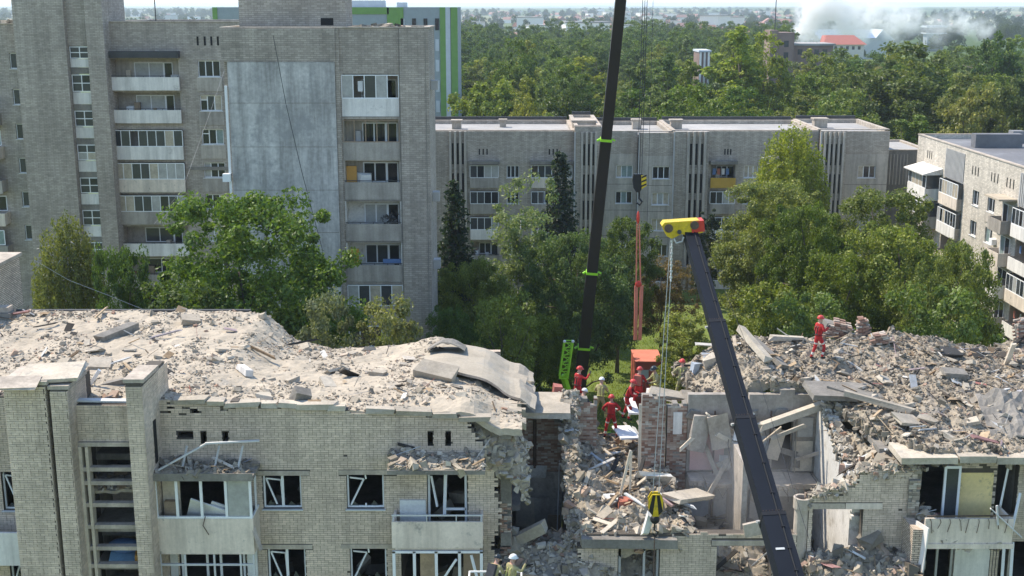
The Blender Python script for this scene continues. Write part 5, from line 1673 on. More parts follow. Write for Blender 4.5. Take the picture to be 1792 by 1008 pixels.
# ---------------------------------------------------------------- torn-open middle of the block
def middle_section():
    t = empty('ruined_block_torn_middle', (5, 44, 0), 'torn-open middle of the ruined block with exposed rooms and broken walls', 'building')
    rng = random.Random(21)
    F46 = Frame((0, 46, 0), (1, 0, 0), (0, -1, 0))
    # room back wall, brick above and plaster below
    pw = lambda u, v: v < 14.15 + .12 * fr_noise(u, v, 1.5, 3, 2)
    voxwall(F46, -.02, 2.0, ZF5, 14.4, [], .3, pw).build('room_back_wall', M['redmortar'], t)
    bricks_stuff(brick_rects(F46, -.02, 2.0, ZF5, 14.4, [], lambda u, v: pw(u, v) and fr_noise(u, v, .8, 3, 6) > -.5, 71), M['redbrick'], t, 'room_brickwork')
    MB().box(-.02, 2.0, 45.95, 46.3, 5.5, ZF5 - .01).build('lower_room_wall', M['plaster_g'], t)
    MB().tube([(.9, 45.93, 11.6), (.9, 45.93, 13.6)], .07, 6).build('pipe', M['steel'], t)
    MB().obox((.6, 45.92, 11.45), (1.4, .06, .5), (0, .05, 0), jit=.06, rng=rng).build('plaster_patch', M['plaster'], t)
    MB().obox((1.0, 45.6, 14.33), (2.5, 2.4, .22), (.02, .02, 0), jit=.03, rng=rng).build('ceiling_slab', M['slab'], t)
    MB().box(-.02, 2.0, 41.2, 45.94, ZF4 - .2, ZF4).build('floor_slab', M['concrete_d'], t)
    MB().box(-.02, .3, 42.6, 45.94, ZF5 - .22, ZF5).build('floor_stub', M['concrete_d'], t)
    for (x, z, w, h, rz, m) in ((.55, 9.9, .75, 1.3, .06, 'woodpale'), (1.2, 9.7, .6, 1.7, -.04, 'plaster_g'), (1.65, 9.3, .5, 1.0, .03, 'wood')):
        MB().obox((x, 45.5, z), (w, .06, h), (.12, rz, 0)).build('leaning_board', M[m], t)
    MB().tube([(1.85, 45.2, 12.2), (1.78, 44.5, 10.5), (1.72, 44, 9)], .025, 5).build('hanging_cable', M['palecable'], t)
    # partition seen on edge, broken off in a slope
    Fp = Frame((2.0, 40.6, 0), (0, 1, 0), (1, 0, 0))
    Fp = Frame((2.42, 40.6, 0), (0, 1, 0), (1, 0, 0))
    pp = lambda u, v: v < 10.75 + u * .7 + .35 * fr_noise(u, v, 1.2, 4, 8)
    voxwall(Fp, 0, 5.7, 6, 15, [], .4, pp, .2, .15).build('partition_wall', M['redmortar'], t)
    pr = lambda u, v: v < 14.3 + .3 * fr_noise(u, v, 2, 3, 8.5)
    voxwall(F46, 2.42, 3.35, 8.7, 14.8, [], .35, pr).build('partition_pier', M['redmortar'], t)
    bricks_stuff(brick_rects(F46, 2.42, 3.35, 8.7, 14.8, [], pr, 72, .05), M['redbrick'], t, 'pier_brickwork')
    # the two brick piers
    for i, (a, b, top, sd) in enumerate(((5.12, 6.05, 14.55, 3), (6.12, 6.9, 14.25, 4))):
        pf = lambda u, v, top=top, sd=sd, a=a, b=b: v < top + .25 * fr_noise(u, v, 2.2, 3, sd) - 1.2 * max(0, abs(u - (a + b) / 2) - .3) ** 2
        voxwall(F46, a, b, 8.7, top + .4, [], .45, pf, .2, .15).build('brick_pier', M['redmortar'], t)
        bricks_stuff(brick_rects(F46, a, b, 8.7, top + .4, [], pf, 80 + i, .04), M['redbrick'], t, 'pier_brickwork')
    MB().box(6.35, 6.7, 45.96, 45.985, 13.0, 13.9).build('plaster_patch', M['parapet_w'], t)
    MB().bar((5.02, 45.75, 11.6), (5.02, 45.8, 14.3), .1, .06).build('door_post', M['woodpale'], t)
    # rooms to the right, open to the front
    pz = lambda u, v: v < 14.6 + .2 * fr_noise(u, v, 1.2, 3, 12)
    voxwall(F46, 6.92, 12.0, ZF5, 14.9, [(10.3, 11.1, ZF5, 13.5)], .3, pz, .4, .2).build('room_back_wall', M['plaster_g'], t)
    MB().box(6.92, 12.0, 45.98, 46.3, 5.5, ZF5 - .24).build('lower_room_wall', M['plaster_g'], t)
    x = 6.95
    while x < 11.9:
        w_ = min(rng.uniform(.5, 1.2), 11.98 - x); dp = rng.uniform(.4, 1.5)
        MB().obox((x + w_ / 2, 46 - dp / 2, ZF5 - .13), (w_ * .97, dp, .2), (rng.uniform(-.06, .04), 0, 0), jit=.04, rng=rng).build('floor_edge', M['concrete'], t)
        rbm = MB()
        for q in range(3):
            xx = x + w_ * (.2 + .3 * q); rbm.tube([(xx, 46 - dp, ZF5 - .12), (xx + rng.uniform(-.08, .08), 45.8 - dp, ZF5 - .2), (xx + rng.uniform(-.15, .15), 45.6 - dp, ZF5 - rng.uniform(.3, .7))], .01, 4)
        rbm.build('rebar', M['steel'], t)
        x += w_
    # traces of the flats: wallpaper, tiles, pipes, wires, a radiator
    for (xa, xb, za, zb, m) in ((7.05, 8.4, 11.5, 13.4, 'pink'), (8.9, 10.2, 11.5, 12.9, 'plaster_b'), (11.15, 11.9, 11.45, 12.7, 'woodpale'), (9.25, 9.45, 8.9, 11.1, 'wood')):
        MB().box(xa, xb, 45.962, 45.985, za, zb).build('wallpaper_patch', M[m], t)
    for k in range(8):
        MB().obox((rng.uniform(7.1, 11.8), 45.93, rng.uniform(11.7, 14.2)), (rng.uniform(.3, .9), .05, rng.uniform(.2, .7)), (0, rng.uniform(-.4, .4), 0), jit=.2, rng=rng).build('torn_plaster', M[rng.choice(['redmortar', 'plaster', 'concrete_d', 'redmortar'])], t)
    for xx in (7.95, 10.15): MB().tube([(xx, 45.85, 8.8), (xx + .02, 45.85, 14.0)], .035, 6).build('heating_pipe', M['steel'], t)
    for k in range(7):
        xx = rng.uniform(7, 11.8); zz_ = rng.uniform(12.8, 14.4)
        MB().tube([(xx, 45.6, zz_), (xx + rng.uniform(-.2, .2), 45.2, zz_ - .6), (xx + rng.uniform(-.4, .4), 44.9, zz_ - rng.uniform(1, 2))], .012, 4).build('hanging_wire', M['cable'], t)
    for k in range(9): MB().box(8.2 + k * .07, 8.255 + k * .07, 45.8, 45.9, 11.6, 12.15).build('radiator_rib', M['parapet_w'], t)
    for k in range(14):
        MB().obox((rng.uniform(7, 11.7), rng.uniform(44.6, 45.7), rng.uniform(11.4, 13.6)), (rng.uniform(.06, .2), rng.uniform(.05, .1), rng.uniform(.9, 2.0)), (rng.uniform(-.7, .7), rng.uniform(-1.2, 1.2), 0), jit=.04, rng=rng).build('fallen_timber', M[rng.choice(['wood', 'woodpale', 'concrete', 'slab'])], t)
    MB().box(7.0, 12.0, 41.5, 44.9, 5.6, 5.8).build('lower_floor_slab', M['concrete_d'], t)
    MB().box(7.1, 7.85, 45.9, 45.97, 9.2, 11.05).build('blue_grey_door', M['plaster_b'], t)
    MB().box(8.05, 9.2, 45.88, 45.97, 9.0, 11.0).build('cream_wall_panel', M['plaster'], t)
    MB().box(9.5, 10.4, 45.88, 45.97, 8.8, 11.0).build('cream_wall_panel', M['plaster'], t)
    MB().box(10.6, 11.6, 45.9, 45.97, 10.4, 11.1).build('pale_patch', M['parapet_w'], t)
    MB().box(10.32, 11.08, 46.25, 46.29, ZF5, 13.5).build('dark_doorway', M['void'], t)
    MB().box(11.25, 11.85, 45.9, 45.97, 12.9, 13.7).build('mirror', M['curtain'], t)
    MB().box(11.2, 11.22, 45.85, 45.975, ZF5, 13.9).build('door_post', M['woodpale'], t)
    MB().obox((10.35, 45.6, 12.7), (.5, .05, 1.3), (.1, .2, 0)).build('leaning_door', M['woodpale'], t)
    MB().box(8.55, 8.75, 42.8, 45.97, 8.7, 13.0).build('partition_stub', M['plaster_g'], t)
    # broken wall panels standing in the open room
    for (x, z, w, h, ry, m) in ((7.3, 13.2, .7, 1.5, .15, 'plaster_g'), (8.1, 13.3, .8, 1.4, -.2, 'concrete'), (9.0, 13.6, .6, 1.2, .3, 'plaster')):
        MB().obox((x, 45.6 - abs(ry), z), (w, .18, h), (rng.uniform(-.3, .1), ry, rng.uniform(-.3, .3)), jit=.08, rng=rng).build('wall_fragment', M[m], t)
    # cross wall catching the sun
    Fc = Frame((12.0, 46, 0), (0, -1, 0), (-1, 0, 0))
    pc = lambda u, v: v < 14.75 - .32 * u + .2 * fr_noise(u, v, 1.4, 3, 31) and u < 5.4 + .2 * fr_noise(v, 2, 1.3, 3, 2)
    voxwall(Fc, 0, 5.7, 5, 15, [], .38, pc, .22, .15).build('sunlit_cross_wall', M['plaster'], t)
    # facade of the storey below, still standing
    F = Frame((0, 40, 0), (1, 0, 0), (0, -1, 0))
    hl = [(3.72, 5.2, 9.3, 10.98), (7.2, 9.15, 8.8, 11.0)]
    pf = lambda u, v: v < 11.42 + .12 * fr_noise(u, v, 2, 3, 41) and u > 2.55 + .3 * fr_noise(v, 7, 1.4, 3, 42)
    voxwall(F, 2.3, 10.0, 6.0, 11.7, hl, .4, pf).build('lower_facade', M['mortar'], t)
    facade(t, F, 2.3, 10.0, 0, 5.995, [], .4, M['brickflat'])
    bricks_mixed(brick_rects(F, 2.3, 10.0, 6.0, 11.7, hl + [(2.6, 5.6, 11.0, 11.4), (7.0, 9.5, 11.02, 11.25)], pf, 90, .004), t, 9.85)
    MB().obox((4.1, 39.9, 11.2), (3.3, .42, .34), (0, .012, 0), jit=.02, rng=rng).build('lintel_beam', M['concrete_d'], t)
    MB().box(7.0, 9.5, 39.95, 40.3, 11.03, 11.22).build('lintel_beam', M['concrete'], t)
    w = MB(); w.box(3.76, 3.84, 40.1, 40.18, 9.3, 10.95); w.box(4.62, 4.7, 40.1, 40.18, 9.3, 10.95); w.box(5.1, 5.18, 40.1, 40.18, 9.3, 10.95); w.box(3.72, 5.2, 40.08, 40.2, 9.32, 9.45)
    w.build('window_frame', M['greyframe'], t)
    MB().box(3.5, 5.3, 39.8, 40.1, 9.05, 9.28).build('window_sill', M['parapet_w'], t)
    sl = MB(); sl.box(2.45, 6.0, 40.42, 49.9, ZF5 - .3, ZF5 - .06); sl.box(6.0, 6.9, 46.5, 50.5, ZF5 - .3, ZF5 - .06); sl.box(6.9, 12.3, 46.32, 50.5, ZF5 - .3, ZF5 - .06)
    sl.build('floor_slab', M['concrete_d'], t)
    bw = MB(); bw.box(2.45, 12.3, 50.0, 50.3, 0, 10.9); bw.build('rear_wall', M['brickflat'], t)
    return t
middle_section()

rubble('partition_rubble', lambda x, y: 10.8 + (y - 40.6) * .7, 1.98, 2.5, 40.55, 46.2, lambda x, y: True, 1.5, [(.06, .2, 60), (.16, .36, 26)], 'broken bricks along the sloping torn edge of the partition', 'rubdust', 'rubble', .1, .12, 18, .3, .7)
rubble('cross_wall_rubble', lambda x, y: 14.7 - .32 * (46 - y), 12.0, 12.45, 40.6, 46.2, lambda x, y: True, 1.5, [(.06, .2, 50), (.16, .34, 18)], 'broken bricks along the torn top of the sunlit cross wall', 'rubdust', 'rubble', .1, .12, 16, .3, .7)
def zgap(x, y):
    z = 11.5 + .35 * math.exp(-((y - 43.5) / 1.6) ** 2 - ((x - 3.6) / 1.4) ** 2) + .45 * math.exp(-((y - 42.6) / 1.5) ** 2 - ((x - 5.0) / 1.0) ** 2)
    z += .6 * math.exp(-((y - 47.5) / 1.2) ** 2 - ((x - 3.0) / .8) ** 2)
    z += 1.1 * math.exp(-((x - 2.7) / .8) ** 2) * max(0, min(1, (y - 41) / 5)) 
    z += max(0, y - 49.3) * -.9
    return z
def in_gap(x, y):
    if 5.05 < x < 6.95 and 45.9 < y < 46.6: return False
    lim = 6.25 + .35 * fr_noise(y, 1, .9, 3, 5)
    return 2.45 < x and y > 40.15 and (x < lim or y > 46.4) and x < 9.0
GAPSZ = [(.04, .12, 60), (.1, .26, 22), (.24, .5, 2.2)]
RG, zg = rubble('gap_rubble', zgap, 2.4, 9.0, 40.1, 50.6, in_gap, 1.1, GAPSZ, 'rubble heaped on the open floor where the rescuers work', 'rubdust', 'rubble', .14, .28, 13, .8, .6)
def zfront(x, y): return 10.75 - abs(x - 1.9) * .16 - max(0, 40.6 - y) * .62 - max(0, y - 41.6) * .5
rubble('front_rubble', zfront, -.35, 3.7, 37.0, 43.5, lambda x, y: not (x > 2.55 and y > 39.95), 1.2, [(.06, .18, 40), (.16, .4, 16), (.35, .6, 1.0)], 'brick heap in front of the dark open room', 'rubdust', 'rubble', .15, .25, 15, 1.5, .6)
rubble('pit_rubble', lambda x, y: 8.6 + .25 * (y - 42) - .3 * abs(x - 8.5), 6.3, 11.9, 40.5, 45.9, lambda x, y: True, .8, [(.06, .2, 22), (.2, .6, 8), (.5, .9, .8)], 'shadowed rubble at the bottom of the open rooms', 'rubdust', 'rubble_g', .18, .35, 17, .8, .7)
rubble('window_rubble', lambda x, y: 9.5 + .9 * (y - 40.6), 3.7, 5.25, 40.5, 42, lambda x, y: True, 1.0, [(.06, .2, 30), (.2, .5, 8)], 'pale debris filling the lower window opening', 'rubdust', 'rubble', .15, .2, 19, .5, .8)
rubble('window_rubble', lambda x, y: 9.2 + .7 * (y - 40.6), 7.2, 9.2, 40.5, 42, lambda x, y: True, 1.0, [(.06, .2, 30), (.2, .5, 8)], 'reddish debris behind the wide lower opening', 'rubdust', 'rubble', .15, .25, 20, .5, .8)

# ---------------------------------------------------------------- right part of the block
def zroof_r(x, y):
    t = max(0, min(1, (y - 40) / 11))
    z = 14.5 + t * .95 + .5 * math.exp(-((x - 12.5) / 2.5) ** 2 - ((y - 49.5) / 1.5) ** 2) + .25 * math.exp(-((x - 17) / 3) ** 2 - ((y - 44) / 2) ** 2)
    z -= max(0, 13.6 - x) * .16 * max(0, 1 - t * 1.6)
    z += .25 * math.sin(x * .8 + 1) * t
    z -= 1.15 * max(0, min(1, (9.9 - x) / 2.2)) ** 1.2
    return z
def front_r(x):
    return lerp_tab([(8.0, 46.6), (11.9, 46.2), (12.3, 44.8), (13.2, 42.2), (14.0, 40.4), (14.6, 40.05), (31, 40.05)], x) + .2 * fr_noise(x, 0, 1.6, 3, 3)
def in_right(x, y):
    return y > front_r(x) and y < 51 + .15 * fr_noise(x, 3, 1, 3, 1) and x > 6.9 + (51 - y) * .28 + .4 * fr_noise(y, 6, 1, 3, 9)
RR, zr = rubble('right_roof_rubble', zroof_r, 7, 30, 40, 51.2, in_right, 1.2, [(.03, .1, 80), (.09, .19, 16), (.16, .33, 1.2)], 'grey rubble field covering the collapsed roof on the right', 'rubdust', 'rubble_g', .15, .24, 23, .45, .5)

def right_section():
    t = empty('ruined_block_right_part', (16, 45, 0), 'right part of the ruined block with crushed top floor and hanging balcony', 'building')
    rng = random.Random(33)
    F = Frame((0, 40, 0), (1, 0, 0), (0, -1, 0))
    top = [(10.3, 12.75), (10.9, 13.05), (11.8, 13.2), (12.1, 13.75), (13.9, 13.85), (14.1, 13.6)]
    h1 = [(10.5, 12.25, 9.4, 12.38)]
    p1 = lambda u, v: v < lerp_tab(top, u) + .1 * fr_noise(u, v, 2, 3, 51)
    voxwall(F, 10.35, 14.05, 6.0, 14.2, h1, .4, p1).build('front_wall', M['mortar'], t)
    bricks_mixed(brick_rects(F, 10.35, 14.05, 6.0, 14.2, h1 + [(10.4, 12.9, 12.38, 12.62)], p1, 101, .003), t, 10.9)
    MB().fbox(F, 10.4, 11.6, 12.39, 12.6, -.2, .024).build('lintel', M['concrete'], t)
    MB().fbox(F, 11.62, 12.9, 12.39, 12.61, -.2, .03).build('lintel', M['parapet'], t)
    facade(t, F, 10.0, 30, 0, 5.995, [], .4, M['brickflat'])
    # return wall and torn brick edge beside the balcony
    Fr = Frame((13.65, 40, 0), (0, -1, 0), (-1, 0, 0))
    MB().box(13.66, 14.0, 38.9, 39.98, 6, 12.1).build('return_wall', M['brickflat'], t)
    MB().obox((13.95, 39.0, 11.4), (.05, .7, 1.7), (0, .06, .3)).build('white_board', M['parapet_w'], t)
    pj = lambda u, v: v < 13.5 and fr_noise(u, v, 2.2, 2, 61) > -.5
    bricks_stuff(brick_rects(Frame((0, 39.9, 0), (1, 0, 0), (0, -1, 0)), 13.75, 14.15, 11.5, 13.6, [], pj, 102, .15), M['rubble'], t, 'torn_brickwork')
    MB().box(13.76, 14.14, 39.93, 39.99, 11.5, 13.5).build('torn_brick_core', M['redmortar'], t)
    # chute pipe
    pm = MB(); n = 16; cx, cy = 10.15, 40.2
    for (z0, z1, ro, ri) in ((8.5, 12.35, .26, .2), (12.355, 12.75, .31, .22)):
        b = len(pm.v)
        for z, r_ in ((z0, ro), (z1, ro), (z1, ri), (z0, ri)):
            for k in range(n): pm.v.append((cx + r_ * math.cos(2 * PI * k / n), cy + r_ * math.sin(2 * PI * k / n), z))
        for q in range(4):
            for k in range(n):
                k2 = (k + 1) % n; q2 = (q + 1) % 4
                pm.f.append((b + q * n + k, b + q * n + k2, b + q2 * n + k2, b + q2 * n + k)); pm.m.append(0)
    pm.build('rubbish_chute', M['concrete'], t, smooth=False)
    # crushed top storey: slab edges, door, yellow room wall
    Fq = Frame((0, 40.6, 0), (1, 0, 0), (0, -1, 0))
    hq = [(14.3, 15.6, ZF5, 13.95), (17.05, 17.8, 11.9, 13.95), (19.5, 21.5, 12, 13.9), (23.5, 24.9, 12.4, 13.7), (26.5, 28, 12.4, 13.7)]
    pq = lambda u, v: True
    voxwall(Fq, 14.05, 30, 6.0, 14.15, hq + [(14.6, 15.7, 8.7, 10.9), (17.4, 19.4, 8.7, 10.9)], .3).build('set_back_wall', M['mortar'], t)
    bricks_stuff(brick_rects(Fq, 14.05, 30, 6.0, 14.15, hq + [(14.6, 15.7, 8.7, 10.9), (17.4, 19.4, 8.7, 10.9)], lambda u, v: not (15.6 < u < 16.95 and v > 11.4 and v < 13.75 - .35 * max(0, 16.2 - u) + .2 * fr_noise(u, v, 2.4, 3, 71)), 103, .01), M['brick'], t)
    MB().box(15.62, 16.93, 40.575, 40.597, 11.45, 13.5).build('yellow_plaster', M['plaster_y'], t)
    sb = MB()
    sb.build if False else None
    x = 13.3
    while x < 29.5:
        L = rng.uniform(1.2, 2.6)
        MB().obox((x + L / 2, 40.35, 14.3 + rng.uniform(-.03, .05)), (L * .98, 1.5, .24), (rng.uniform(-.03, .03), rng.uniform(-.02, .02), 0), jit=.015, rng=rng).build('roof_slab_edge', M['slab'], t)
        x += L
    r = MB(); r.box(13.7, 29.8, 40.95, 46, ZF5 - .22, ZF5); r.box(13.7, 29.8, 40.95, 46, ZF4 - .22, ZF4); r.box(13.0, 29.8, 41.1, 50.8, 14.0, 14.2); r.build('floor_slab', M['concrete_d'], t)
    w = MB(); w.box(12.4, 29.8, 46.32, 46.6, 0, 14.0); w.box(12.4, 29.8, 50.5, 50.8, 0, 14.0); w.box(17.9, 18.05, 41, 46, 0, 14); w.box(29.5, 29.8, 41, 46, 0, 14); w.build('inner_wall', M['plaster_g'], t)
    d = MB()
    for (a, b) in ((15.05, 15.13), (15.55, 15.63)): d.box(a, b, 40.2, 40.28, 11.5, 13.9)
    d.box(15.13, 15.55, 40.2, 40.28, 13.8, 13.9); d.box(15.13, 15.55, 40.2, 40.28, 11.5, 11.6); d.build('balcony_door', M['white'], t)
    MB().box(15.13, 15.55, 40.23, 40.236, 11.6, 13.8).build('pane', M['glass2'], t)
    fr = MB(); fr.bar((17.1, 40.3, 12.0), (17.25, 40.2, 13.9), .09, .06); fr.bar((17.3, 39.6, 11.6), (17.75, 40.2, 12.9), .08); fr.build('twisted_frame', M['white'], t)
    # hanging balcony
    y = 38.9
    b = MB(); b.box(14.05, 17.05, y, y + .1, 11.6, 12.5); b.box(14.05, 17.1, y - .05, 40.58, 11.42, 11.597); b.box(16.95, 17.05, y + .102, 40.2, 11.6, 12.45)
    bo = b.build('hanging_balcony', M['parapet'], t)
    rb = MB()
    for k in range(9):
        x = 14.2 + k * .33; z = rng.uniform(11.9, 12.2)
        rb.tube([(x, y - .02, 12.5), (x + rng.uniform(-.05, .05), y - .06, 12.4), (x + rng.uniform(-.1, .1), y - .04, z)], .012, 4)
    rb.bar((14.1, y + .03, 12.58), (17.0, y + .03, 12.6), .04); rb.build('bent_rebar', M['steel'], bo)
    sh = MB(); sh.bar((16.2, y - .05, 12.9), (17.3, y - .15, 11.9), .12, .03); sh.bar((16.4, y - .05, 13.0), (16.5, y - .05, 12.3), .06); sh.build('loose_strip', M['rail'], bo)
    for q in range(4):
        x = 16.35 + q * .1
        MB().tube([(x, y - .03, 11.55), (x + .05, y + .1, 10.6), (x + .15, y + .2, 9.2)], .012, 4).build('hanging_wire', M['cable'], bo)
    lo = MB(); lo.box(14.62, 14.7, 40.5, 40.58, 8.7, 10.9); lo.box(15.1, 15.18, 40.5, 40.58, 8.7, 10.9); lo.box(15.62, 15.7, 40.5, 40.58, 8.7, 10.9); lo.build('door_frame', M['greyframe'], t)
    MB().box(15.75, 17.0, 40.45, 40.57, 8.8, 11.2).build('white_wall_panel', M['parapet_w'], t)
    wf = MB()
    for x in (17.3, 17.6, 18.4): wf.bar((x, 39.9, 8.6), (x + .1, 40.3, 11.0), .1, .06)
    wf.bar((17.2, 40.2, 9.4), (19.4, 40.3, 9.45), .08); wf.build('window_frame', M['white'], t)
    # torn membrane net and dark hole near the right edge
    return t
right_section()
rubble('balcony_rubble', lambda x, y: 11.75 + .45 * (1 - min(1, abs(x - 14.3) / 1.2)), 14.1, 16.9, 39.05, 40.5, lambda x, y: True, 1.2, [(.06, .2, 40), (.18, .42, 14)], 'rubble lying in the hanging balcony', 'rubdust', 'rubble', .13, .2, 25, .3, .7)
rubble('foot_rubble', lambda x, y: 11.0 - (40 - y) * .45 - .05 * abs(x - 12), 10.3, 14.0, 36.5, 39.95, lambda x, y: True, 1.2, [(.06, .18, 40), (.16, .42, 16), (.4, .7, .8)], 'grey heap below the doorway at the foot of the right wall', 'rubdust', 'rubble_g', .15, .3, 27, 1.5, .7)
rubble('wall_top_rubble', lambda x, y: lerp_tab([(10.3, 12.7), (10.9, 13.0), (11.8, 13.15), (12.1, 13.7), (14.0, 13.85)], x) + .06, 10.35, 14.0, 40.02, 40.45, lambda x, y: True, 1.4, [(.06, .18, 60), (.16, .34, 24)], 'broken bricks along the torn top of the right wall', 'rubdust', 'rubble', .1, .1, 29, .3, .7)
def zramp(x, y): return 12.9 - (x - 12.1) * -.1 - max(0, 43.5 - y) * .25 - max(0, 12.6 - x) * 1.2
rubble('wall_shoulder_rubble', lambda x, y: 14.1 - max(0, 44.6 - y) * .1 - max(0, 13.2 - x) * .5, 12.35, 14.3, 40.3, 45.2, lambda x, y: y < front_r(x) + .3, 1.3, [(.06, .2, 40), (.18, .5, 14), (.4, .7, 1.5)], 'rubble slumping over the cross wall beside the sunlit face', 'rubdust', 'rubble', .14, .35, 30, .6, .7)
# ---------------------------------------------------------------- loose slabs, beams and boards
def piece(name, label, px, py, zf, size, rot, m, lift=.05, cat='debris', group=None, jit=.08, seed=0, Y=None):
    p = hit(px, py, zf) if Y is None else wpt(px, py, Y)
    mb = MB(); mb.obox(p + Vector((0, 0, lift)), size, rot, jit=jit, rng=random.Random(seed + int(px)))
    o = mb.build(name, M[m])
    return tag(o, label, cat, group, 'thing')

def brick_lump(label, px, py, size):
    # a torn lump of masonry: bricks still bonded in mortar
    rng = random.Random(int(px)); p = hit(px, py, zr)
    e = empty('brick_lump', p, label, 'masonry lump'); yaw = rng.uniform(-.3, .3); rot = Euler((rng.uniform(-.15, .15), rng.uniform(-.2, .2), yaw)).to_matrix()
    core = MB(); sx, sy, sz = [q * .8 for q in size]
    core.obox(p + Vector((0, 0, sz * .42)), (sx * .9, sy * .9, sz * .85), rot, jit=.1, rng=rng)
    core.build('mortar_core', M['redmortar'], e)
    bm_ = MB(); z = 0; row = 0
    while z < sz:
        hw = sx * .5 * math.sqrt(max(.15, 1 - (z / sz) ** 2.2))
        x = -hw + (.13 if row % 2 else 0)
        while x < hw:
            for y in ((-sy * .48, 0, sy * .48) if z > sz - .25 else (-sy * .48, sy * .48)):
                if rng.random() < .9:
                    bm_.obox(p + rot @ Vector((x + .12, y + rng.uniform(-.04, .03), z + .04)), (.24, .13, .068), rot @ Euler((rng.uniform(-.06, .06), rng.uniform(-.06, .06), rng.uniform(-.1, .1))).to_matrix(), jit=.05, rng=rng)
            x += .26
        z += .08; row += 1
    b_ = bm_.build('brickwork', M['redbrick'], e); b_['kind'] = 'stuff'
    return tag(e, kind='thing')

piece('roof_plate', 'large flat roof plate resting across the brick fins at left', 92, 655, lambda x, y: 17.55, (1.9, 1.7, .13), (.05, -.03, .1), 'slab', .05, jit=.05)
piece('roof_plate', 'bent grey sheet lying on the leftmost fin cap', 30, 672, lambda x, y: 17.6, (1.2, 1.0, .06), (.1, .06, .2), 'concrete', .05)
piece('metal_channel', 'long dark bent channel on the left roof', 205, 588, zl, (.35, 1.9, .28), (.1, .15, -.55), 'concrete_d', .15)
piece('metal_channel', 'thin dark channel beside the fin at left', 215, 672, zl, (1.5, .2, .16), (.05, -.2, .25), 'concrete_d', .12)
piece('white_strip', 'white bent strip standing among roof debris at left', 165, 675, zl, (.12, .06, .8), (.1, .6, .2), 'white', .25, jit=.02)
piece('white_strip', 'white sheet leaning against the second fin', 138, 690, zl, (.3, .05, 1.1), (.3, .55, .2), 'parapet_w', .3, jit=.05)
piece('white_strip', 'long pale strip along the stair band edge', 175, 702, lambda x, y: 16.6, (1.9, .25, .06), (.05, .03, .04), 'rail', .03, jit=.02)
piece('concrete_block', 'square pale block on the roof near the fins', 175, 640, zl, (.8, .7, .12), (.25, .1, .2), 'slab', .1)
piece('concrete_block', 'pale slab near the rear edge of left roof', 335, 563, zl, (.75, .9, .22), (.08, .1, .3), 'slab', .1)
piece('concrete_block', 'pale broken post lying mid left roof', 428, 652, zl, (.3, .8, .22), (.1, .3, .7), 'parapet_w', .1)
piece('concrete_block', 'dark hollow block near the eaves of left roof', 528, 700, zl, (.6, .5, .5), (.3, .3, .5), 'concrete_d', .12)
piece('concrete_block', 'long flat block above the second window', 555, 712, zl, (1.3, .4, .2), (.05, .0, .03), 'slab', .06)
piece('concrete_block', 'tilted broken slab below the lifted roof sheet', 765, 660, zl, (1.4, .8, .35), (.35, .15, -.3), 'slab', .2)
piece('concrete_block', 'wide tilted slab under the right end of the roof sheet', 878, 668, zl, (1.9, .7, .3), (.25, .18, -.2), 'slab', .2)
piece('concrete_block', 'grey slab piece at the torn roof corner', 915, 690, zl, (.8, .6, .25), (.3, .3, .2), 'concrete_d', .1)
# slab fragments nobody could tell apart
rngp = random.Random(404)
for k in range(34):
    px, py = rngp.uniform(20, 880), rngp.uniform(585, 700)
    if py < 560 + max(0, px - 430) * .16: continue
    s = rngp.uniform(.25, .62)
    piece('slab_fragment', 'broken slab fragment on the left roof, ' + ('behind the brick fins' if px < 300 else ('above the two windows' if px < 640 else 'near the lifted sheet')), px, py, zl, (s, s * rngp.uniform(.5, .9), s * rngp.uniform(.15, .4)), (rngp.uniform(-.5, .5), rngp.uniform(-.5, .5), rngp.random() * 3), 'slab', .05, group='slab fragments on the left roof, ' + ('behind the fins' if px < 300 else ('above the two windows' if px < 640 else 'near the lifted sheet')), jit=.16, seed=k)
for k in range(60):
    px, py = rngp.uniform(1330, 1790), rngp.uniform(612, 790)
    s = rngp.uniform(.25, .62)
    p = hit(px, py, zr)
    if not in_right(p.x, p.y): continue
    piece('slab_fragment', 'broken slab fragment in the right roof rubble, ' + ('left' if px < 1480 else ('middle' if px < 1640 else 'right')) + ' third, ' + ('rear' if py < 680 else 'front') + ' half', px, py, zr, (s, s * rngp.uniform(.4, .9), s * rngp.uniform(.12, .4)), (rngp.uniform(-.5, .5), rngp.uniform(-.5, .5), rngp.random() * 3), 'slab', .06, group='slab fragments on the right roof, ' + ('left' if px < 1480 else ('middle' if px < 1640 else 'right')) + ' third, ' + ('rear' if py < 680 else 'front') + ' half', jit=.16, seed=k)
for k in range(26):
    px, py = rngp.uniform(1015, 1200), rngp.uniform(700, 930)
    p = hit(px, py, zg)
    if not in_gap(p.x, p.y): continue
    s = rngp.uniform(.3, .8)
    piece('wood_board', 'broken board sticking out of the rubble between the parts', px, py, zg, (s * 1.8, .14, .05), (rngp.uniform(-.6, .6), rngp.uniform(-.9, .9), rngp.random() * 3), rngp.choice(['wood', 'woodpale', 'woodpale', 'cloth_w']), .12, group='boards in the gap rubble', jit=.05, seed=k)
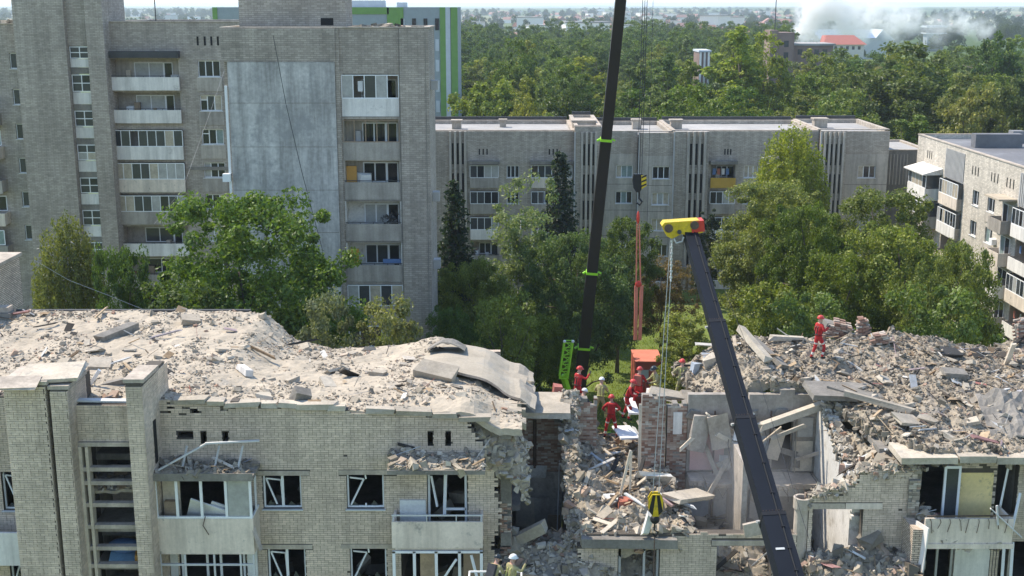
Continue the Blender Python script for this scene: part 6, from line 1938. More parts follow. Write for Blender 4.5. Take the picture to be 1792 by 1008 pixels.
# membrane sheet arched over the left roof
def sheet(name, label, f, nu, nv, m, th=.1, under='tar'):
    mb = MB(); n = (nu + 1) * (nv + 1)
    top = [f(i / nu, j / nv) for j in range(nv + 1) for i in range(nu + 1)]
    bot = [Vector(p) - Vector((0, 0, th)) for p in top]
    fs = []; fb = []
    for j in range(nv):
        for i in range(nu):
            a = j * (nu + 1) + i; fs.append((a, a + 1, a + nu + 2, a + nu + 1)); fb.append((n + a, n + a + nu + 1, n + a + nu + 2, n + a + 1))
    rim = [(i, i + 1) for i in range(nu)] + [(i * (nu + 1) + nu, (i + 1) * (nu + 1) + nu) for i in range(nv)] + [(nv * (nu + 1) + i + 1, nv * (nu + 1) + i) for i in range(nu)][::-1] + [((i + 1) * (nu + 1), i * (nu + 1)) for i in range(nv)]
    fr_ = [(b, a, n + a, n + b) for a, b in rim]
    mb.add(top + bot, fs, 0)
    b0 = len(mb.v) - 2 * n
    for q in fb: mb.f.append(tuple(b0 + i for i in q)); mb.m.append(1)
    for q in fr_: mb.f.append(tuple(b0 + i for i in q)); mb.m.append(2)
    o = mb.build(name, [M[m], M[under], M['concrete']])
    return tag(o, label, 'roof sheet')
def f_sheet(u, v):
    x = -6.0 + 6.9 * u; y = 44.9 + 5.4 * v - 1.2 * u + 1.6 * (1 - u) * (1 - v)
    z = lerp_tab([(-6, 15.3), (-4.6, 15.6), (-2.6, 16.05), (-1.2, 15.85), (.2, 15.3), (.9, 14.85)], x) + .14 - .35 * v + .04 * fr_noise(x, y, .8, 3, 4)
    if v < .2: z -= .1 * (0.2 - v) * 5
    return Vector((x + .1 * fr_noise(y, x, .9, 2, 6), y + .12 * fr_noise(x, 9, .9, 3, 2), z))
sheet('roof_membrane', 'low pale roof sheet sagging towards the torn edge of left roof', lambda u, v: f_sheet(u, v) + Vector((0, 0, -.1 - .06 * abs(math.sin(u * 9.5)) + .03 * math.sin(v * 11 + u * 4))), 34, 16, 'membrane', .1)
def f_sheet2(u, v):
    x = -3.4 + 1.5 * u; y = 47.6 + 1.6 * v
    return Vector((x, y, 16.0 + .35 * math.sin(PI * u) - .3 * v + .08 * fr_noise(x, y, 2, 2, 1)))
sheet('roof_membrane', 'small peaked flap of felt on the hump of left roof', f_sheet2, 8, 6, 'concrete_d', .06)
def f_net(u, v):
    x = 16.9 + 2.4 * u + .5 * v; y = 40.9 + 3.2 * v
    return Vector((x, y, zr(x, y) + .35 - .25 * abs(u - .5) + .15 * fr_noise(x, y, 1.5, 3, 8) - (1 - v) * .25))
sheet('roof_membrane', 'dark wrinkled felt sheet near the right edge of right roof', f_net, 14, 12, 'concrete_d', .06)
# right roof pieces
piece('concrete_beam', 'long concrete beam lying on the right roof, nearer of two', 1535, 712, zr, (.3, 2.6, .2), (.12, .1, 1.05), 'slab', .2, jit=.04)
piece('concrete_beam', 'dark narrow beam beside the longer beam on the right roof', 1500, 706, zr, (.2, 2.4, .16), (.15, .1, 1.0), 'concrete_d', .25, jit=.04)
piece('concrete_slab', 'wide grey slab at the edge above the open rooms', 1475, 690, zr, (2.6, 1.5, .2), (.08, .05, .05), 'concrete_d', .12, jit=.04)
piece('concrete_slab', 'leaning long slab beside the boom on the right rubble', 1318, 615, zr, (.35, 2.4, .25), (.35, .3, .45), 'slab', .35, jit=.06)
piece('concrete_slab', 'second leaning slab next to the boom on the rubble', 1345, 630, zr, (.3, 2.2, .2), (.3, .2, .5), 'concrete_d', .3, jit=.06)
piece('concrete_beam', 'flat pale beam at rear edge of the right rubble', 1378, 598, zr, (1.5, .3, .18), (0, .05, .05), 'slab', .15)
piece('concrete_slab', 'pale tilted plate near the yellow wall roof edge', 1590, 745, zr, (1.2, .7, .12), (.3, .25, .5), 'slab', .2)
piece('concrete_slab', 'dark plate lying at the back of the right roof', 1660, 622, zr, (1.0, .7, .15), (.2, .1, .2), 'tar', .15)
piece('concrete_slab', 'dark rounded lump in the middle of right roof', 1670, 662, zr, (.9, .5, .35), (.2, .1, .1), 'concrete_d', .15)
piece('wood_board', 'pale board standing upright at the right roof edge', 1765, 640, zr, (.2, .1, 1.1), (.3, .1, .1), 'woodpale', .45, jit=.04)
brick_lump('rounded brick lump at the rear edge behind person in red', 1462, 588, (1.5, .7, .85))
brick_lump('upright brick lump right of the person in red', 1508, 590, (.65, .5, 1.0))
brick_lump('low brick block, rightmost of the three at the rear edge', 1537, 600, (1.0, .6, .4))
brick_lump('red brick pier stump at the far right edge', 1786, 595, (.55, .6, 1.1))
piece('broken_beam', 'pale broken beam hanging aslant in the open room', 1385, 728, None, (2.6, .28, .26), (0, -.32, .1), 'slab', 0, jit=.06, Y=45.3)
piece('concrete_slab', 'leaning plank slab at the mouth of the dark open room', 918, 938, None, (.4, .3, 1.9), (.3, .95, 0), 'slab', 0, jit=.05, Y=40.9)
piece('concrete_slab', 'dark slab propped beside the leaning plank', 885, 950, None, (.3, .2, 1.5), (.2, .5, 0), 'concrete_d', 0, jit=.08, Y=41.1)
piece('ramp_slab', 'long tilted slab sloping down beside the yellow hook', 1205, 868, None, (.75, 3.2, .16), (-.28, .15, -.62), 'slab', 0, jit=.03, Y=42.6)
piece('ramp_slab', 'pink-edged panel leaning on the tilted slab', 1178, 875, None, (.45, 2.6, .1), (-.35, .5, -.5), 'pink', 0, jit=.04, Y=42.3)
piece('sloping_slab', 'curved plaster slab leaning in the middle of the gap', 1140, 840, None, (1.3, 1.3, .14), (-.7, .1, .1), 'plaster', 0, jit=.08, Y=43.6)
piece('wood_post', 'pale wooden post leaning in the gap rubble, taller one', 1092, 838, None, (.09, .09, 2.2), (-.1, .22, 0), 'woodpale', 0, jit=.02, Y=42.4)
piece('wood_post', 'upright pale post behind the leaning post', 1103, 835, None, (.08, .08, 1.9), (-.1, .02, 0), 'woodpale', 0, jit=.02, Y=42.8)
piece('wall_slab', 'grey plank slab leaning beside the partition edge', 1028, 865, None, (.35, .12, 1.6), (-.2, .15, .1), 'concrete', 0, jit=.03, Y=43.0)
piece('wall_slab', 'brown plank leaning at the back of the gap', 1050, 845, None, (.1, .1, 1.3), (.1, .8, 0), 'wood', 0, jit=.03, Y=43.4)
piece('white_board', 'bright white board the rescuers stand beside', 1095, 757, None, (.8, 1.2, .06), (.1, .06, .25), 'white', 0, jit=.03, Y=48.3)
piece('white_board', 'narrow white board right behind the rescuers', 1105, 710, None, (.45, 1.3, .08), (.2, .1, .1), 'white', 0, jit=.03, Y=49.6)
piece('white_box', 'pale cabinet in front of the khaki firefighter', 1146, 694, None, (.65, .5, .55), (.05, .05, .2), 'parapet_w', 0, jit=.04, Y=49.0)
piece('concrete_slab', 'blue-grey curved wall fragment beside the standing firefighter', 1220, 655, None, (.55, .3, 1.1), (.1, .15, .3), 'plaster_b', 0, jit=.12, Y=49.8)
piece('concrete_slab', 'pale broken wall fragment left of the dark blue boom', 1245, 650, None, (.5, .4, 1.3), (.1, -.3, .2), 'slab', 0, jit=.16, Y=49.5)
piece('concrete_slab', 'tumbled pale slab near the boom on the rear rubble', 1215, 700, None, (1.0, .9, .25), (.6, .2, .2), 'slab', 0, jit=.1, Y=48.6)
piece('concrete_slab', 'tumbled slab lying against the back of the brick piers', 1165, 690, None, (1.3, .6, .2), (.2, .2, .1), 'slab', 0, jit=.1, Y=47.6)
piece('concrete_slab', 'lower tumbled slab at the foot of the boom view', 1235, 735, None, (.9, .7, .2), (.8, .3, -.2), 'concrete_d', 0, jit=.1, Y=46.9)
piece('ribbed_panel', 'grey ribbed radiator hanging at the edge beside the boom', 1320, 925, None, (.75, .12, .5), (0, -.2, .1), 'concrete', 0, jit=.01, Y=39.7)
piece('red_box_fragment', 'dull red painted block on the partition top', 975, 685, None, (.35, .5, .5), (.0, .1, .1), 'redroof', 0, jit=.05, Y=47.2)
piece('white_block', 'small white tilted block on the partition top', 989, 728, None, (.4, .3, .25), (.4, .3, .3), 'white', 0, jit=.04, Y=45.2)
piece('concrete_slab', 'pale crooked slab over the partition top', 1000, 712, None, (.9, .5, .14), (.3, .5, .2), 'slab', 0, jit=.08, Y=45.8)
piece('cloth_heap', 'heap of red and pale cloth in the gap rubble', 1095, 885, zg, (.5, .35, .25), (.2, .1, .3), 'cloth_r', .1, jit=.25)
piece('cloth_heap', 'pale cloth bundle hanging over the lintel beam', 1133, 920, None, (.25, .3, .7), (.1, .2, .1), 'cloth_w', 0, jit=.2, Y=39.75)
piece('cloth_heap', 'pale bedding crumpled beside the leaning posts', 1075, 880, zg, (.7, .5, .3), (.1, .1, .6), 'cloth_w', .1, jit=.25)

# brick roof hut at the back left of the roof
hut = empty('roof_hut', (-24, 51.5, 16.6), 'brick roof hut at the far left edge of the roof', 'roof hut')
MB().box(-26, -22.1, 49.2, 54, 16.3, 18.55).build('wall', M['brickflat'], hut)
MB().box(-26.1, -22.0, 49.1, 54.1, 18.553, 18.7).build('cap', M['concrete'], hut)
MB().box(-24.6, -20.9, 49.55, 50.25, 16.3, 17.0).build('base_slab', M['concrete_d'], hut)
MB().box(-21.9, -21.0, 49.7, 50.2, 17.003, 17.22).build('step_block', M['concrete'], hut)
rp = MB().box(-21.95, -11.2, 51.02, 51.22, 16.3, 16.78).build('rear_parapet', M['flash']); tag(rp, 'low grey rear parapet of the left roof before the trees', 'parapet')

# ---------------------------------------------------------------- cranes
def boom_ring(mb, p, q, w0, w1, h0, h1, up, mi=0):
    """tapered six-sided boom section from p to q"""
    p = Vector(p); q = Vector(q); d = (q - p).normalized()
    side = d.cross(Vector(up)).normalized(); n = side.cross(d).normalized()
    sec = [(-.5, .5), (.5, .5), (.5, -.22), (.24, -.5), (-.24, -.5), (-.5, -.22)]
    v = [p + side * (a * w0) + n * (b * h0) for a, b in sec] + [q + side * (a * w1) + n * (b * h1) for a, b in sec]
    k = len(sec)
    fs = [tuple(range(k)), tuple(range(2 * k - 1, k - 1, -1))] + [(i, k + i, k + (i + 1) % k, (i + 1) % k) for i in range(k)]
    mb.add(v, fs, mi)

def carrier(parent, x, y, yaw, cabm, L=11.0):
    """lorry chassis with wheels, cab and outriggers under the boom"""
    rot = Matrix.Rotation(yaw, 3, 'Z'); C = Vector((x, y, 0))
    def bx(name, c, s, m):
        MB().obox(C + rot @ Vector(c), s, rot).build(name, M[m], parent)
    bx('chassis', (0, 0, 1.15), (2.5, L, .6), 'flash'); bx('cab', (0, L / 2 - 1, 2.1), (2.5, 2.2, 1.7), cabm); bx('cab_window', (0, L / 2 + .12, 2.35), (2.2, .05, .8), 'glass')
    bx('slewing_deck', (0, -1.0, 1.75), (2.6, 4.2, .6), cabm); bx('counterweight', (0, -3.4, 2.2), (2.6, 1.2, 1.4), 'flash'); bx('operator_cab', (-1.0, .8, 2.7), (.9, 1.4, 1.3), cabm)
    for sx in (-1, 1):
        for k in (-.42, -.3, -.05, .07, .3):
            c = C + rot @ Vector((sx * 1.1, k * L, .55)); ax = rot @ Vector((.22, 0, 0))
            MB().tube([c - ax, c + ax], .55, 14).build('wheel', M['rubber'], parent)
        for k in (-.48, .17):
            bx('outrigger', (sx * 2.4, k * L, .9), (2.6, .3, .3), cabm); bx('outrigger_foot', (sx * 3.6, k * L, .4), (.35, .35, .8), 'flash')

def crane_tall():
    base = Vector((4.05, 76, 2.4)); a = wpt(1013, 690, 75.5); b = wpt(1086, 0, 71)
    d = (b - a).normalized()
    foot = a - d * ((a.z - 2.4) / d.z)
    # tip where the hoist ropes hang at the pixel of the photograph
    tipx = wpt(1126, 0, 70).x
    tip = b + d * ((tipx - b.x) / d.x)
    t = empty('tall_crane', (foot.x, foot.y, 0), 'tall crane with brown-black telescopic boom and lime bands behind the ruin', 'crane')
    L = (tip - foot).length
    cuts = [0, .26, .44, .62, .82, 1.0]
    ws = [.74, .69, .65, .61, .57]
    up = (0, -1, .1)
    # section joints at the lime bands of the photograph
    def at(py):
        lo, hi = 0.0, 1.0
        for _ in range(40):
            m = (lo + hi) / 2; p = foot + d * L * m
            v = 504 + FPX * ((CAM_H - p.z) * math.cos(PITCH) - p.y * math.sin(PITCH)) / (p.y * math.cos(PITCH) + (CAM_H - p.z) * math.sin(PITCH))
            if v > py: lo = m
            else: hi = m
        return lo
    cuts = [0, at(606), at(475), at(243), min(.97, at(243) + .22), 1.0]
    for i in range(5):
        mb = MB(); boom_ring(mb, foot + d * L * cuts[i], foot + d * L * cuts[i + 1], ws[i], ws[i], ws[i] * 1.15, ws[i] * 1.15, up)
        mb.build('boom_section', M['boom1'], t)
        if i:
            c = foot + d * L * cuts[i]
            k = MB(); boom_ring(k, c - d * .09, c + d * .06, ws[i - 1] * 1.05, ws[i - 1] * 1.05, ws[i - 1] * 1.2, ws[i - 1] * 1.2, up); k.build('lime_band', M['lime'], t)
            for s in (-1, 1): MB().obox(c + Vector((s * ws[i] * .72, -.1, -.05)), (.22, .12, .1), (0, .5 * s, .2)).build('band_lug', M['lime'], t)
    MB().obox(tip + d * .3, (1.0, 1.2, 1.4), (0, .1, 0)).build('boom_head', M['lime'], t)
    carrier(t, foot.x, foot.y + .5, .4, 'lime')
    hook = wpt(1119, 318, 70)
    for dx in (-.12, .0, .12): MB().tube([tip + Vector((dx, 0, 0)), hook + Vector((dx, 0, .3))], .02, 5).build('hoist_rope', M['cable'], t)
    for dx in (-.02,): MB().tube([tip + Vector((.35, 0, 0)), Vector((hook.x + .5, hook.y, 17))], .012, 4).build('hoist_rope', M['cable'], t)
    # lime lattice jib folded beside the boom foot
    lo = wpt(986, 660, 73.5); hi = wpt(995, 598, 73.5)
    ex = Vector((.26, 0, 0)); ey = Vector((0, .3, 0))
    lt = MB()
    cr = [lo - ex - ey, lo + ex - ey, lo + ex + ey, lo - ex + ey]; dr = hi - lo
    for c in cr: lt.bar(c, c + dr, .09)
    n = 5
    for k in range(n + 1):
        for i in range(4): lt.bar(cr[i] + dr * (k / n), cr[(i + 1) % 4] + dr * (k / n), .05)
    for k in range(n):
        for i in range(4): lt.bar(cr[i] + dr * (k / n), cr[(i + 1) % 4] + dr * ((k + 1) / n), .05)
    lt.build('lattice_jib', M['lime'], t)
    for c in (cr[0], cr[1]): MB().ell(c + dr + Vector((0, 0, .1)), (.1, .1, .1)).build('lattice_knob', M['white'], t)
    lt2 = MB(); a0 = Vector((lo.x, lo.y + .4, lo.z)); lt2.bar(a0, (foot.x + .2, foot.y - 1, 3.2), .3); lt2.build('jib_bracket', M['lime'], t)
    # hook block with stripes, chain and slings: hang from the crane, things of their own
    hb = empty('hook_block', hook, 'black and yellow striped hook block hanging right of the tall boom', 'hook block')
    z = hook.z
    prof = [(-.26, .45), (.24, .45), (.3, .1), (.24, -.35), (.1, -.6), (-.1, -.6), (-.26, -.35), (-.32, .1)]
    MB().prism([(hook.x + a - .08, hook.y - .12, z + b_) for a, b_ in prof], (0, .24, 0)).build('cheek_plate', M['black'], hb)
    MB().prism([(hook.x + .08, hook.y - .2, z + .4), (hook.x + .36, hook.y - .2, z + .35), (hook.x + .4, hook.y - .2, z - .2), (hook.x + .12, hook.y - .2, z - .4)], (0, .07, 0)).build('yellow_cheek', M['yellow'], hb)
    st = MB()
    for k in range(3):
        zz = z + .22 - k * .25
        st.prism([(hook.x + .1, hook.y - .206, zz), (hook.x + .38, hook.y - .206, zz + .12), (hook.x + .38, hook.y - .206, zz + .22), (hook.x + .1, hook.y - .206, zz + .1)], (0, .005, 0))
    st.build('black_stripe', M['black'], hb)
    MB().tube([(hook.x, hook.y, z - .6), (hook.x, hook.y, z - .95), (hook.x + .18, hook.y, z - 1.15), (hook.x + .05, hook.y, z - 1.35), (hook.x - .15, hook.y, z - 1.2)], .06, 7).build('hook', M['black'], hb)
    sx = wpt(1117, 372, 70); s2 = wpt(1117, 500, 70); s3 = wpt(1117, 595, 70)
    sl = empty('lifting_slings', sx, 'long salmon-red lifting slings hanging in front of the trees', 'sling')
    MB().ell((sx.x, sx.y, sx.z - .3), (.09, .09, .4)).build('red_shackle', M['red'], sl)
    for dx in (-.13, .13): MB().tube([(sx.x + dx * .5, sx.y, sx.z - .7), (s2.x + dx, s2.y, s2.z)], .045, 5).build('chain', M['sling'], sl)
    for dx in (-.12, .12):
        MB().obox(((s2.x + s3.x) / 2 + dx * 1.2, s2.y, (s2.z + s3.z) / 2), (.2, .07, s2.z - s3.z), (0, .01 * (1 if dx > 0 else -1), .2)).build('sling_band', M['sling'], sl)
    MB().ell((s2.x, s2.y, s2.z + .1), (.2, .12, .2)).build('red_shackle', M['red'], sl)
    return t
crane_tall()

def crane_low():
    a = wpt(1207, 410, 39.4); b = wpt(1378, 1008, 27.5)
    d = (a - b).normalized()
    foot = b - d * ((b.z - 2.3) / d.z)
    t = empty('low_crane', (foot.x, foot.y, 0), 'nearer crane with blue-black telescopic boom and yellow head', 'crane')
    L = (a - foot).length
    up = (0, -.3, 1)
    def at(py):
        lo, hi = 0.0, 1.0
        for _ in range(40):
            m = (lo + hi) / 2; p = foot + d * L * m
            v = 504 + FPX * ((CAM_H - p.z) * math.cos(PITCH) - p.y * math.sin(PITCH)) / (p.y * math.cos(PITCH) + (CAM_H - p.z) * math.sin(PITCH))
            if v > py: lo = m
            else: hi = m
        return lo
    cuts = [0, at(1040), at(912), at(742), at(572), 1.0]
    ws = [.66, .6, .54, .485, .43]
    for i in range(5):
        mb = MB(); boom_ring(mb, foot + d * L * cuts[i], foot + d * L * cuts[i + 1], ws[i], ws[i], ws[i] * 1.1, ws[i] * 1.1, up)
        o = mb.build('boom_section', M['boom2'], t)
        if i:
            c = foot + d * L * cuts[i]
            k = MB(); boom_ring(k, c - d * .07, c + d * .05, ws[i - 1] * 1.03, ws[i - 1] * 1.03, ws[i - 1] * 1.14, ws[i - 1] * 1.14, up); k.build('collar', M['black'], t)
            side = d.cross(Vector(up)).normalized()
            rv = MB()
            for q in range(7): rv.obox(c + d * .1 + side * (q - 3) * ws[i] * .15 + side.cross(d).normalized() * (-ws[i] * .56) * (-1), (.022, .022, .022), (0, 0, 0))
            rv.build('collar_bolt', M['steel'], t)
            for s in (-1, 1): MB().obox(c + side * s * ws[i - 1] * .55, (.12, .08, .06), (0, 0, .3)).build('guide_pad', M['greyframe'], t)
    side = d.cross(Vector(up)).normalized(); nrm = side.cross(d).normalized()
    for i in range(5):                             # hydraulic hose and its clips along each section
        pa, pb = foot + d * L * cuts[i], foot + d * L * cuts[i + 1]; o_ = side * (ws[i] * .22) + nrm * (ws[i] * .55 + .012)
        MB().tube([pa + o_, pb + o_], .018, 6).build('hose', M['rubber'], t)
        for q in range(3):
            c = pa.lerp(pb, .2 + .3 * q); MB().obox(c + o_, (.08, .05, .04), Matrix((side, nrm, d)).transposed()).build('hose_clip', M['black'], t)
    c = foot + d * L * (at(975)); MB().obox(c + nrm * .345 + side * -.1, (.22, .012, .06), Matrix((side, nrm, d)).transposed()).build('maker_plate', M['rail'], t)
    # yellow head
    h = empty_part = None
    c0 = wpt(1160, 402, 39.3); c1 = wpt(1226, 392, 39.5)
    mid = (c0 + c1) / 2; ln = (c1 - c0).length
    prof = [(-.52, .16), (-.45, .26), (.42, .2), (.52, .1), (.5, -.22), (.1, -.26), (-.05, -.18), (-.3, -.3), (-.42, -.2)]
    ang = math.atan2(c1.z - c0.z, c1.x - c0.x)
    def hp(u, v, y): return Vector((mid.x + u * ln * math.cos(ang) - v * math.sin(ang), mid.y + y, mid.z + u * ln * math.sin(ang) + v * math.cos(ang)))
    hd = MB().prism([hp(u, v, -.28) for u, v in prof], (0, .56, 0)).build('boom_head', M['yellow'], t)
    MB().obox(hp(.38, .0, 0), (.42, .6, .36), (0, -ang, 0)).build('red_sheave_housing', M['red'], hd)
    for u in (-.36, .3): MB().tube([hp(u, .06, -.33), hp(u, .06, .33)], .14, 14).build('sheave', M['steel'], hd)
    MB().tube([hp(-.1, -.1, -.35), hp(-.1, -.1, .35)], .07, 10).build('head_pin', M['flash'], hd)
    MB().tube([hp(-.25, -.3, -.3), hp(-.2, -.45, -.3), hp(-.05, -.42, -.3), hp(.0, -.28, -.3)], .03, 6).build('shackle', M['rail'], hd)
    ch = MB(); p = hp(-.28, -.3, -.1)
    for k in range(14): ch.ell((p.x - .0, p.y, p.z - .12 - k * .1), (.03 if k % 2 else .05, .05 if k % 2 else .03, .065), nu=6, nv=4)
    ch.build('chain', M['rail'], hd)
    hook = wpt(1147, 882, 39.4)
    for dx in (-.1, .1): MB().tube([(p.x + dx * .4, 39.4, p.z), (hook.x + dx, hook.y, hook.z + .4)], .014, 5).build('hoist_rope', M['palecable'], t)
    MB().tube([hp(.45, -.1, 0), a - d * 6 + Vector((.75, 0, .1)), foot + d * 4 + Vector((.6, 0, .8))], .006, 4).build('boom_cable', M['cable'], t)
    carrier(t, foot.x, foot.y, .5, 'yellow', 10)
    hb = empty('hook_block', hook, 'yellow hook block with black ball hanging over the gap rubble', 'hook block')
    x, y, z = hook
    for s in (-1, 1):
        pr = [(-.14, .4), (.14, .4), (.25, .2), (.23, -.2), (.1, -.4), (-.1, -.4), (-.23, -.2), (-.25, .2)]
        MB().prism([(x + a_, y + s * .13 - .02, z + b_) for a_, b_ in pr], (0, .05, 0)).build('cheek_plate', M['yellow'], hb)
    MB().tube([(x, y - .1, z + .05), (x, y + .1, z + .05)], .24, 14).build('sheave', M['black'], hb)
    for k in (-1, 1):
        MB().prism([(x + k * .02, y - .155, z + .38), (x + k * .12, y - .155, z + .38), (x + k * .24, y - .155, z - .2), (x + k * .1, y - .155, z - .36)], (0, .004, 0)).build('black_stripe', M['black'], hb)
    MB().ell((x, y, z - .56), (.17, .17, .17)).build('ball', M['black'], hb)
    MB().tube([(x, y, z - .7), (x - .02, y, z - .95), (x + .12, y, z - 1.05), (x + .05, y, z - 1.2), (x - .08, y, z - 1.1)], .03, 6).build('hook', M['black'], hb)
    rp = MB().tube([(x, y, z - 1.15), (x - .03, y - .3, z - 3), (x - .05, y - .4, 1)], .022, 5).build('tag_rope', M['steel']); tag(rp, 'dark tag rope hanging down from the yellow hook block', 'rope')
crane_low()

# red container box in the courtyard, with a fire engine cab beside it
def red_box():
    a = wpt(1112, 634, 88); b = wpt(1152, 634, 88)
    x0, x1, z1 = a.x, b.x + .3, a.z
    t = empty('red_container', ((x0 + x1) / 2, 89.5, 0), 'red steel box standing on the grass behind the rescuers', 'container')
    MB().box(x0, x1, 88, 91.2, .05, z1).build('body', M['dullred'], t)
    MB().box(x0 - .03, x1 + .03, 87.97, 91.23, z1 + .003, z1 + .07).build('roof', M['sling'], t)
    MB().box(x0 + .2, x0 + 1.0, 87.97, 87.997, z1 - 1.5, z1 - .6).build('hatch', M['rail'], t)
    for k in range(7): MB().box(x0 + .12 + k * (x1 - x0) / 7, x0 + .17 + k * (x1 - x0) / 7, 87.96, 87.996, .1, z1 - 1.6).build('rib', M['red'], t)
red_box()

# ---------------------------------------------------------------- people
def skin_mesh(name, verts, edges, radii, root, sub=1):
    me = bpy.data.meshes.new(name + '_cage'); me.from_pydata(verts, edges, [])
    o = bpy.data.objects.new(name + '_cage', me); COL.objects.link(o)
    md = o.modifiers.new('skin', 'SKIN'); md.use_smooth_shade = True
    for i, r in enumerate(radii):
        me.skin_vertices[0].data[i].radius = (r if isinstance(r, tuple) else (r, r))
    me.skin_vertices[0].data[root].use_root = True
    s = o.modifiers.new('sub', 'SUBSURF'); s.levels = sub; s.render_levels = sub
    dg = bpy.context.evaluated_depsgraph_get(); dg.update()
    out = bpy.data.meshes.new_from_object(o.evaluated_get(dg))
    out.name = name
    bpy.data.objects.remove(o); bpy.data.meshes.remove(me)
    return out

def person(label, loc, yaw, suit='suit_red', helmet='helmet_r', lean=0.0, arms=None, legs=None, bands='reflect', pack=None, vest=None, h=1.76, group='rescuers', crouch=0.0):
    """figure facing -Y before yaw. arms: per side (elbow, wrist) offsets from the shoulder; legs: per side (knee, ankle) from the hip"""
    s = h / 1.76
    e = empty('person', loc, label, 'person', group, yaw)
    e.scale = (s, s, s)
    hipz = .93 - crouch
    up = Matrix.Rotation(lean, 3, 'X')
    def T(p): return up @ Vector(p) + Vector((0, 0, hipz))
    V = []; E = []; Rd = []; seg = []
    def av(p, r, par=None, kind='suit'):
        V.append(tuple(p)); Rd.append(r)
        if par is not None: E.append((par, len(V) - 1)); seg.append((par, len(V) - 1, kind))
        return len(V) - 1
    pel = av((0, 0, hipz), (.165, .12))
    wai = av(T((0, 0, .2)), (.15, .11), pel)
    che = av(T((0, -.01, .4)), (.185, .125), wai)
    nkb = av(T((0, 0, .56)), (.085, .08), che)
    nk = av(T((0, -.01, .63)), .06, nkb, 'skin')
    hd = av(T((0, -.03, .72)), (.085, .1), nk, 'skin')
    ht = av(T((0, -.02, .82)), (.07, .085), hd, 'skin')
    arms = arms or [((-.08, 0, -.28), (-.06, -.1, -.5)), ((.08, 0, -.28), (.06, -.1, -.5))]
    legs = legs or [((-.03, -.03, -.44), (-.05, .02, -.85)), ((.03, -.03, -.44), (.05, .02, -.85))]
    for i, sd in enumerate((-1, 1)):
        sh0 = T((sd * .17, 0, .5)); sh = av(sh0, .075, che)
        el = av(sh0 + Vector(arms[i][0]), .055, sh); wr = av(sh0 + Vector(arms[i][1]), .042, el, 'suit')
        d = (Vector(arms[i][1]) - Vector(arms[i][0])).normalized()
        side = d.cross(Vector((sd, 0.2, .3))).normalized(); nr = d.cross(side)
        w = Vector(V[wr]); palm = av(w + d * .07, (.042, .022), wr, 'glove')
        for k, (off, ln) in enumerate(((-.03, .07), (-.01, .085), (.01, .08), (.03, .06))):
            b = av(w + d * .11 + side * off, .010, palm, 'glove')
            m = av(w + d * (.11 + ln * .55) + side * off * 1.1 + nr * .012, .009, b, 'glove')
            av(w + d * (.11 + ln * .85) + side * off * 1.1 + nr * .04, .008, m, 'glove')
        tb = av(w + d * .05 + side * -.045, .011, palm, 'glove'); av(w + d * .1 + side * -.065 + nr * .02, .009, tb, 'glove')
        hp0 = Vector((sd * .09, 0, hipz - .03)); hp = av(hp0, .1, pel)
        kn = av(hp0 + Vector(legs[i][0]), .072, hp)
        an = av(hp0 + Vector(legs[i][1]), .055, kn)
        heel = av(Vector(V[an]) + Vector((0, .01, -.04)), .055, an, 'boot')
        av(Vector(V[an]) + Vector((sd * .02, -.17, -.06)), (.045, .035), heel, 'boot')
    minz = min(v[2] for v in V) - .04
    V = [(x, y, z - minz) for (x, y, z) in V]
    me = skin_mesh('body', V, E, Rd, pel, 1)
    mats = {'suit': 0, 'skin': 1, 'glove': 2, 'boot': 3, 'band': 4}
    for k in (suit, 'skin', 'glove', 'boot', bands): me.materials.append(M[k])
    A = np.array([V[a] for a, b, k in seg]); B = np.array([V[b] for a, b, k in seg]); D = B - A; LL = (D * D).sum(1)
    mi = []
    me.polygons.foreach_set('use_smooth', [True] * len(me.polygons))
    for p in me.polygons:
        c = np.array(p.center)
        t_ = np.clip(((c - A) * D).sum(1) / LL, 0, 1)
        ds = np.linalg.norm(A + D * t_[:, None] - c, axis=1)
        j = int(ds.argmin()); k = seg[j][2]
        if k == 'suit' and LL[j] > .09 and .58 < t_[j] < .72: k = 'band'
        mi.append(mats[k])
    me.polygons.foreach_set('material_index', mi)
    body = link('body', me, e)
    hv = Vector(V[hd]); tp = Vector(V[ht]); rot = up
    hm = MB(); hc = hv.lerp(tp, .6)
    hm.ell(hc, (.125, .15, .125), nu=14, nv=5, v0=-.1, v1=PI / 2, rot=rot)
    hm.ell(hc + rot @ Vector((0, -.02, -.012)), (.15, .185, .018), nu=14, nv=4, rot=rot)
    ho = hm.build('helmet', M[helmet], e, world=False, smooth=True)
    fc = MB()
    for sd in (-1, 1): fc.ell(hv + rot @ Vector((sd * .035, -.098, .015)), (.012, .006, .008), nu=6, nv=4, rot=rot)
    fc.ell(hv + rot @ Vector((0, -.098, -.055)), (.025, .006, .006), nu=6, nv=4, rot=rot)
    fc.build('face_features', M['glove'], e, world=False)
    MB().ell(hv + rot @ Vector((0, -.108, -.015)), (.014, .02, .024), nu=6, nv=4, rot=rot).build('nose', M['skin'], e, world=False)
    for sd in (-1, 1): MB().ell(hv + rot @ Vector((sd * .09, .0, 0)), (.015, .025, .035), nu=6, nv=4, rot=rot).build('ear', M['skin'], e, world=False)
    cz = Vector(V[che]); wz = Vector(V[wai]); pz = Vector(V[pel])
    hs = MB()
    hs.ell(pz.lerp(wz, .45), (.19, .155, .03), nu=14, nv=4, rot=rot)
    for sd in (-1, 1):
        hs.tube([pz + Vector((sd * .1, -.13, .12)), cz + rot @ Vector((sd * .1, -.14, .02)), cz + rot @ Vector((sd * .1, 0, .15)), cz + rot @ Vector((sd * .06, .14, .0)), pz + Vector((sd * .08, .14, .12))], .018, 5)
    hs.build('harness', M['black' if suit == 'suit_red' else bands], e, world=False)
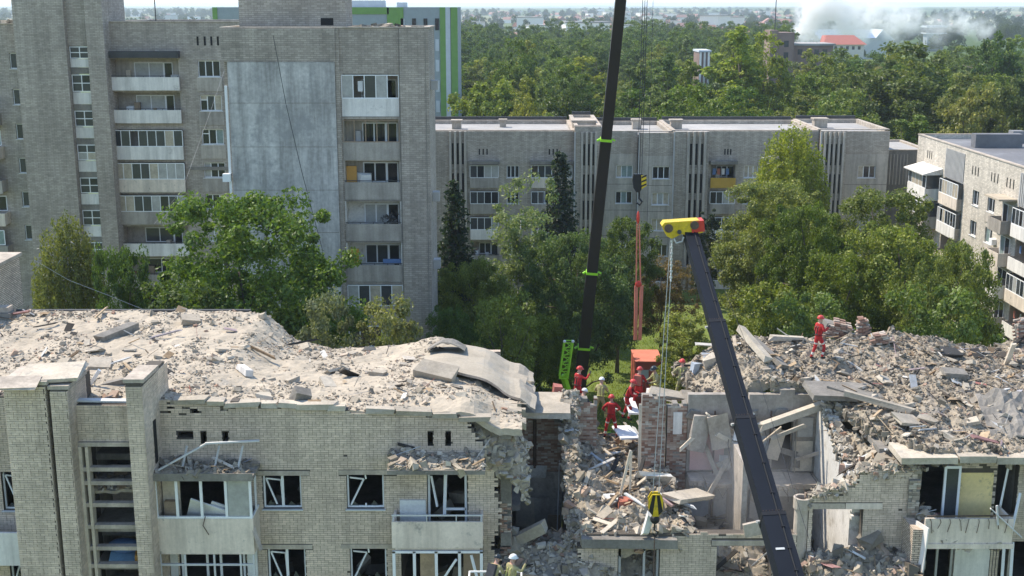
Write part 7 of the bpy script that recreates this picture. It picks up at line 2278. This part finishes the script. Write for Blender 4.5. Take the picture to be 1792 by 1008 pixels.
    if vest:
        vm = MB(); vm.tube([pz + Vector((0, 0, .13)), wz, cz, cz + rot @ Vector((0, 0, .1))], [.19, .185, .21, .16], 12); vm.build('vest', M[vest], e, world=False, smooth=True)
    if pack:
        MB().obox(cz + rot @ Vector((0, .19, -.06)), (.28, .14, .42), rot).build('backpack', M[pack], e, world=False)
    return e

def stand(px, py, Y): 
    p = wpt(px, py, Y); return p
ARM_FWD = [((-.1, -.1, -.24), (-.02, -.33, -.28)), ((.1, -.1, -.24), (.02, -.33, -.28))]
ARM_HIP = [((-.2, .06, -.2), (-.12, -.14, -.32)), ((.2, .06, -.2), (.12, -.14, -.32))]
ARM_UP = [((-.2, -.1, -.1), (-.16, -.3, .08)), ((.1, -.05, -.27), (.1, -.22, -.42))]
ARM_RAD = [((-.16, 0, -.22), (-.1, -.22, -.08)), ((.08, 0, -.28), (.06, -.1, -.5))]
LEG_STEP = [((-.05, -.22, -.38), (-.06, -.12, -.8)), ((.05, .02, -.44), (.06, .2, -.84))]
LEG_WIDE = [((-.1, -.04, -.43), (-.17, .0, -.85)), ((.1, -.04, -.43), (.17, .0, -.85))]
LEG_CROUCH = [((-.12, -.4, -.12), (-.1, -.15, -.48)), ((.12, -.4, -.14), (.12, -.12, -.5))]
person('rescuer in red seen from behind with legs apart beside white board', stand(1069, 766, 48.6), PI, lean=.06, arms=ARM_HIP, legs=LEG_WIDE, pack='suit_red')
person('rescuer in red at the foot of the tall boom', stand(1010, 716, 48.9), 2.2, lean=.12, arms=ARM_UP, legs=LEG_STEP)
person('rescuer in red leaning over, left of the standing pair', stand(1096, 735, 49.4), 1.3, lean=.32, arms=ARM_FWD, legs=LEG_STEP)
person('rescuer in red carrying a pack, right of the standing pair', stand(1117, 716, 49.9), 2.7, lean=.05, arms=ARM_FWD, pack='cloth_r', legs=LEG_WIDE)
person('rescuer in red alone on the right-hand rubble field', hit(1430, 629, zr), 2.0, lean=.05, arms=ARM_RAD, legs=LEG_STEP)
person('firefighter in khaki beside the rescuer at the boom foot', stand(1050, 735, 49.7), 2.9, 'suit_khaki', 'helmet_w', .35, ARM_FWD, LEG_WIDE, 'hiviz')
person('firefighter in khaki behind the pale cabinet', stand(1150, 712, 50.3), -1.2, 'suit_khaki', 'helmet_k', .25, ARM_FWD, LEG_WIDE, 'hiviz')
person('firefighter in khaki standing upright left of the dark blue boom', stand(1192, 702, 50.2), 3.0, 'suit_khaki', 'helmet_r', .03, ARM_HIP, LEG_WIDE, 'hiviz')
person('dark-clad crouching person beside the partition top', stand(1014, 742, 47.6), 2.5, 'suit_dark', 'helmet_w', .45, ARM_FWD, LEG_CROUCH, 'suit_dark', crouch=.38)
person('person in orange-red beside the red fire engine', Vector((wpt(1105, 660, 87.2).x, 87.2, 0)), .3, 'suit_red', 'helmet_r', .05, ARM_RAD, LEG_WIDE)

# rescue basket at the bottom edge with two firefighters
def basket():
    y = 36.6
    p = wpt(872, 1030, y)
    x, z = p.x, p.z - .75
    t = empty('rescue_basket', (x, y, z), 'white railed rescue basket with two firefighters at the bottom edge', 'rescue basket')
    MB().box(x - .95, x + .75, y - .6, y + .6, z - .12, z).build('floor', M['greyframe'], t)
    r = MB()
    for zz in (.5, 1.05):
        for (a, b) in (((-.95, -.6), (.75, -.6)), ((.75, -.6), (.75, .6)), ((.75, .6), (-.95, .6)), ((-.95, .6), (-.95, -.6))):
            r.bar((x + a[0], y + a[1], z + zz), (x + b[0], y + b[1], z + zz), .05)
    for (a, b) in ((-.95, -.6), (.75, -.6), (.75, .6), (-.95, .6), (-.1, -.6)): r.bar((x + a, y + b, z), (x + a, y + b, z + 1.07), .05)
    r.build('railing', M['white'], t)
    MB().box(x - .9, x - .45, y - .55, y - .5, z + .3, z + 1.0).build('white_panel', M['white'], t)
    arm = MB(); arm.bar((x - .2, y - .8, z - .1), (x - 2.5, y - 14, 2.2), .5, .4); arm.build('ladder_arm', M['rail'], t)
    MB().box(x - 3.6, x - 1.4, y - 18, y - 12.5, .4, 2.0).build('turntable_lorry', M['red'], t)
    person('firefighter with dark helmet in the rescue basket', Vector((x - .22, y + .05, z)), 2.6, 'suit_khaki', 'helmet_k', .5, ARM_FWD, LEG_WIDE, 'hiviz', pack='suit_dark')
    person('firefighter with white helmet in the rescue basket', Vector((x + .38, y + .1, z)), 2.3, 'suit_khaki', 'helmet_w', .15, ARM_UP, LEG_WIDE, 'hiviz')
basket()

# wires over the courtyard
w1 = MB().tube([wpt(60, 455, 56), wpt(120, 490, 56), wpt(190, 517, 56), wpt(262, 546, 56)], .01, 4).build('overhead_wire', M['palecable']); tag(w1, 'thin pale wire crossing the trees at the left', 'wire')
w2 = MB().tube([wpt(270, 392, 75), wpt(320, 330, 78), wpt(370, 190, 90), wpt(397, 110, 98)], .007, 4).build('overhead_wire', M['palecable']); tag(w2, 'thin wire running up in front of the left wing', 'wire')
# ---------------------------------------------------------------- grass in the sunny gap
def grass():
    rng = np.random.default_rng(8); n = 16000
    x = rng.uniform(2, 16, n); y = rng.uniform(74, 112, n)
    a = rng.random(n) * 6.28; hgt = rng.uniform(.06, .22, n); w = .035
    v = np.zeros((n, 3, 3))
    v[:, 0] = np.stack([x - w * np.cos(a), y - w * np.sin(a), np.zeros(n)], 1); v[:, 1] = np.stack([x + w * np.cos(a), y + w * np.sin(a), np.zeros(n)], 1)
    v[:, 2] = np.stack([x + rng.normal(0, .05, n), y + rng.normal(0, .05, n), hgt], 1)
    me = np_mesh('grass', v.reshape(-1, 3), np.arange(n * 3).reshape(n, 3), M['leaf'])
    o = link('grass', me); o.color = (.22, .28, .06, 1)
    tag(o, 'short sunny grass of the courtyard lawn', 'grass', kind='stuff')
grass()

# ---------------------------------------------------------------- smoke beyond the wood
def smoke():
    y = 640.0
    blobs = []
    for (px, py, rpx, st) in ((1402, 60, 17, 1.4), (1412, 42, 22, 1.2), (1428, 24, 28, 1.0), (1450, 12, 30, .9), (1478, 18, 34, .8), (1475, 42, 30, .75), (1520, 38, 26, .45), (1560, 46, 28, .4), (1600, 48, 24, .3), (1680, 34, 22, .55), (1695, 44, 20, .4), (1430, 2, 36, .7), (1440, 66, 26, .5), (1500, 58, 30, .4), (1530, 20, 34, .4), (1580, 30, 34, .3), (1640, 50, 30, .25), (1720, 50, 24, .3), (1410, 74, 14, 1.5)):
        p = wpt(px, py, y); blobs.append((p, rpx * y / FPX, st))
    x0 = wpt(1372, 40, y).x; x1 = wpt(1740, 40, y).x
    mb = MB().box(x0, x1, y - 16, y + 16, 1, wpt(1400, -40, y).z)
    m = bpy.data.materials.new('smoke'); m.use_nodes = True; t = m.node_tree
    for n_ in list(t.nodes): t.nodes.remove(n_)
    out = nn(t, 'ShaderNodeOutputMaterial'); pv = nn(t, 'ShaderNodeVolumePrincipled')
    pv.inputs['Color'].default_value = (.997, .992, .975, 1); pv.inputs['Anisotropy'].default_value = .45
    geo = nn(t, 'ShaderNodeNewGeometry'); pos = geo.outputs['Position']
    # churned coordinates make the outline billow
    nz = nn(t, 'ShaderNodeTexNoise'); nz.inputs['Scale'].default_value = .09; nz.inputs['Detail'].default_value = 4; t.links.new(pos, nz.inputs['Vector'])
    sub = nn(t, 'ShaderNodeVectorMath', operation='SUBTRACT'); t.links.new(nz.outputs['Color'], sub.inputs[0]); sub.inputs[1].default_value = (.5, .5, .5)
    scl = nn(t, 'ShaderNodeVectorMath', operation='SCALE'); t.links.new(sub.outputs[0], scl.inputs[0]); scl.inputs[3].default_value = 16
    ad = nn(t, 'ShaderNodeVectorMath', operation='ADD'); t.links.new(pos, ad.inputs[0]); t.links.new(scl.outputs[0], ad.inputs[1])
    tot = None
    for (c, r, st) in blobs:
        s = nn(t, 'ShaderNodeVectorMath', operation='SUBTRACT'); t.links.new(ad.outputs[0], s.inputs[0]); s.inputs[1].default_value = tuple(c)
        l = nn(t, 'ShaderNodeVectorMath', operation='LENGTH'); t.links.new(s.outputs[0], l.inputs[0])
        mr = nn(t, 'ShaderNodeMapRange'); mr.inputs[1].default_value = r * 1.1; mr.inputs[2].default_value = r * .15; mr.inputs[3].default_value = 0; mr.inputs[4].default_value = st
        t.links.new(l.outputs['Value'], mr.inputs[0])
        if tot is None: tot = mr.outputs[0]
        else:
            a = nn(t, 'ShaderNodeMath', operation='ADD'); t.links.new(tot, a.inputs[0]); t.links.new(mr.outputs[0], a.inputs[1]); tot = a.outputs[0]
    n2 = noise_n(t, pos, .22, 5, .65)
    mul = nn(t, 'ShaderNodeMath', operation='MULTIPLY'); t.links.new(tot, mul.inputs[0]); t.links.new(ramp(t, n2, [(.36, 0.0), (.56, .5)]), mul.inputs[1])
    t.links.new(mul.outputs[0], pv.inputs['Density'])
    t.links.new(pv.outputs[0], out.inputs['Volume'])
    o = mb.build('smoke', m)
    tag(o, 'pale smoke drifting right from behind the brown brick building', 'smoke', kind='stuff')
smoke()

# ---------------------------------------------------------------- dust hanging in the open rooms
def room_dust():
    m = bpy.data.materials.new('room_dust'); m.use_nodes = True; t = m.node_tree
    for n_ in list(t.nodes): t.nodes.remove(n_)
    out = nn(t, 'ShaderNodeOutputMaterial'); pv = nn(t, 'ShaderNodeVolumePrincipled'); pv.inputs['Color'].default_value = (.85, .87, .9, 1)
    geo = nn(t, 'ShaderNodeNewGeometry')
    s = nn(t, 'ShaderNodeVectorMath', operation='SUBTRACT'); t.links.new(geo.outputs['Position'], s.inputs[0]); s.inputs[1].default_value = (8.9, 43.6, 11.6)
    d = nn(t, 'ShaderNodeVectorMath', operation='DIVIDE'); t.links.new(s.outputs[0], d.inputs[0]); d.inputs[1].default_value = (2.9, 2.4, 2.7)
    l = nn(t, 'ShaderNodeVectorMath', operation='LENGTH'); t.links.new(d.outputs[0], l.inputs[0])
    mr = nn(t, 'ShaderNodeMapRange'); mr.inputs[1].default_value = 1; mr.inputs[2].default_value = .3; mr.inputs[3].default_value = 0; mr.inputs[4].default_value = .13
    t.links.new(l.outputs['Value'], mr.inputs[0])
    n2 = noise_n(t, geo.outputs['Position'], .6, 4, .6)
    mul = nn(t, 'ShaderNodeMath', operation='MULTIPLY'); t.links.new(mr.outputs[0], mul.inputs[0]); t.links.new(ramp(t, n2, [(.35, .2), (.65, 1.0)]), mul.inputs[1])
    t.links.new(mul.outputs[0], pv.inputs['Density']); t.links.new(pv.outputs[0], out.inputs['Volume'])
    o = MB().box(5.9, 11.95, 40.45, 45.95, 8.8, 14.4).build('dust_cloud', m)
    tag(o, 'thin grey dust hanging in the torn-open rooms', 'dust', kind='stuff')
room_dust()
# ---------------------------------------------------------------- air
def haze():
    S = 20400
    m = bpy.data.materials.new('haze'); m.use_nodes = True; t = m.node_tree
    for n_ in list(t.nodes): t.nodes.remove(n_)
    out = nn(t, 'ShaderNodeOutputMaterial'); pv = nn(t, 'ShaderNodeVolumePrincipled')
    pv.inputs['Color'].default_value = (.78, .88, 1.0, 1); pv.inputs['Density'].default_value = HAZE
    pv.inputs['Anisotropy'].default_value = .2
    t.links.new(pv.outputs[0], out.inputs['Volume'])
    o = MB().box(-S, S, -S, S, -1.2, 60).build('haze', m)
    tag(o, 'pale blue haze filling the air over the plain', 'haze', kind='stuff')
HAZE = 0.00014
haze()
